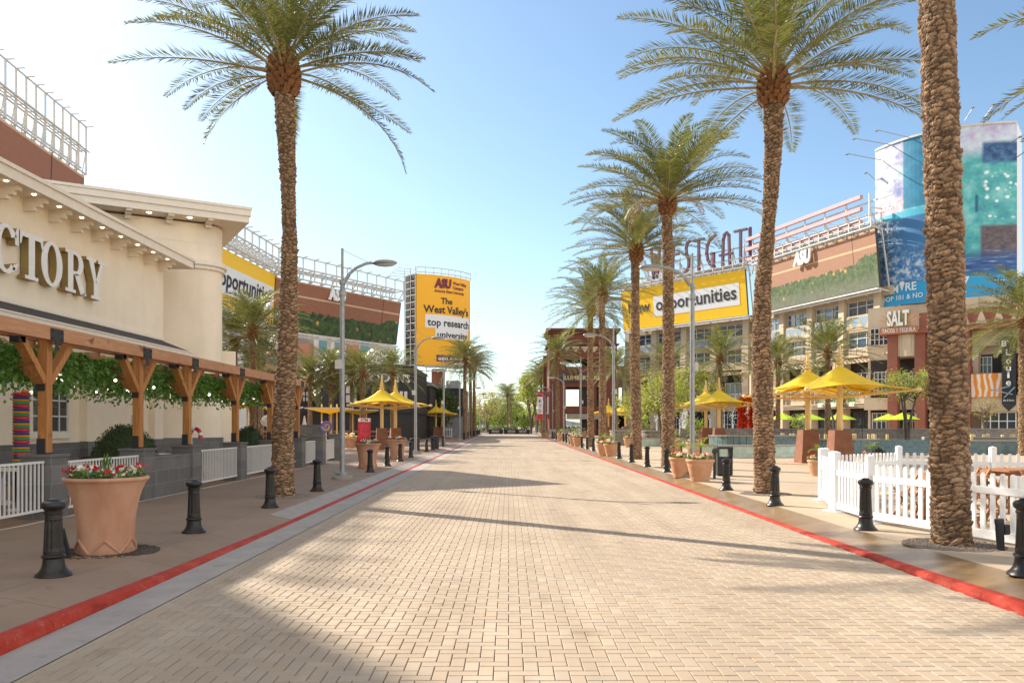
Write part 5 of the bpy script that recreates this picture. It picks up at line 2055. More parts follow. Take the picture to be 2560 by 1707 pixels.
wt.add([(16.7, 44.5, .80), (20.6, 46, .80), (25, 46, .80), (40, 46, .62), (40, 60.5, .80), (14.6, 61, .80), (14.6, 46, .80)], [(0, 1, 2, 3, 4, 5, 6)])
tag(wt.build('pool_water', MT['water']), kind='structure')
wt = MB(); wt.add([(12.3, 46.2, .93), (16.2, 46.2, .93), (16.2, 49.5, .93), (12.3, 49.5, .93)], [(0, 1, 2, 3)])
tag(wt.build('basin_water', MT['water']), kind='structure')
peg = None
for i in range(44):
    x, y = (U(19.5, 24.6), U(50, 58)) if i < 26 else (U(27, 36), U(47.5, 57))
    if peg is None:
        mb = MB(); mb.lathe([(.09, -.3), (.09, .24), (.075, .26)], 10); peg = mb.build('water_light', MT['ypost'])
        peg.location = (x, y, .8)
        tag(peg, 'short cream post standing in the shallow pool water', 'post', 'cream posts in the pool')
    else:
        q = peg.copy(); COL.objects.link(q); q.location = (x, y, .8)
# fountain jets
JM = []
for (px, hpx, Y, lab, n) in [(1642, 1036, 64, 'tall single water jet left of the second pair of jets', 60), (1654, 1030, 64, 'water jet with a bright white head by the third trunk', 50),
                             (1699, 1048, 64, 'short thin water jet left of the big fountain plume', 30), (1713, 1020, 65, 'big white fountain plume left of the first right lamp', 260),
                             (1706, 1038, 64.5, 'low wide water jet beside the big fountain plume', 70), (1775, 1035, 65, 'water jet between the twin canopy posts', 60),
                             (1810, 1020, 65, 'thin tall water jet left of the red flower arch', 40), (1831, 1020, 65, 'feathery water jet beside the red flower arch', 110)]:
    p = at(px, hpx, Y)
    mb = MB()
    for i in range(n):
        f = rnd.random()
        z = .9 + (p.z - .9) * f
        sp = (.05 + .22 * (1 - f) * (n > 100) + .16 * (f > .6) * (n > 45))
        mb.sphere((p.x + rnd.gauss(0, sp * .6), Y + rnd.gauss(0, sp * .6), z), U(.012, .034), 5, 4, (1, 1, U(1.2, 3)))
    mb.path([(p.x, Y, .8), (p.x + .02, Y, (p.z + .8) / 2), (p.x, Y, p.z - .3)], [.035, .03, .02], 6)
    o = mb.build('water_jet', MT['jet'])
    tag(o, lab, 'fountain')

# red-orange floral arch
fa = thing('flower_arch', 'red and orange floral arch behind the second yellow canopy pair', 'decoration', (20.9, 68, 0))
la, lb_ = MB(), MB()
p0, p1 = at(1856, 1068, 68), at(1879, 1068, 68)


def blossom(c, n, mb):
    for i in range(n):
        d = Vector((U(-1, 1), U(-1.2, .3), U(-1, 1))).normalized()
        mb.leaf(Vector(c), d, d.cross(Vector((U(-1, 1), U(-1, 1), U(-1, 1)))).normalized(), .2, .14)


for (x, w) in ((p0.x, .38), (p1.x + .1, .26)):
    for i in range(150):
        blossom((x + U(-w, w), 68 + U(-.4, .3), U(1.2, 3.3)), 7, lb_)
for i in range(220):
    a = U(0, math.pi)
    cx = (p0.x + p1.x) / 2
    blossom((cx + .55 * math.cos(a) + U(-.25, .25), 68 + U(-.4, .3), 3.2 + .75 * math.sin(a) + U(-.25, .25)), 7, la)
la.build('orange_top', MT['orangeflower'], fa, True); lb_.build('red_legs', MT['redflower'], fa, True)
mb = MB(); mb.tube((p0.x, 68, .8), (p0.x, 68, 3.2), .1); mb.tube((p1.x + .1, 68, .8), (p1.x + .1, 68, 3.2), .08); mb.build('support', MT['branch'], fa, True)


# =================================================================== SMALL TREES
def tree(px, Y, zc, rx, rz_, n, mat, label, cat='tree', group=None, trunk=.12, stems=3, leaf=.16, lw=.05, x=None, base=0, sparse=1.0, clumps=26, gname='leafy_tree'):
    x = (px - VX) * Y / F if x is None else x
    t = thing(gname, label, cat, (x, Y, base), 0, group)
    mb, br = MB(), MB()
    cs = []
    for i in range(clumps):
        a = U(0, 6.283); q = U(.15, 1) ** .6; el = U(-.8, 1)
        c = Vector((math.cos(a) * rx * q * math.sqrt(1 - el * el * .7), math.sin(a) * rx * q * math.sqrt(1 - el * el * .7), zc - base + rz_ * el * .9))
        cs.append((c, U(.22, .42) * rx))
    for s in range(stems):
        a = 6.283 * s / stems + U(-.5, .5)
        top = Vector((math.cos(a) * rx * .4, math.sin(a) * rx * .4, zc - base - rz_ * .3))
        mid = Vector((math.cos(a) * rx * .12, math.sin(a) * rx * .12, (zc - base) * .45))
        br.path([(0, 0, 0), mid, top], [trunk, trunk * .75, trunk * .45], 7)
        for c, r in cs[s::stems]:
            br.path([top.lerp(mid, U(0, .5)), top.lerp(c, .6) + Vector((0, 0, -.1)), c], [trunk * .35, trunk * .2, trunk * .08], 5)
    per = max(4, n // clumps)
    for c, r in cs:
        for i in range(per):
            g = Vector((rnd.gauss(0, 1), rnd.gauss(0, 1), rnd.gauss(0, .75))) * r * .62
            p = c + g
            d = Vector((U(-1, 1), U(-1, 1), U(-1, .8))).normalized()
            mb.leaf(p, d, d.cross(Vector((U(-1, 1), U(-1, 1), U(-1, 1)))).normalized(), leaf * U(.7, 1.3), lw * U(.7, 1.3))
    br.build('trunk', MT['branch'], t)
    mb.build('crown', mat, t)
    return t


tree(1655, 60, 3.9, 1.9, 1.4, 2600, MT['pverde'], 'feathery pale green tree between the third and fourth right trunks', leaf=.3, lw=.07)
tree(1718, 66, 4.6, 2.5, 1.7, 3400, MT['pverde'], 'larger feathery pale green tree left of the first right lamp', leaf=.3, lw=.07)
tree(1600, 75, 3.5, 2.2, 1.3, 2000, MT['pverde'], 'feathery pale green tree just left of the fourth right trunk', leaf=.3, lw=.08)
tree(2090, 68, 4.6, 1.9, 1.2, 900, MT['pverde'], 'thin yellow green tree with bare twisting stems by the brown column', leaf=.3, lw=.06, clumps=14)
tree(2268, 60, 4.6, 2.2, 1.1, 2400, MT['pverde'], 'feathery green tree half hidden by the nearest palm trunk', leaf=.26, lw=.06)
tree(2462, 70, 3.1, 1.1, .9, 700, MT['tan'], 'small sparse round tree in a pool planter near the right edge', leaf=.16, lw=.07)
tree(1735, 61, 1.6, .8, .5, 500, MT['bright'], 'small green shrub between the fountain plume and the canopy', 'shrub', leaf=.2, lw=.06, trunk=.04, gname='green_shrub')
tree(1610, 70, 1.7, .6, .7, 500, MT['bright'], 'bright green shrub behind the stone drum', 'shrub', leaf=.2, lw=.06, trunk=.04, gname='green_shrub')
tree(2000, 72, 1.9, .8, .7, 500, MT['bright'], 'small green shrub right of the second right trunk by the lime parasols', 'shrub', leaf=.2, lw=.07, trunk=.05, gname='green_shrub')
tree(1078, 112, 3.9, 3.4, 3.0, 5200, MT['tree'], 'big dark green tree behind the smaller yellow canopy on the left', leaf=.42, lw=.2, trunk=.2)
tree(1218, 172, 5.4, 3.2, 3.4, 2600, MT['tan'], 'bare tan tree right of the far left lamps', leaf=.35, lw=.1, trunk=.16)
tree(1252, 225, 5.0, 5.2, 3.8, 3600, MT['bright'], 'bright lime green tree left of the middle palm', leaf=.6, lw=.3, trunk=.2)
tree(1283, 240, 4.6, 3.8, 3.4, 2400, MT['tree'], 'green tree directly behind the middle palm', leaf=.6, lw=.3, trunk=.2)
tree(1328, 150, 7.0, 2.6, 4.6, 3000, MT['pverde'], 'tall feathery tree left of the red and white pole banners', leaf=.5, lw=.16, trunk=.2)
tree(1342, 172, 9.0, 3.4, 5.2, 3000, MT['pverde'], 'taller feathery tree behind the pole banners', leaf=.5, lw=.16, trunk=.25)
tree(1316, 235, 3.2, 3.0, 2.2, 1600, MT['bright'], 'low yellow green tree under the traffic signal arm', leaf=.5, lw=.25, trunk=.15)
for i in range(8):
    tree(0, 262 + 4 * (i % 2), 3.4 + (i % 3), 5.0, 3.0, 1100, MT['tree' if i % 2 else 'bright'], 'tree in the hazy row closing the street end', x=-34 + i * 6.5, leaf=.8, lw=.4, trunk=.2, group='trees closing the far end of the street')
# traffic signal at the cross street
t = thing('traffic_signal', 'traffic signal arm with hanging lights over the far cross street', 'traffic light', (9.5, 215, 0))
mb = MB(); mb.tube((0, 0, 0), (0, 0, 4.6), .12, .09); mb.path([(0, 0, 3.9), (-3, 0, 4.15), (-8, 0, 4.25)], [.09, .07, .05], 8); mb.build('mast', MT['galv'], t)
for x in (-2.4, -5.4):
    mb = MB(); mb.box(x - .2, x + .2, -.15, .15, 3.3, 4.4); mb.build('signal_head', MT['black'], t, bevel=.03)

# hedge closing the far end of the street
mb = MB()
for i in range(9000):
    p = Vector((U(-38, 2.0) if i % 3 else U(6, 30), 178 + U(-.8, .8), U(0, 1.35)))
    d = Vector((U(-1, 1), U(-1, 1), U(-.3, 1))).normalized()
    mb.leaf(p, d, d.cross(Vector((U(-1, 1), U(-1, 1), .4))).normalized(), .35, .2)
tag(mb.build('hedge', MT['tree']), 'low dark green hedge across the far end of the street', 'hedge', kind='stuff')

# =================================================================== PRINTED SCREENS AND ROOFTOP LATTICES
def rect_mask(nt, uv, u0, u1, v0, v1, s=.01):
    sx = nt.nodes.new('ShaderNodeSeparateXYZ')
    nt.links.new(uv, sx.inputs[0])
    out = None
    for sock, a, b in ((sx.outputs[0], u0, u1), (sx.outputs[1], v0, v1)):
        for lo, hi in ((a - s, a + s), (b + s, b - s)):
            mr = nt.nodes.new('ShaderNodeMapRange')
            mr.interpolation_type = 'SMOOTHSTEP'
            mr.inputs[1].default_value = lo; mr.inputs[2].default_value = hi
            if lo > hi:
                mr.inputs[1].default_value = hi; mr.inputs[2].default_value = lo
                mr.inputs[3].default_value = 1; mr.inputs[4].default_value = 0
            nt.links.new(sock, mr.inputs[0])
            if out is None:
                out = mr.outputs[0]
            else:
                m = nd(nt, 'ShaderNodeMath', operation='MULTIPLY')
                nt.links.new(out, m.inputs[0]); nt.links.new(mr.outputs[0], m.inputs[1])
                out = m.outputs[0]
    return out


def uvs(nt, su=1, sv=1):
    tc = nt.nodes.new('ShaderNodeTexCoord')
    mp = nt.nodes.new('ShaderNodeMapping'); mp.inputs['Scale'].default_value = (su, sv, 1)
    nt.links.new(tc.outputs['UV'], mp.inputs[0])
    return tc.outputs['UV'], mp.outputs[0]


def mat_print(name, L, Hh, brick, brick2, cream, green, green2, hedge=.42, stripe=.69, low=None):
    """printed picture of a brick wall over an orange-tree hedge"""
    m, nt, b = new_mat(name)
    uv, mv = uvs(nt, L, Hh)
    br = nd(nt, 'ShaderNodeTexBrick')
    br.inputs['Scale'].default_value = 1
    br.inputs['Brick Width'].default_value = .42; br.inputs['Row Height'].default_value = .16
    br.inputs['Mortar Size'].default_value = .02
    br.inputs['Color1'].default_value = (*brick, 1); br.inputs['Color2'].default_value = (*brick2, 1)
    br.inputs['Mortar'].default_value = (*[x * .75 + .05 for x in brick], 1)
    nt.links.new(mv, br.inputs['Vector'])
    col = mix(nt, rect_mask(nt, uv, -1, 2, stripe, stripe + .035, .004), br.outputs['Color'], cream)
    col = mix(nt, rect_mask(nt, uv, -1, 2, .975, 2, .004), col, cream)
    col = mix(nt, rect_mask(nt, uv, .835, .84, -1, 2, .001), col, (.05, .03, .025))
    n1 = noise(nt, mv, 1.6, 5, .65)
    gcol = ramp(nt, noise(nt, mv, 1.5, 6, .8), [(.34, tuple(x * .2 for x in green)), (.5, green), (.62, green2)])
    vo = nd(nt, 'ShaderNodeTexVoronoi', Scale=.95); nt.links.new(mv, vo.inputs['Vector'])
    dots = ramp(nt, vo.outputs['Distance'], [(.14, (1, 1, 1)), (.24, (0, 0, 0))])
    clump = ramp(nt, noise(nt, mv, .55, 2), [(.45, (0, 0, 0)), (.6, (1, 1, 1))])
    dm = mix(nt, 1, dots, clump, 'MULTIPLY')
    dmr = nt.nodes.new('ShaderNodeRGBToBW'); nt.links.new(dm, dmr.inputs[0])
    gcol = mix(nt, dmr.outputs[0], gcol, (.62, .34, .06))
    # ragged hedge top
    sx = nt.nodes.new('ShaderNodeSeparateXYZ'); nt.links.new(uv, sx.inputs[0])
    ma = nd(nt, 'ShaderNodeMath', operation='MULTIPLY_ADD'); ma.inputs[1].default_value = .22; ma.inputs[2].default_value = hedge - .11
    nt.links.new(n1, ma.inputs[0])
    # right end bushes stand higher
    rb = nd(nt, 'ShaderNodeMath', operation='MULTIPLY_ADD'); rb.inputs[1].default_value = .13
    nt.links.new(rect_mask(nt, uv, .87, 2, -1, 2, .05), rb.inputs[0]); nt.links.new(ma.outputs[0], rb.inputs[2])
    lt = nd(nt, 'ShaderNodeMath', operation='LESS_THAN')
    nt.links.new(sx.outputs[1], lt.inputs[0]); nt.links.new(rb.outputs[0], lt.inputs[1])
    col = mix(nt, lt.outputs[0], col, gcol)
    if low:  # sun glare painted as a pale fade along the foot
        g = rect_mask(nt, uv, -1, 2, -1, .2, .16)
        col = mix(nt, g, col, mix(nt, .55, gcol, low))
    nt.links.new(col, b.inputs['Base Color'])
    b.inputs['Roughness'].default_value = .7
    return m


def lattice(t, PL, PR, n, z, hgt=2.3, step=1.6, mat='steelw', depth=1.1):
    """white steel catwalk along a screen's top edge"""
    PL, PR, n = Vector((PL[0], PL[1], 0)), Vector((PR[0], PR[1], 0)), Vector((n[0], n[1], 0)).normalized()
    d = PR - PL; L = d.length; d.normalize()
    k = max(2, int(L / step))
    rails = MB()
    Z = lambda zz: Vector((0, 0, zz))
    for r, (off, zz, w) in enumerate([(depth, z + hgt, .12), (depth, z + hgt * .52, .12), (0, z + hgt * .15, .14), (depth, z + .1, .12), (-depth, z + hgt * .5, .12), (0, z + hgt * .62, .1)]):
        rails.beam(PL + n * off + Z(zz), PR + n * off + Z(zz), w)
    for i in range(k + 1):
        p = PL + d * (L * i / k)
        posts = MB()
        posts.beam(p + n * depth + Z(z + .1), p + n * depth + Z(z + hgt), .13)
        posts.beam(p - n * depth + Z(z - .6), p - n * depth + Z(z + hgt * .5), .13)
        posts.beam(p + n * depth + Z(z + hgt * .52), p - n * depth + Z(z + hgt * .5), .1)
        posts.beam(p + n * depth + Z(z + .1), p - n * depth * .6 + Z(z - .1), .1)
        posts.beam(p + Z(z - .3), p + n * depth + Z(z + hgt * .5), .09)
        posts.beam(p + n * depth + Z(z + hgt), p + n * (depth + .7) + Z(z + hgt + .06), .09)
        posts.build('catwalk_bent', MT[mat], t, True)
    rails.build('catwalk_rails', MT[mat], t, True)
    fl_ = MB()
    for k in range(4):
        off = -depth * .5 + k * .34
        fl_.beam(PL + n * off + Z(z + hgt * .47), PR + n * off + Z(z + hgt * .47), .16, .04)
    fl_.build('catwalk_deck', MT[mat], t, True)


def screen(lab, PL, PR, n, z0, z1, lean, mat, cat='screen', legs=True, deep=1.1, edge='darkframe', hgt=2.3, name='printed_screen', lat=True, skip=0):
    c = ((PL[0] + PR[0]) / 2, (PL[1] + PR[1]) / 2, 0)
    t = thing(name, lab, cat, c)
    n = Vector((n[0], n[1], 0)).normalized()
    a, b = Vector((*PL, z0)), Vector((*PR, z0))
    ta, tb_ = Vector((*PL, z1)) + n * lean, Vector((*PR, z1)) + n * lean
    N = 12
    sheet('print', [[(a.lerp(b, i / N)).lerp(ta.lerp(tb_, i / N), j / 4) for j in range(5)] for i in range(N + 1)], mat, t)
    mb = MB()
    bk = -n * .35
    mb.add([a - n * .02, b - n * .02, tb_ - n * .02, ta - n * .02, a + bk, b + bk, tb_ + bk, ta + bk], [(0, 3, 2, 1), (4, 5, 6, 7), (0, 1, 5, 4), (1, 2, 6, 5), (2, 3, 7, 6), (3, 0, 4, 7)])
    mb.build('backing', MT[edge], t, True)
    if lat:
        dd_ = (Vector(PR) - Vector(PL)).normalized() * skip
        lattice(t, (PL[0] + dd_[0], PL[1] + dd_[1]), PR, n, z1 + .1, hgt, depth=deep)
        mb = MB()
        d = (b - a); L = d.length; d.normalize()
        k = max(2, int(L / 3))
        mb.beam(a + Vector((0, 0, -.45)) - n * .2, b + Vector((0, 0, -.45)) - n * .2, .2)
        mb.beam(a + Vector((0, 0, -.2)) + n * .15, b + Vector((0, 0, -.2)) + n * .15, .16)
        for i in range(k + 1):
            p = a + d * (L * i / k)
            mb.beam(p - n * 1.4 + Vector((0, 0, -.45)), p + n * .2 + Vector((0, 0, -.2)), .14)
            mb.beam(p - n * 1.4 + Vector((0, 0, -.45)), p - n * .3 + Vector((0, 0, z1 - z0)), .14)
        mb.build('bottom_frame', MT['steelw'], t, True)
    if legs:
        for f in (.12, .5, .88):
            p = a.lerp(b, f) - n * 1.6
            mb = MB(); mb.beam((p.x, p.y, 0), (p.x, p.y, z1), .35); mb.build('support_post', MT['steelw'], t, True)
    return t


PRL = mat_print('brick_hedge_print_a', 19, 4.8, (.30, .115, .055), (.26, .095, .045), (.56, .40, .24), (.035, .075, .018), (.07, .13, .03))
PRR = mat_print('brick_hedge_print_b', 24, 6.3, (.36, .17, .09), (.32, .15, .08), (.55, .38, .22), (.06, .1, .03), (.12, .17, .06), hedge=.46, stripe=.70, low=(.17, .16, .13))  # paler copy of the left print, sun wash and glare painted in
MT['printL'], MT['printR'] = PRL, PRR

dL = Vector((.525, .851, 0)).normalized(); nL = Vector((.851, -.525, 0)).normalized()
pr = Vector((-13.4, 95, 0)); pl = pr - dL * 19.2
t = screen('left printed screen of a brick wall and orange hedge with white ASU letters', (pl.x, pl.y), (pr.x, pr.y), nL, 11.2, 16.2, .75, PRL)
mb = MB()
c = pr - dL * 10.8 + nL * .8 + Vector((0, 0, 15.0))
mb.text('ASU', c, dL, (0, 0, 1), nL, w=2.6, h=1.2, center=True); mb.build('letters', MT['adwhite'], t, True)
p2 = Vector((-23.3, 79, 0)); d2 = Vector((.078, 1, 0)).normalized(); n2 = Vector((1, -.078, 0)).normalized(); p1 = p2 - d2 * 20
ty = screen('left yellow screen partly hidden by the cream tower and a palm', (p1.x, p1.y), (p2.x, p2.y), n2, 11.6, 16.4, .4, MT['gold2'], skip=5.5)


def new_opps(t, PL, d, n, L, z0, h, lean):
    """white box and the words New opportunities on a yellow screen"""
    def P(s, f, off=.03):
        v = PL + d * (L * s) + Vector((0, 0, z0 + h * f)) + n * (lean * f + off)
        return v
    v = Vector((0, 0, 1)) * 1.0 + n * (lean / h)
    mb = MB(); mb.add([P(.285, .24), P(.955, .24), P(.955, .73), P(.285, .73)], [(0, 1, 2, 3)]); mb.build('white_box', MT['adwhite'], t, True)
    mb = MB()
    mb.text('New', P(.06, .40, .045), d, v, n, w=.195 * L, h=.255 * h)
    mb.text('opportunities', P(.305, .38, .06), d, v, n, w=.63 * L, h=.30 * h)
    mb.build('lettering', MT['ink'], t, True)


new_opps(ty, p1, d2, n2, 20, 11.6, 4.8, .4)
p4 = Vector((-41.5, 77.3, 0)); d4 = Vector((-.086, 1, 0)).normalized(); n4 = Vector((1, .086, 0)).normalized(); p3 = p4 - d4 * 40
tf = screen('brick print screen with white catwalk rising above the restaurant roof at the far left', (p3.x, p3.y), (p4.x, p4.y), n4, 17.2, 25.75, .3,
       mat_print('brick_hedge_print_c', 40, 8.5, (.33, .125, .06), (.29, .105, .05), (.62, .42, .25), (.035, .075, .018), (.07, .13, .03), hedge=.2, stripe=.62), hgt=4.7, deep=.45)
q0_, q1_ = Vector((-34.6, 35.0, 0)), Vector((-27.4, 25.2, 0))  # unseen panel added out of view to cast the near left shade
mb = MB(); mb.beam((q1_.x, q1_.y, 20.4), (q0_.x, q0_.y, 20.4), .4, 10.4); mb.build('added_shade_panel', MT['salmon'], tf, True)

# right side
u1 = Vector((.615, -.788, 0)).normalized(); n1 = Vector((-.788, -.615, 0)).normalized()      # left to right
K0 = Vector((33.3, 110, 0))
a1 = K0 - u1 * 23.9; b1 = K0 - u1 * .35
tr_ = screen('right yellow screen reading New opportunities', (a1.x, a1.y), (b1.x, b1.y), n1, 16.9, 23.15, .7, MT['gold2'], legs=False, hgt=1.3)
new_opps(tr_, a1, u1, n1, 23.5, 16.9, 6.25, .7)
u2 = Vector((.301, -.954, 0)).normalized(); nn2 = Vector((-.954, -.301, 0)).normalized()
a2 = K0 + u2 * 2.0; b2_ = K0 + u2 * 24.0
t = screen('right printed screen of a brick wall and orange hedge with white ASU letters', (a2.x, a2.y), (b2_.x, b2_.y), nn2, 16.8, 23.1, .6, PRR, legs=False, hgt=1.2)
mb = MB(); mb.text('ASU', K0 + u2 * 12.2 + nn2 * .9 + Vector((0, 0, 21.5)), u2, (0, 0, 1), nn2, w=3.3, h=1.65, center=True); mb.build('letters', MT['adwhite'], t, True)

# WESTGATE roof letters and rails
sg = thing('rooftop_sign', 'plum WESTGATE roof letters whose last E runs on as three long rails', 'sign', (33.3, 110, 24))
LW = {
    'W': [[(0, 4.4), (.45, 0)], [(.45, 0), (.75, 3.2)], [(.75, 3.2), (1.1, 0)], [(1.1, 0), (1.5, 4.4)]],
    'E': [[(1.3, 4.3), (.35, 4.3)], [(.25, 4.45), (.12, .3)], [(.12, .3), (.5, .05)], [(.5, .05), (1.3, .05)], [(.2, 2.9), (1.1, 2.9)]],
    'S': [[(1.15, 4.4), (.75, 4.2)], [(.75, 4.2), (.55, 3.5)], [(.55, 3.5), (.6, 2.7)], [(.6, 2.7), (.95, 1.7)], [(.95, 1.7), (.95, .8)], [(.95, .8), (.7, .2)], [(.7, .2), (.3, 0)]],
    'T': [[(.0, 4.3), (1.6, 4.3)], [(.8, 4.3), (.8, 0)]],
    'G': [[(1.5, 4.4), (.8, 4.1)], [(.8, 4.1), (.3, 3.2)], [(.3, 3.2), (.2, 2.1)], [(.2, 2.1), (.4, 1.1)], [(.4, 1.1), (.8, .4)], [(.8, .4), (1.4, 0)], [(1.3, .0), (1.3, 1.9)], [(1.3, 1.9), (.95, 1.9)]],
    'A': [[(.35, 0), (.45, 3.5)], [(.45, 3.5), (.65, 4.2)], [(.65, 4.2), (1.0, 4.4)], [(1.0, 4.4), (1.3, 4.0)], [(1.3, 4.0), (1.45, 0)], [(0, 1.4), (1.75, 1.4)]],
}
for ch, tt in zip('WESTGAT', (17.1, 13.0, 10.9, 8.9, 6.8, 4.2, 1.7)):
    mb = MB()
    o = K0 - u1 * tt + n1 * 1.0 + Vector((0, 0, 24.2))
    for a, b in LW[ch]:
        pa = o + u1 * a[0] * 1.12 + Vector((0, 0, a[1])); pb = o + u1 * b[0] * 1.12 + Vector((0, 0, b[1]))
        dd = (pb - pa).normalized() * .15
        mb.beam(pa - dd, pb + dd, .30, .4, up=n1)
    mb.build('letter', MT['purple'], sg, True)
mb = MB()
o = K0 + u1 * .6 + n1 * .8
mb.beam((o.x, o.y, 24.0), (o.x, o.y, 28.7), .35, .4); mb.build('letter', MT['purple'], sg, True)
for z in (24.2, 25.65, 27.0):
    mb = MB(); q = K0 + u2 * .2 + nn2 * .8; e_ = K0 + u2 * 22.2 + nn2 * .8
    mb.beam((q.x, q.y, z), (e_.x, e_.y, z), .4, .42); mb.build('rail', MT['pinkbar'], sg, True)
mb = MB()
for z in (24.9, 26.4):
    a, b = K0 - u1 * 18 + n1 * .2, K0 - u1 * 0
    mb.beam((a.x, a.y, z), (b.x, b.y, z), .16)
    a, b = K0 + u2 * .2, K0 + u2 * 26
    mb.beam((a.x, a.y, z), (b.x, b.y, z), .16)
for i in range(10):
    p = K0 - u1 * (18 - i * 1.9)
    mb.beam((p.x, p.y, 22.5), (p.x, p.y, 26.8), .16); q = p - n1 * 1.5
    mb.beam((q.x, q.y, 22.5), (p.x, p.y, 26.2), .12)
for i in range(7):
    p = K0 + u2 * (1.5 + i * 3.6) + nn2 * .5
    mb.beam((p.x, p.y, 22.6), (p.x, p.y, 27.2), .15); q = p - nn2 * 1.6
    mb.beam((q.x, q.y, 23.0), (p.x, p.y, 25.6), .12); mb.beam((q.x, q.y, 25.6), (p.x, p.y, 25.65), .12); mb.beam((q.x, q.y, 22.6), (q.x, q.y, 25.7), .14)
mb.build('support_frame', MT['steelw'], sg, True)

# =================================================================== YELLOW BILLBOARD ON A COLUMN
A_, B_ = Vector((-13.7, 118, 0)), Vector((-6.0, 123.9, 0))
CH = (B_ - A_); LA = CH.length; CU = CH.normalized(); CNn = Vector((CU.y, -CU.x, 0))


def arcP(s, z, off=0.0, bulge=1.15):
    return A_ + CU * (LA * s) + CNn * (bulge * 4 * s * (1 - s) + off) + Vector((0, 0, z))


yb = thing('billboard', 'tall curved yellow billboard on a round column reading The West Valley\'s top research university', 'billboard', (-10, 124, 0))
Z0, Z1 = 10.55, 24.05
HB = Z1 - Z0
sheet('print', [[arcP(i / 24, Z0 + HB * j / 4) for j in range(5)] for i in range(25)], MT['gold'], yb)
BACK = 3.2
pts = [arcP(i / 16, 0, -.08) for i in range(17)] + [B_ - CNn * BACK, A_ - CNn * BACK]
mb = MB(); mb.prism([(p.x, p.y) for p in pts], Z0, Z1); mb.build('body', MT['black'], yb, True)
mb = MB()
for i in range(9):
    s = i / 8
    p = arcP(s, Z1, .1); mb.beam(p, p + Vector((0, 0, 1.0)), .09)
for i in range(16):
    mb.beam(arcP(i / 16, Z1 + 1.0, .1), arcP((i + 1) / 16, Z1 + 1.0, .1), .12)
    mb.beam(arcP(i / 16, Z1 + .25, .15), arcP((i + 1) / 16, Z1 + .25, .15), .12)
    mb.beam(arcP(i / 16, Z0 - .15, .1), arcP((i + 1) / 16, Z0 - .15, .1), .14)
    mb.beam(arcP(i / 16, Z0 - .85, .3), arcP((i + 1) / 16, Z0 - .85, .3), .14)
    if i % 2 == 0:
        mb.beam(arcP(i / 16, Z0 - .85, .3), arcP(i / 16, Z0 - .1, .1), .1)
for k in range(14):                       # ladder lattice on the left end
    z = Z0 + HB * k / 13
    p = A_ - CU * .28
    mb.beam(p + CNn * .2 + Vector((0, 0, z)), p - CNn * 2.9 + Vector((0, 0, z)), .11)
for off in (.2, -1.2, -2.9):
    p = A_ - CU * .3 + CNn * off
    mb.beam(p + Vector((0, 0, Z0 - .9)), p + Vector((0, 0, Z1 + 1)), .13)
for k in range(4):                        # floodlight arms
    p = A_ - CU * .2 - CNn * (.2 + k * .8) + Vector((0, 0, Z1 + .6 - k * .25))
    q = p - CU * 2.6 - CNn * .3
    mb.beam(p, q, .08); mb.beam(q, q - CU * .5 + Vector((0, 0, -.25)), .2, .1)
mb.build('frame', MT['steelw'], yb, True)
cx, cy = -10.9, 122.9
mb = MB(); mb.lathe([(1.05, 0), (1.05, Z0 - .3)], 32, (cx, cy, 0)); mb.build('column', MT['salmon'], yb, True, smooth=40)
mb = MB()
for dx in (-1.7, -1.3):
    mb.beam((cx + dx, cy - 1, 4), (cx + dx, cy - 1, Z0), .07)
for k in range(14):
    mb.beam((cx - 1.7, cy - 1, 4 + k * .45), (cx - 1.3, cy - 1, 4 + k * .45), .05)
mb.build('ladder', MT['galv'], yb, True)


def btxt(mb, key, u0, base, w, cap):
    """text on the curved board; u0,w in board widths; base/cap in board heights from the top"""
    mb.text(key, (0, 0, 0), (1, 0, 0), (0, 1, 0), w=w * LA, h=cap * HB,
            bend=lambda a, b, z: arcP(u0 + a / LA, Z1 - base * HB + b, .05 + z))


def bbox_(u0, u1, v0, v1, mat, nm, off=.03):
    N = 8
    sheet(nm, [[arcP(u0 + (u1 - u0) * i / N, Z1 - v * HB, off) for v in (v1, v0)] for i in range(N + 1)], MT[mat], yb)


bbox_(.125, .962, .440, .585, 'adwhite', 'white_box')
bbox_(.28, .93, .5855, .708, 'adwhite', 'white_box')
bbox_(.297, .74, .882, .955, 'maroon', 'maroon_box')
mb = MB()
btxt(mb, 'West Valley', .59, .088, .30, .035); btxt(mb, 'Campus', .59, .137, .225, .035)
btxt(mb, 'Arizona State University', .262, .188, .57, .028)
mb.build('small_lettering', MT['maroon'], yb, True)
mb = MB(); btxt(mb, 'ASU', .262, .133, .295, .095); mb.build('logo_letters', MT['maroon'], yb, True)
mb = MB()
btxt(mb, 'The', .37, .313, .21, .066); btxt(mb, "West Valley's", .095, .418, .84, .080)
btxt(mb, 'top research', .155, .562, .795, .080); btxt(mb, 'university', .31, .686, .60, .065)
mb.build('lettering', MT['ink'], yb, True)
mb = MB(); btxt(mb, 'asu.edu', .322, .938, .39, .04); mb.build('web_lettering', MT['adwhite'], yb, True)


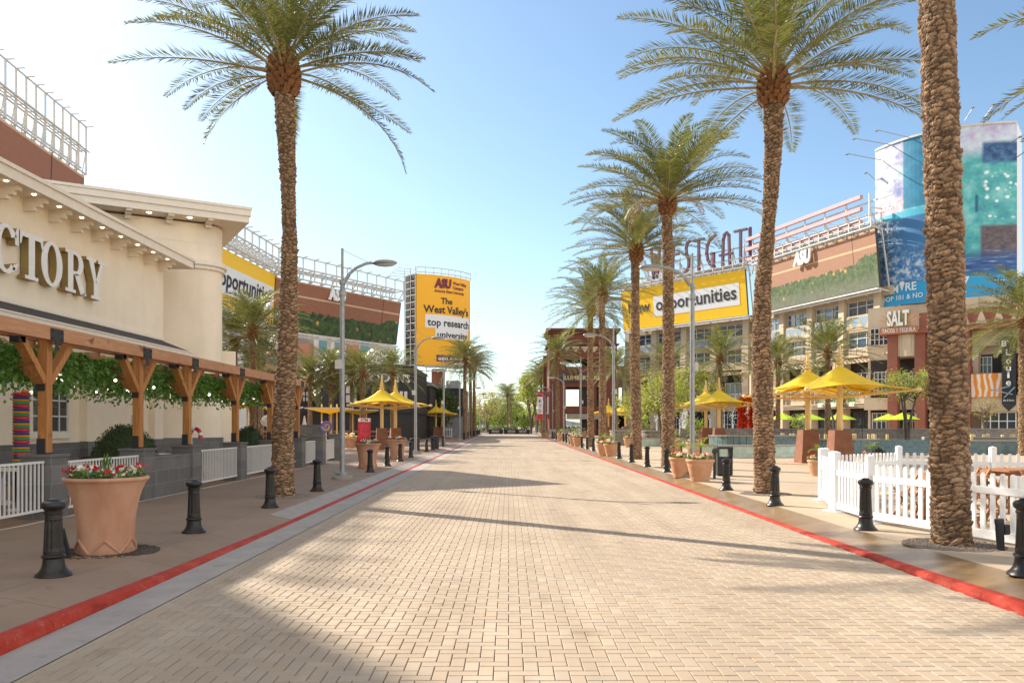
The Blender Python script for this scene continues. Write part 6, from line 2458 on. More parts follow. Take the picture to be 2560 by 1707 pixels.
# =================================================================== PICTURE BILLBOARD (RIGHT)
def mat_mural():
    m, nt, b = new_mat('blurred_picture_print')
    uv, mv = uvs(nt, 1, 1.35)
    na, nb = noise(nt, mv, 8, 5, .65), noise(nt, mv, 20, 5, .7)
    col = ramp(nt, na, [(.3, (.03, .23, .30)), (.5, (.08, .42, .42)), (.7, (.28, .62, .60))])
    # right, upper: pale violet, then dark blue block
    vi = ramp(nt, na, [(.35, (.46, .36, .56)), (.6, (.62, .72, .78))])
    col = mix(nt, rect_mask(nt, uv, .62, 2, .84, 2, .05), col, vi)
    col = mix(nt, rect_mask(nt, uv, .79, 1.1, .78, .9, .015), col, ramp(nt, nb, [(.4, (.01, .05, .16)), (.7, (.08, .22, .42))]))
    vo = nd(nt, 'ShaderNodeTexVoronoi', Scale=22); nt.links.new(mv, vo.inputs['Vector'])
    dots = nt.nodes.new('ShaderNodeRGBToBW'); nt.links.new(ramp(nt, vo.outputs['Distance'], [(.25, (1, 1, 1)), (.36, (0, 0, 0))]), dots.inputs[0])
    dm = nd(nt, 'ShaderNodeMath', operation='MULTIPLY'); nt.links.new(dots.outputs[0], dm.inputs[0]); nt.links.new(rect_mask(nt, uv, .8, 2, .46, .74, .02), dm.inputs[1])
    col = mix(nt, dm.outputs[0], col, (.75, .85, .84))
    col = mix(nt, rect_mask(nt, uv, .78, 2, .20, .42, .012), col, ramp(nt, nb, [(.35, (.06, .045, .06)), (.7, (.20, .15, .15))]))
    col = mix(nt, rect_mask(nt, uv, .745, .765, .5, .6, .008), col, (.01, .12, .2))
    # lower right, blurred dark blue street
    st = nd(nt, 'ShaderNodeMapping'); st.inputs['Scale'].default_value = (6, 46, 1); nt.links.new(uv, st.inputs[0])
    sn = noise(nt, st.outputs[0], 1, 3)
    col = mix(nt, rect_mask(nt, uv, .3, 2, .13, .26, .05), col, ramp(nt, sn, [(.35, (.01, .04, .16)), (.55, (.04, .12, .32)), (.72, (.5, .6, .72))]))
    # left, upper: blown pale print with violet and brown shapes
    up = ramp(nt, na, [(.36, (.16, .20, .42)), (.45, (.36, .36, .52)), (.52, (.50, .52, .58)), (.6, (.34, .48, .58)), (.68, (.42, .28, .34))])
    col = mix(nt, rect_mask(nt, uv, -1, .245, .56, 2, .01), col, up)
    col = mix(nt, rect_mask(nt, uv, -1, .245, .56, .66, .03), col, ramp(nt, nb, [(.35, (.5, .2, .26)), (.5, (.6, .45, .5)), (.65, (.75, .7, .72))]))
    # left, lower: blue scene of blurred pale shapes
    lo = ramp(nt, nb, [(.36, (.02, .10, .26)), (.5, (.10, .26, .48)), (.6, (.55, .62, .70)), (.72, (.68, .58, .5))])
    col = mix(nt, rect_mask(nt, uv, -1, .42, .13, .54, .008), col, mix(nt, rect_mask(nt, uv, .2, 1, .3, .6, .08), lo, (.04, .16, .34)))
    # dark slabs
    col = mix(nt, rect_mask(nt, uv, .245, .42, .58, 2, .004), col, ramp(nt, na, [(.3, (.01, .13, .26)), (.7, (.03, .26, .40))]))
    col = mix(nt, rect_mask(nt, uv, .52, .64, .62, 2, .003), col, (.008, .085, .20))
    col = mix(nt, rect_mask(nt, uv, -1, .5, .53, .57, .006), col, (.06, .42, .58))
    # caption band
    col = mix(nt, rect_mask(nt, uv, -1, 2, -1, .125, .003), col, (.02, .32, .58))
    nt.links.new(col, b.inputs['Base Color'])
    b.inputs['Roughness'].default_value = .55
    return m


MA, MBb = Vector((41.4, 90, 0)), Vector((52.0, 81.5, 0))
MC = MBb - MA; ML = MC.length; MU = MC.normalized(); MN = Vector((MU.y, -MU.x, 0))
if MN.y > 0:
    MN = -MN


def murP(s, z, off=0.0):
    return MA + MU * (ML * s) + MN * (2.5 * 4 * s * (1 - s) + off) + Vector((0, 0, z))


mz0, mz1 = 14.7, 32.5
mu = thing('billboard', 'huge curved billboard of a blurred teal and violet street picture with a blue caption band', 'billboard', (47, 88, 0))
sheet('print', [[murP(i / 30, mz0 + (mz1 - mz0) * j / 6) for j in range(7)] for i in range(31)], mat_mural(), mu)
pts = [murP(i / 20, 0, -.06) for i in range(21)] + [MBb - MN * 4, MA - MN * 4]
mb = MB(); mb.prism([(p.x, p.y) for p in pts], mz0, mz1); mb.build('body', MT['adwhite'], mu, True)
pts = [murP(i / 20, 0, .12) for i in range(21)] + [MBb - MN * 4.1, MA - MN * 4.1]
mb = MB(); mb.prism([(p.x, p.y) for p in pts], mz1, mz1 + .22); mb.build('top_edge', MT['steelw'], mu, True)
mb = MB()
for s, z, l in ((.06, mz1 - 1.3, 4.2), (.14, mz1, 4.4), (.28, mz1 + .2, 3.6), (.68, mz1 + .6, 2.2), (.8, mz1 + .6, 2.6), (.97, mz1 - 2, 2), (1.0, mz1 - 3.5, 2), (.0, mz1 - 3.2, 1)):
    p = murP(s, z, .1)
    q = p + (MN * .5 - MU * (.85 if s < .5 else -.5)) * l * .85 + Vector((0, 0, .9 if s < .9 else .2))
    mb.beam(p, q, .07); mb.beam(q, q + MN * .5 + Vector((0, 0, -.25)), .3, .12)
mb.build('floodlight_arm', MT['galv'], mu, True)
mb = MB(); p = murP(.5, 0, -6.5); mb.box(p.x - 3, p.x + 3, p.y, p.y + 4, 0, mz0); mb.build('support_tower', MT['beige'], mu, True)


def mtxt(mb, key, u0, v0, w, cap):
    mb.text(key, (0, 0, 0), (1, 0, 0), (0, 1, 0), w=w * ML if w else None, h=cap, bend=lambda a, b, z: murP(u0 + a / ML, mz0 + v0 * (mz1 - mz0) + b, .05 + z))


mb = MB()
mtxt(mb, 'LOOP 101 & NO', .035, .032, .36, .52)
mtxt(mb, 'M', .155, .078, .05, .85); mtxt(mb, 'RE', .262, .082, .085, .85)
mtxt(mb, '4/7', .60, .082, .11, .85); mtxt(mb, 'DC', .615, .035, .075, .52)
dm = [(.212, .083 + .048), (.222, .083 + .058), (.245, .083 + .058), (.256, .083 + .048), (.234, .083)]
vs = [murP(a, mz0 + v * (mz1 - mz0), .06) for a, v in dm]
mb.add(vs, [tuple(range(5))])
for a, b in ((.0, .12), (.86, .97)):
    N = 4
    for i in range(N):
        s0, s1 = a + (b - a) * i / N, a + (b - a) * (i + 1) / N
        mb.add([murP(s0, mz0 + 1.75, .05), murP(s1, mz0 + 1.75, .05), murP(s1, mz0 + 1.83, .05), murP(s0, mz0 + 1.83, .05)], [(0, 1, 2, 3)])
mb.build('lettering', MT['adwhite'], mu, True)

# =================================================================== MAIN BEIGE BUILDING (RIGHT)
main = thing('commercial_building', 'long beige building with blue zigzag panels and big windows behind the right plaza', 'building', (40, 105, 0))


def facade(o, u, n, a0, a1, piers, bay, glass):
    fr = (o, u, n)
    wall, dk, pr_, pan, tri = MB(), MB(), MB(), MB(), MB()
    # solid core behind
    wall.fbox(fr, a0, a1, -12, -.9, 0, 17.0)
    wall.fbox(fr, a0, a1, -.9, -.1, 9.7, 10.5); wall.fbox(fr, a0, a1, -.9, -.1, 12.4, 14.3); wall.fbox(fr, a0, a1, -.9, -.1, 16.0, 17.0)
    wall.fbox(fr, a0, a1, -.9, .05, 3.6, 5.0)
    wall.fbox(fr, a0, a1, -.9, .3, 9.45, 9.7)
    wall.build('wall', MT['beige'], main, True)
    dk.fbox(fr, a0, a1, -.88, -.8, 0, 3.6); dk.fbox(fr, a0, a1, -.88, -.82, 5.0, 9.45)
    dk.build('shop_recess', MT['dark'], main, True)
    for a in piers:
        pr_.fbox(fr, a - .55, a + .55, -.9, .25, 0, 13.0)
        pr_.fbox(fr, a - .48, a + .48, -.9, .12, 13.0, 17.0)
    pr_.build('pier', MT['beige2'], main, True, bevel=.03)
    for k in range(int((a1 - a0) / .9)):
        pan.fbox(fr, a0 + k * .9, a0 + k * .9 + .05, -.1, -.085, 9.75, 10.45)
    pan.build('panel_groove', MT['darkframe'], main, True)
    bl, gl, gr = MB(), MB(), MB()
    pa = sorted(piers)
    for p, q in zip(pa[:-1], pa[1:]):
        x0, x1 = p + .62, q - .62
        bl.fbox(fr, x0, x1, -.1, -.06, 12.62, 14.05)
        w = (x1 - x0)
        for k in (0, 1, 2) if w > 3 else (0,):
            c0 = x0 + w * k / 3
            o3 = o + u * c0 + n * -.055
            tri.extrude([(0, 0), (w / 3, 0), (w / 6, 1.15)], o3 + Vector((0, 0, 12.62)), u, (0, 0, 1), n, .025)
        for z0, z1 in ((10.5, 12.4), (14.3, 16.0)):
            wn = MB(); gm = MB()
            gm.fbox(fr, x0, x1, -.55, -.5, z0, z1)
            g = gm.build('window', MT[glass], main, True)
            for k in range(4):
                xx = x0 + (w - .08) * k / 3
                wn.fbox(fr, xx, xx + .08, -.5, -.4, z0, z1)
            for zz in (z0, (z0 + z1) / 2 + .15, z1 - .08):
                wn.fbox(fr, x0, x1, -.5, -.41, zz, zz + .08)
            f = wn.build('window_frame', MT['frame'], main, True)
        # shop fronts, upper terrace doors and railing
        gm = MB(); gm.fbox(fr, x0 + .3, x1 - .3, -.8, -.74, .2, 3.1); gm.build('shop_window', MT['glass'], main, True)
        wn = MB()
        for k in range(5):
            xx = x0 + .3 + (w - .68) * k / 4
            wn.fbox(fr, xx, xx + .08, -.74, -.66, .1, 3.2)
        for zz in (.15, 1.7, 3.1):
            wn.fbox(fr, x0 + .3, x1 - .3, -.74, -.67, zz, zz + .08)
        wn.build('shop_frame', MT['frame' if rnd.random() < .5 else 'darkframe'], main, True)
        gm = MB(); gm.fbox(fr, x0 + .8, x1 - .8, -.82, -.76, 5.1, 7.6); gm.build('terrace_door', MT['glass'], main, True)
        wn = MB()
        for k in range(4):
            xx = x0 + .8 + (w - 1.68) * k / 3
            wn.fbox(fr, xx, xx + .09, -.76, -.7, 5.0, 7.65)
        wn.fbox(fr, x0 + .7, x1 - .7, -.76, -.69, 7.6, 7.7)
        wn.build('door_frame', MT['frame'], main, True)
        gm = MB()
        gm.fbox(fr, p + .4, q - .4, .35, .41, 6.0, 6.07)
        for k in range(7):
            gm.fbox(fr, p + .4, q - .4, .36, .39, 5.1 + k * .13, 5.13 + k * .13)
        for k in range(6):
            xx = p + .4 + (q - p - .86) * k / 5
            gm.fbox(fr, xx, xx + .05, .35, .4, 5.0, 6.0)
        gm.build('railing', MT['steelw'], main, True)
        # trellis
        gm = MB()
        gm.fbox(fr, p, q, .9, 1.1, 8.7, 9.0); gm.fbox(fr, p, q, .3, .45, 8.9, 9.15)
        for k in range(9):
            xx = p + (q - p) * k / 9
            gm.fbox(fr, xx, xx + .12, -.6, 1.5, 9.0, 9.15)
        gm.fbox(fr, p - .2, p + .2, .85, 1.15, 5.0, 8.7)
        gm.build('trellis', MT['beige2'], main, True)
        gm = MB()
        for k in range(4):
            gm.fbox(fr, x0, x1, .05, .25 + .1 * k, 3.62 + .16 * k, 3.72 + .16 * k)
        gm.build('shop_canopy', MT['beige2'], main, True)
    bl.build('blue_panel', MT['bluepanel'], main, True)
    tri.build('zigzag_panel', MT['beige'], main, True)


F1o = K0 - n1 * 1.3
facade(F1o - u1 * 24.3, u1, n1, 0, 24.3, [24.3 - x for x in (24.3, 18.7, 12.7, 7.06, 1.6)], 5.7, 'glassb')
F2o = K0 - nn2 * 1.2
facade(F2o, u2, nn2, -.8, 24.2, (0, 5.4, 11.0, 16.7, 22.4), 5.6, 'glassb')
# cylinder corner and red-brown column block
E2 = K0 + u2 * 24.0
u3 = Vector((.74, -.67, 0)).normalized(); n3 = Vector((-u3.y, u3.x, 0)) * -1
if n3.y > 0:
    n3 = -n3
fr3 = (E2, u3, n3)
ent = thing('corner_building', 'corner block with red brown columns below the picture billboard', 'building', (48, 82, 0))
mb = MB()
mb.fbox(fr3, -1.5, 34, -9, -1.0, 0, 14.6)
mb.fbox(fr3, 8.2, 9.6, -1, .4, 3.2, 14.6)
mb.fbox(fr3, 5.6, 34, -1, .2, 9.6, 14.6)
mb.fbox(fr3, 7.0, 34, -1, .9, 3.0, 4.4)
mb.build('wall', MT['beige2'], ent, True)
for a in (1.8, 4.5, 6.9, 8.6, 17, 24):
    mb = MB(); mb.fbox(fr3, a - .5, a + .5, .6, 1.6, 0, 11.2); mb.fbox(fr3, a - .56, a + .56, .55, 1.65, 7.0, 7.6); mb.fbox(fr3, a - .6, a + .6, .5, 1.7, 0, .8)
    mb.build('column', MT['redcol'], ent, True, bevel=.03)
mb = MB()
mb.fbox(fr3, .6, 34, .3, 1.95, 11.2, 11.6); mb.fbox(fr3, 4.4, 34, .2, 1.5, 11.6, 13.3)
mb.build('red_cornice', MT['redcol'], ent, True)
mb = MB()
for k in range(10):
    a = 5.1 + k * 1.5
    o3 = fr3[0] + u3 * a + n3 * 1.5
    mb.extrude([(0, 0), (1.0, 0), (.5, 1.4)], o3 + Vector((0, 0, 11.75)), u3, (0, 0, 1), n3, .04)
mb.build('zigzag_panel', MT['beige2'], ent, True)
mb = MB()
cc = E2 + u3 * 3.2 + n3 * -.4
prof = []
arc = []
for i in range(15):
    a = math.pi * i / 14
    p = cc - u3 * (2.1 * math.cos(a)) + n3 * (2.0 * math.sin(a))
    arc.append((p.x, p.y))
mb.prism(arc, 8.9, 11.19)
mb.build('curved_balcony', MT['beige2'], ent, True)
mb = MB()
for i in range(2, 13, 2):
    p = Vector((*arc[i], 0)); mb.beam(p + Vector((0, 0, 8.95)), p + Vector((0, 0, 11.15)), .06)
mb.build('panel_groove', MT['beige'], ent, True)
mb = MB()
mb.fbox(fr3, -1.2, 8, -.99, -.9, 0, 3.3); mb.fbox(fr3, -1.2, 16, -.99, -.9, 4.6, 8.8)
mb.build('recess', MT['dark'], ent, True)
mb = MB()
mb.fbox(fr3, -1.4, 34, -1, .6, 3.3, 4.6); mb.build('band', MT['beige2'], ent, True)
for a0, a1, z0, z1 in ((-1.0, 1.0, .1, 3.0), (2.5, 3.8, .1, 3.0), (5.0, 6.2, .1, 2.9), (9.9, 12.9, .15, 2.95), (9.0, 10.6, 6.0, 8.6), (-1.2, .7, 10.4, 12.3), (-.8, .9, 5.0, 7.5), (2.4, 3.9, 5.0, 7.3)):
    gm = MB(); gm.fbox(fr3, a0, a1, -.88, -.8 if a0 < 9.5 else .35, z0, z1); gm.build('window', MT['glass'], ent, True)
    wn = MB()
    off = -.79 if a0 < 9.5 else .36
    for k in range(5):
        xx = a0 + (a1 - a0 - .08) * k / 4
        wn.fbox(fr3, xx, xx + .08, off, off + .08, z0, z1)
    for f in (0, .33, .66, .97):
        zz = z0 + (z1 - z0) * f
        wn.fbox(fr3, a0, a1, off, off + .07, zz, zz + .08)
    wn.build('window_frame', MT['white' if a0 > 9 else 'frame'], ent, True)
for a in (1.5, 4.2):
    mb = MB(); mb.fbox(fr3, a - .12, a + .12, 1.75, 1.95, 2.3, 2.8); mb.build('wall_lamp', MT['galv'], ent, True, bevel=.03)
MT['ray'] = M('tan_ray', (.62, .33, .20), (.55, .28, .17), 3, .5)
# sunburst restaurant sign
ss = thing('sunburst_sign', 'sunburst agave sign reading SALT TACOS Y TEQUILA over the curved balcony', 'sign', (0, 0, 0))
so = E2 + u3 * 2.6 + n3 * 1.9
ss.location = (so.x, so.y, 11.0)
mb = MB()
for i in range(13):
    a = R(8 + 164 * i / 12)
    l = 2.3 if i not in (0, 12) else 1.7
    dx, dz = math.cos(a), math.sin(a)
    w = .17
    mb.extrude([(dx * .5 + dz * w * .6, dz * .5 - dx * w * .6), (dx * l * .6 + dz * w, dz * l * .6 - dx * w), (dx * l, dz * l), (dx * l * .6 - dz * w, dz * l * .6 + dx * w), (dx * .5 - dz * w * .6, dz * .5 + dx * w * .6)][::-1],
               so + Vector((0, 0, 12.05)), u3, (0, 0, 1), n3, .12)
mb.build('rays', MT['ray'], ss, True)
mb = MB(); mb.text('SALT', so + n3 * .35 + Vector((0, 0, 12.1)), u3, (0, 0, 1), n3, w=2.3, h=1.55, center=True); mb.build('letters', MT['cgreen'], ss, True)
mb = MB(); mb.text('SALT', so + n3 * .49 + Vector((0, 0, 12.12)), u3, (0, 0, 1), n3, w=2.16, h=1.5, center=True); mb.build('letter_faces', MT['bone'], ss, True)
mb = MB(); mb.fbox((so, u3, n3), -1.85, 1.85, 0, .25, 11.25, 12.0); mb.build('name_board', MT['salmon'], ss, True)
mb = MB(); mb.text('TACOS Y TEQUILA', so + n3 * .27 + Vector((0, 0, 11.42)), u3, (0, 0, 1), n3, w=3.3, h=.42, center=True); mb.build('lettering', MT['adwhite'], ss, True)
# orange poster and black vertical sign
po = thing('poster_panel', 'orange and white poster panel over the shop door near the right edge', 'sign', tuple(E2 + u3 * 10.7 + n3 * 1.2))
mp, nt, b = new_mat('orange_poster')
uv, mv = uvs(nt, 1, .4)
wv = nd(nt, 'ShaderNodeTexWave', Scale=2.2, Distortion=7, Detail=2); nt.links.new(mv, wv.inputs['Vector'])
nt.links.new(ramp(nt, wv.outputs['Fac'], [(.25, (.8, .26, .02)), (.55, (.82, .48, .2)), (.8, (.82, .76, .68))]), b.inputs['Base Color'])
q0, q1 = E2 + u3 * 8.9 + n3 * 1.05, E2 + u3 * 12.9 + n3 * 1.05
sheet('print', [[q0.lerp(q1, i / 4) + Vector((0, 0, z)) for z in (4.45, 6.75)] for i in range(5)], mp, po)
mb = MB(); mb.fbox(fr3, 8.85, 12.95, .85, 1.04, 4.4, 6.8); mb.build('frame', MT['salmon'], po, True)
bsn = thing('blade_sign', 'black vertical sign with white letters and an arrow foot at the right edge', 'sign', tuple(E2 + u3 * 12.6 + n3 * 2.2))
o3 = E2 + u3 * 12.0 + n3 * 2.0
mb = MB(); mb.extrude([(0, 3.6), (.55, 3.0), (1.15, 3.6), (1.15, 9.0), (1.3, 9.8), (.6, 10.5), (-.2, 9.8), (0, 9.0)], o3, u3, (0, 0, 1), n3, .25); mb.build('board', MT['black'], bsn, True)
mb = MB()
for ch, z in (('L', 8.4), ('o', 7.6), ('u', 6.9), ('i', 6.2), ('e', 5.5)):
    mb.text(ch, o3 + u3 * .55 + n3 * .26 + Vector((0, 0, z)), u3, (0, 0, 1), n3, w=.22 if ch == 'i' else .42, h=.62, center=True)
mb.text('B', o3 + u3 * .2 + n3 * .26 + Vector((0, 0, 9.3)), u3, (0, 0, 1), n3, w=.45, h=.55, center=True)
mb.text("Bar & Eatery", o3 + u3 * .58 + n3 * .26 + Vector((0, 0, 3.95)), u3, (0, 0, 1), n3, w=.9, h=.2, center=True)
mb.build('lettering', MT['adwhite'], bsn, True)
mb = MB()
for a, b_ in (((-.9, 5.1), (.9, 4.6)), ((-.9, 5.0), (.7, 5.4)), ((.2, 4.3), (1.1, 5.3))):
    pa = o3 + u3 * a[0] + n3 * .33 + Vector((0, 0, a[1])); pb = o3 + u3 * b_[0] + n3 * .33 + Vector((0, 0, b_[1])); mb.beam(pa, pb, .1)
mb.build('emblem', MT['bluepanel'], bsn, True)
# small green restaurant emblems on the band
for i, a in enumerate((13.6, 16.0, 19.0, 21.8)):
    o3 = F2o + u2 * a + nn2 * .35 + Vector((0, 0, 4.1))
    t = thing('emblem_sign', ['small green sunburst SALT emblem on the band, leftmost', 'small green sunburst SALT emblem second on the band', 'small green sunburst SALT emblem third on the band', 'small green sunburst SALT emblem nearest the brown column'][i], 'sign', tuple(o3))
    mb = MB()
    for k in range(9):
        an = R(10 + 160 * k / 8)
        mb.extrude([(.2 * math.cos(an - .2), .2 * math.sin(an - .2)), (.75 * math.cos(an), .75 * math.sin(an)), (.2 * math.cos(an + .2), .2 * math.sin(an + .2))], o3, u2, (0, 0, 1), nn2, .05)
    mb.build('rays', MT['cgreen'], t, True)
    mb = MB(); mb.text('SALT', o3 + nn2 * .1 + Vector((0, 0, -.25)), u2, (0, 0, 1), nn2, w=.9, h=.45, center=True); mb.build('letters', MT['bone'], t, True)
for i, a in enumerate((-3.6, 3)):
    pass
pu = thing('parasol', 'lime green patio parasol', 'parasol', (0, 0, 0), 0, 'lime patio parasols before the shops')
mb = MB()
mb.lathe([(1.45, 2.15), (1.1, 2.32), (.5, 2.55), (.05, 2.75)], 8); mb.build('canopy', MT['lime'], pu)
mb = MB(); mb.tube((0, 0, .3), (0, 0, 2.75), .03); mb.lathe([(.3, .0), (.3, .06), (.05, .3)], 12); mb.build('pole', MT['galv'], pu)
for i, (px, py, Y, lab) in enumerate([(1957, 1056, 74, 'lime parasol right beside the second right palm trunk'), (2025, 1057, 76, 'lime parasol left of the rear canopy post'), (2100, 1057, 74, 'lime parasol between the two near canopy posts'),
                                 (2258, 1056, 70, 'lime parasol left of the nearest palm trunk by the brown column'), (2222, 1064, 78, 'lime parasol peeking out behind the one by the brown column')]):
    p = at(px, 1062, Y)
    if i == 0:
        pu.location = (p.x, Y, .0); pu['label'] = lab
    else:
        dup(pu, (p.x, Y, 0), i * .5, lab)
hb = thing('round_hanging_sign', 'round brown sign under a green blade on a pier of the beige building', 'sign', tuple(F2o + u2 * 17.6 + nn2 * .8))
o3 = F2o + u2 * 17.4 + nn2 * .6
mb = MB(); mb.extrude([(.7 * math.cos(R(i * 15)), .7 * math.sin(R(i * 15))) for i in range(24)], o3 + Vector((0, 0, 2.7)), u2, (0, 0, 1), nn2, .3); mb.build('disc', MT['salmon'], hb, True)
mb = MB(); mb.fbox((o3, u2, nn2), -.35, .35, 0, .3, 3.5, 5.6); mb.build('blade', MT['cgreen'], hb, True)

# =================================================================== RED BROWN TOWER
rt = thing('corner_tower', 'red brown three storey tower with open window bays and stepped cornice', 'building', (11.6, 125, 0))
x0, x1, Y0, Y1 = 6.35, 17.0, 125, 134
mb = MB()
for (ya, yb2, sh) in ((Y0, Y0 + .9, 0), (Y1 - .9, Y1, -.6)):
    for a, b in ((x0, x0 + 2.6), (x0 + 6.5, x0 + 7.4), (x1 - 2.3, x1)):
        mb.box(a + sh, b + sh, ya, yb2, 0, 12.0)
    mb.box(x0 + sh, x1 + sh, ya, yb2, 12.0, 13.2)
    mb.box(x0 + 2.6 + sh, x0 + 6.5 + sh, ya, yb2, 3.5, 4.6); mb.box(x0 + 2.6 + sh, x0 + 6.5 + sh, ya + .003, yb2, 7.6, 10.8)
    mb.box(x0 + 7.4 + sh, x1 - 2.3 + sh, ya, yb2, 3.5, 4.6); mb.box(x0 + 7.4 + sh, x1 - 2.3 + sh, ya + .003, yb2, 7.6, 10.8)
for xa in (x0, x1 - .8):
    mb.box(xa, xa + .8, Y0 + .9, Y0 + 3, 0, 13.2); mb.box(xa, xa + .8, Y1 - 3, Y1 - .9, 0, 13.2)
    mb.box(xa, xa + .8, Y0 + 3, Y1 - 3, 3.5, 4.6); mb.box(xa, xa + .8, Y0 + 3, Y1 - 3, 7.6, 10.8)
mb.build('wall', MT['redbrick'], rt, True)
mb = MB()
ccx = (x0 + x1) / 2
for r, z0_, z1_ in ((0, 13.2, 14.2), (.35, 14.2, 14.4), (-.05, 14.4, 16.0), (.25, 16.0, 16.35), (.5, 16.35, 16.8)):
    mb.box(x0 - r, x1 + r, Y0 - r, Y1 + r, z0_, z1_)
mb.build('cornice', MT['redbrick'], rt, True, bevel=.05)
mb = MB()
for k in range(7):
    a = x0 + .6 + k * 1.45
    mb.extrude([(0, .95), (1.3, .95), (.65, 0)][::-1], (a, Y0 - .01, 13.0), (1, 0, 0), (0, 0, 1), (0, -1, 0), .06)
mb.build('zigzag_panel', MT['beige2'], rt, True)
for q in ((x0 + 7.4, x1 - 2.3, Y0 + .5, Y0 + .6, .1, 3.4), (x0 + 7.4, x1 - 2.3, Y0 + .5, Y0 + .6, 4.6, 7.6), (x0 + 4.7, x0 + 6.5, Y0 + .5, Y0 + .6, 4.6, 7.6), (x0 + 5.0, x0 + 6.5, Y0 + .5, Y0 + .6, 0, 3.5)):
    mb = MB(); mb.box(*q); mb.build('dark_glazing', MT['dark'], rt, True)
mb = MB(); mb.box(x0 + .9, x1 - .9, Y0 + .9, Y1 - .9, 12.8, 13.0); mb.build('ceiling', MT['dark'], rt, True)
mb = MB(); mb.box(x0 - .1, x0 + 3, Y0 - .15, Y0 - .005, 0, 1.0); mb.build('plinth', MT['cap'], rt, True)
mb = MB(); mb.box(x0 + 1.6, x0 + 8.8, Y0 - .2, Y0 - .01, 8.4, 9.7); mb.build('sign_board', MT['darkframe'], rt, True)
mb = MB(); mb.text('LUMBERYARD', (x0 + 2.4, Y0 - .23, 8.75), (1, 0, 0), (0, 0, 1), (0, -1, 0), w=5.8, h=.62); mb.build('lettering', MT['ypost'], rt, True)
mb = MB(); mb.box(x0 + 2.7, x0 + 8.4, Y0 - .12, Y0 - .01, 2.55, 3.4); mb.build('pale_sign', MT['cap'], rt, True)
# grey link wing between tower and beige building
lk = thing('link_building', 'low dark wing with balcony between the red brown tower and the beige building', 'building', (20, 132, 0))
mb = MB(); mb.box(17.3, 25, 132, 140, 8.2, 11.4); mb.box(17.3, 18.2, 132, 140, 0, 8.2); mb.box(20.8, 25, 132, 140, 0, 8.2); mb.box(17.3, 25, 132, 133, 3.6, 4.8); mb.build('wall', MT['beige'], lk, True)
mb = MB(); mb.box(18.2, 20.8, 132.4, 132.5, 0, 3.6); mb.build('dark_opening', MT['dark'], lk, True)
mb = MB()
for k in range(8):
    mb.box(18.2, 20.8, 131.9, 131.95, 4.8 + k * .14, 4.84 + k * .14)
mb.build('railing', MT['galv'], lk, True)

# =================================================================== LEFT BACKGROUND BUILDINGS
bk = thing('bar_building', 'black bar building with cream McFADDEN\'S letters on its curved corner', 'building', (-17, 86, 0))
mb = MB(); mb.box(-27, -13.2, 84, 100, 0, 7.1); mb.box(-27, -13.2, 83.7, 84, 2.9, 3.5); mb.build('wall', MT['blackwall'], bk, True)
arc = [(-13.2 + 0, 100), (-19, 100), (-19, 83)]
arc = [(-10.3, 100), (-20.2, 100), (-20.2, 83.2), (-14.4, 82.6)] + [(-14.2 + 3.9 * math.sin(R(a)), 86.5 - 3.9 * math.cos(R(a))) for a in range(6, 91, 12)]
mb = MB(); mb.prism(arc, 0, 7.75); mb.build('corner_wall', MT['blackwall'], bk, True, smooth=30)


def grow(P, k):
    cx = sum(p[0] for p in P) / len(P); cy = sum(p[1] for p in P) / len(P)
    return [(cx + (p[0] - cx) * k, cy + (p[1] - cy) * k) for p in P]


mb = MB(); mb.prism(grow(arc, 1.03), 7.75, 7.95); mb.prism(grow(arc, 1.015), 5.35, 5.5); mb.prism(grow(arc, 1.06), 2.9, 3.6); mb.box(-27.2, -20.2, 83.5, 100, 7.1, 7.3)
mb.build('cornice', MT['black'], bk, True)


def curveP(s, z, off=.12):
    """along the bar front: flat part then the rounded corner"""
    flat = 5.8
    if s < flat:
        p = Vector((-20.2 + s, 83.2 - .6 * s / flat, z)); n = Vector((-.1, -1, 0))
    else:
        a = (s - flat) / 3.9
        p = Vector((-14.2 + 3.9 * math.sin(a), 86.5 - 3.9 * math.cos(a), z)); n = Vector((math.sin(a), -math.cos(a), 0))
    return p + n.normalized() * off


mb = MB(); mb.text('MCF', (0, 0, 0), (1, 0, 0), (0, 1, 0), w=7.6, h=.85, bend=lambda a, b, z: curveP(2.6 + a, 6.15 + b, .12 + z)); mb.build('letters', MT['bone'], bk, True)
for (xa, xb, za, zb, y) in ((-20.0, -17.2, 4.0, 5.3, 83.9), (-17.5, -15.6, 3.9, 5.8, 82.6), (-21.6, -20.6, 4.1, 5.2, 83.85)):
    gm = MB(); gm.box(xa, xb, y - .5, y - .3, za, zb); gm.build('window', MT['hwhite'], bk, True)
    wn = MB()
    for k in range(4):
        xx = xa - .06 + (xb - xa) * k / 3; wn.box(xx, xx + .12, y - .58, y - .5, za - .1, zb + .1)
    for f in (0, .5, 1):
        zz = za - .06 + (zb - za) * f; wn.box(xa, xb, y - .57, y - .5, zz, zz + .12)
    wn.build('window_frame', MT['black'], bk, True)
gm = MB()
a, b = curveP(8.2, 0), curveP(9.8, 0)
for f in (0, .37, .74):
    p, q = a.lerp(b, f), a.lerp(b, f + .26)
    gm.add([(p.x, p.y, 3.9), (q.x, q.y, 3.9), (q.x, q.y, 5.2), (p.x, p.y, 5.2)], [(0, 1, 2, 3)])
gm.build('window', MT['hwhite'], bk, True)
gm = MB(); gm.box(-27, -14.5, 83.02, 83.1, .9, 2.85); gm.build('dark_opening', MT['dark'], bk, True)
mb = MB(); mb.box(-26, -11.5, 80.5, 80.7, .9, 1.1); mb.box(-26, -11.5, 80.5, 80.6, .5, .6)
for k in range(11):
    mb.box(-26 + k * 1.45, -25.9 + k * 1.45, 80.5, 80.6, 0, 1.1)
mb.build('patio_rail', MT['wood2'], bk, True)
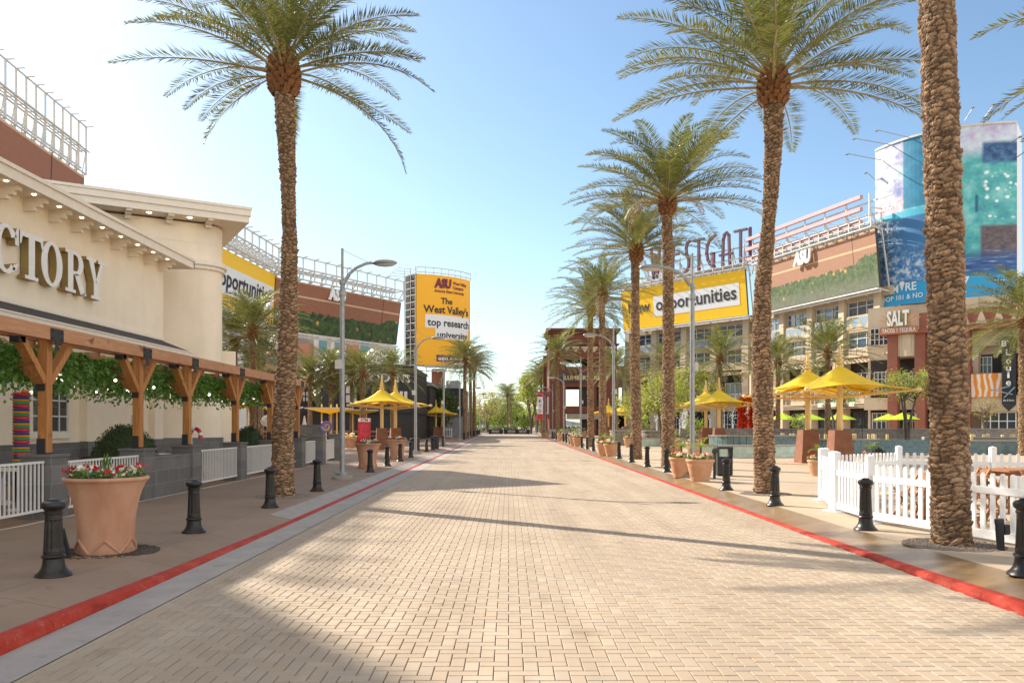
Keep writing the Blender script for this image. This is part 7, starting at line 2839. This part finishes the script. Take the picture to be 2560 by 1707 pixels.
for i, (x, y) in enumerate(((-14.9, 74), (-16.0, 76))):
    t = thing('closed_parasol', ['closed pale parasol right of the last pergola post', 'closed pale parasol left of the last pergola post'][i], 'parasol', ((703 + 18 * (1 - i) - 40 * 0 - VX) * 60 / F if False else at(741 + 20 * (1 - i), 1062, 60).x, 60, 0))
    mb = MB(); mb.lathe([(.03, 0), (.03, .9), (.22, .95), (.16, 1.7), (.04, 2.35)], 10); mb.build('canopy', MT['hwhite'], t)
t = thing('grey_roof_building', 'dark building with a sloping grey roof edge right of the bar', 'building', (-10, 104, 0))
mb = MB(); mb.box(-16, -10.0, 101, 112, 0, 6.6); mb.build('wall', MT['blackwall'], t, True)
mb = MB(); mb.extrude([(0, 6.6), (6.3, 6.6), (6.3, 7.0), (0, 8.6)], (-16, 100.9, 0), (1, 0, 0), (0, 0, 1), (0, 1, 0), 11); mb.build('roof', MT['galv'], t, True)
t = thing('black_block', 'black windowless block behind the dark green tree on the left', 'building', (-9, 120, 0))
mb = MB(); mb.box(-13.4, -6.55, 116, 128, 3.0, 7.0); mb.box(-13.4, -9.5, 116.2, 128, 0, 3.0); mb.build('wall', MT['black'], t, True)
mb = MB(); mb.box(-9.5, -6.5, 116.2, 128, 0, 3.1); mb.build('block_wall', M_tile('grey_block', (.26, .255, .25), (.3, .29, .285), (.2, .2, .2), .8, .4, .01, .8), t, True)
mb = MB(); mb.box(-9.4, -7.4, 119, 123, 7.0, 8.3); mb.build('roof_unit', MT['galv'], t, True, bevel=.15)
for i in range(3):
    mb = MB(); mb.tube((-10.2 + i * .25, 118, 7.0), (-10.2 + i * .25, 118, 8.0 + .3 * (i % 2)), .09); mb.build('vent_pipe', MT['galv'], t, True)
pf = picket([(-9.2, 106), (-7.6, 106)], 'small white picket fence by the far lamp on the left', post_h=1.2, ph=1.3, sp=.3, rail=1.1)
# hotel
ht = thing('hotel_building', 'pale hotel with teal windows and salmon balconies behind the left palms', 'building', (-36, 140, 0))
mb = MB(); mb.box(-60, -38.5, 140, 165, 0, 24); mb.box(-34.5, -24.0, 141, 165, 0, 21); mb.build('wall', MT['hwhite'], ht, True)
mb = MB(); mb.box(-43.5, -34.5, 138, 160, 0, 15.8); mb.box(-28.6, -26.6, 140.2, 141, 0, 19); mb.build('salmon_wall', MT['salmon'], ht, True)
for fl_n in range(7):
    z = 2.5 + fl_n * 3.0
    for x in (-57, -53, -49.2, -45.5):
        mb = MB(); mb.box(x, x + 1.7, 139.9, 139.96, z, z + 2.1); w_ = mb.build('window', MT['teal'], ht, True)
        mb = MB()
        for k in (0, .8, 1.62):
            mb.box(x + k, x + k + .08, 139.86, 139.9, z, z + 2.1)
        mb.box(x, x + 1.7, 139.87, 139.9, z + 1.2, z + 1.28); mb.build('window_frame', MT['hwhite'], ht, True)
    for x in (-33.6, -30.8, -26.2):
        mb = MB(); mb.box(x, x + 1.7, 140.9, 140.96, z, z + 2.1); mb.build('window', MT['teal'], ht, True)
    if z < 14:
        mb = MB(); mb.box(-42.8, -39.6, 137.9, 137.97, z, z + 1.7); mb.box(-38.6, -35.4, 137.9, 137.97, z, z + 1.7); mb.build('balcony_door', MT['teal'], ht, True)
        mb = MB(); mb.box(-43.4, -34.6, 136.8, 138, z - .4, z - .2); mb.box(-43.4, -34.6, 136.8, 136.9, z - .2, z + .6); mb.build('balcony', MT['salmon'], ht, True)


# the left screens and the hotel stand farther back: push them out along the lines of sight
EYE0 = Vector((0, 0, H))
for nm, k in (('printed_screen', 1.5), ('hotel_building', 1.5)):
    for o in [q for q in COL.objects if q.parent is None and q.name.split('.')[0] == nm]:
        if nm == 'printed_screen' and (o.location.x > 0 or o.location.x < -30):
            continue
        o.location = EYE0 + (Vector(o.location) - EYE0) * k
        o.scale = (k, k, k)
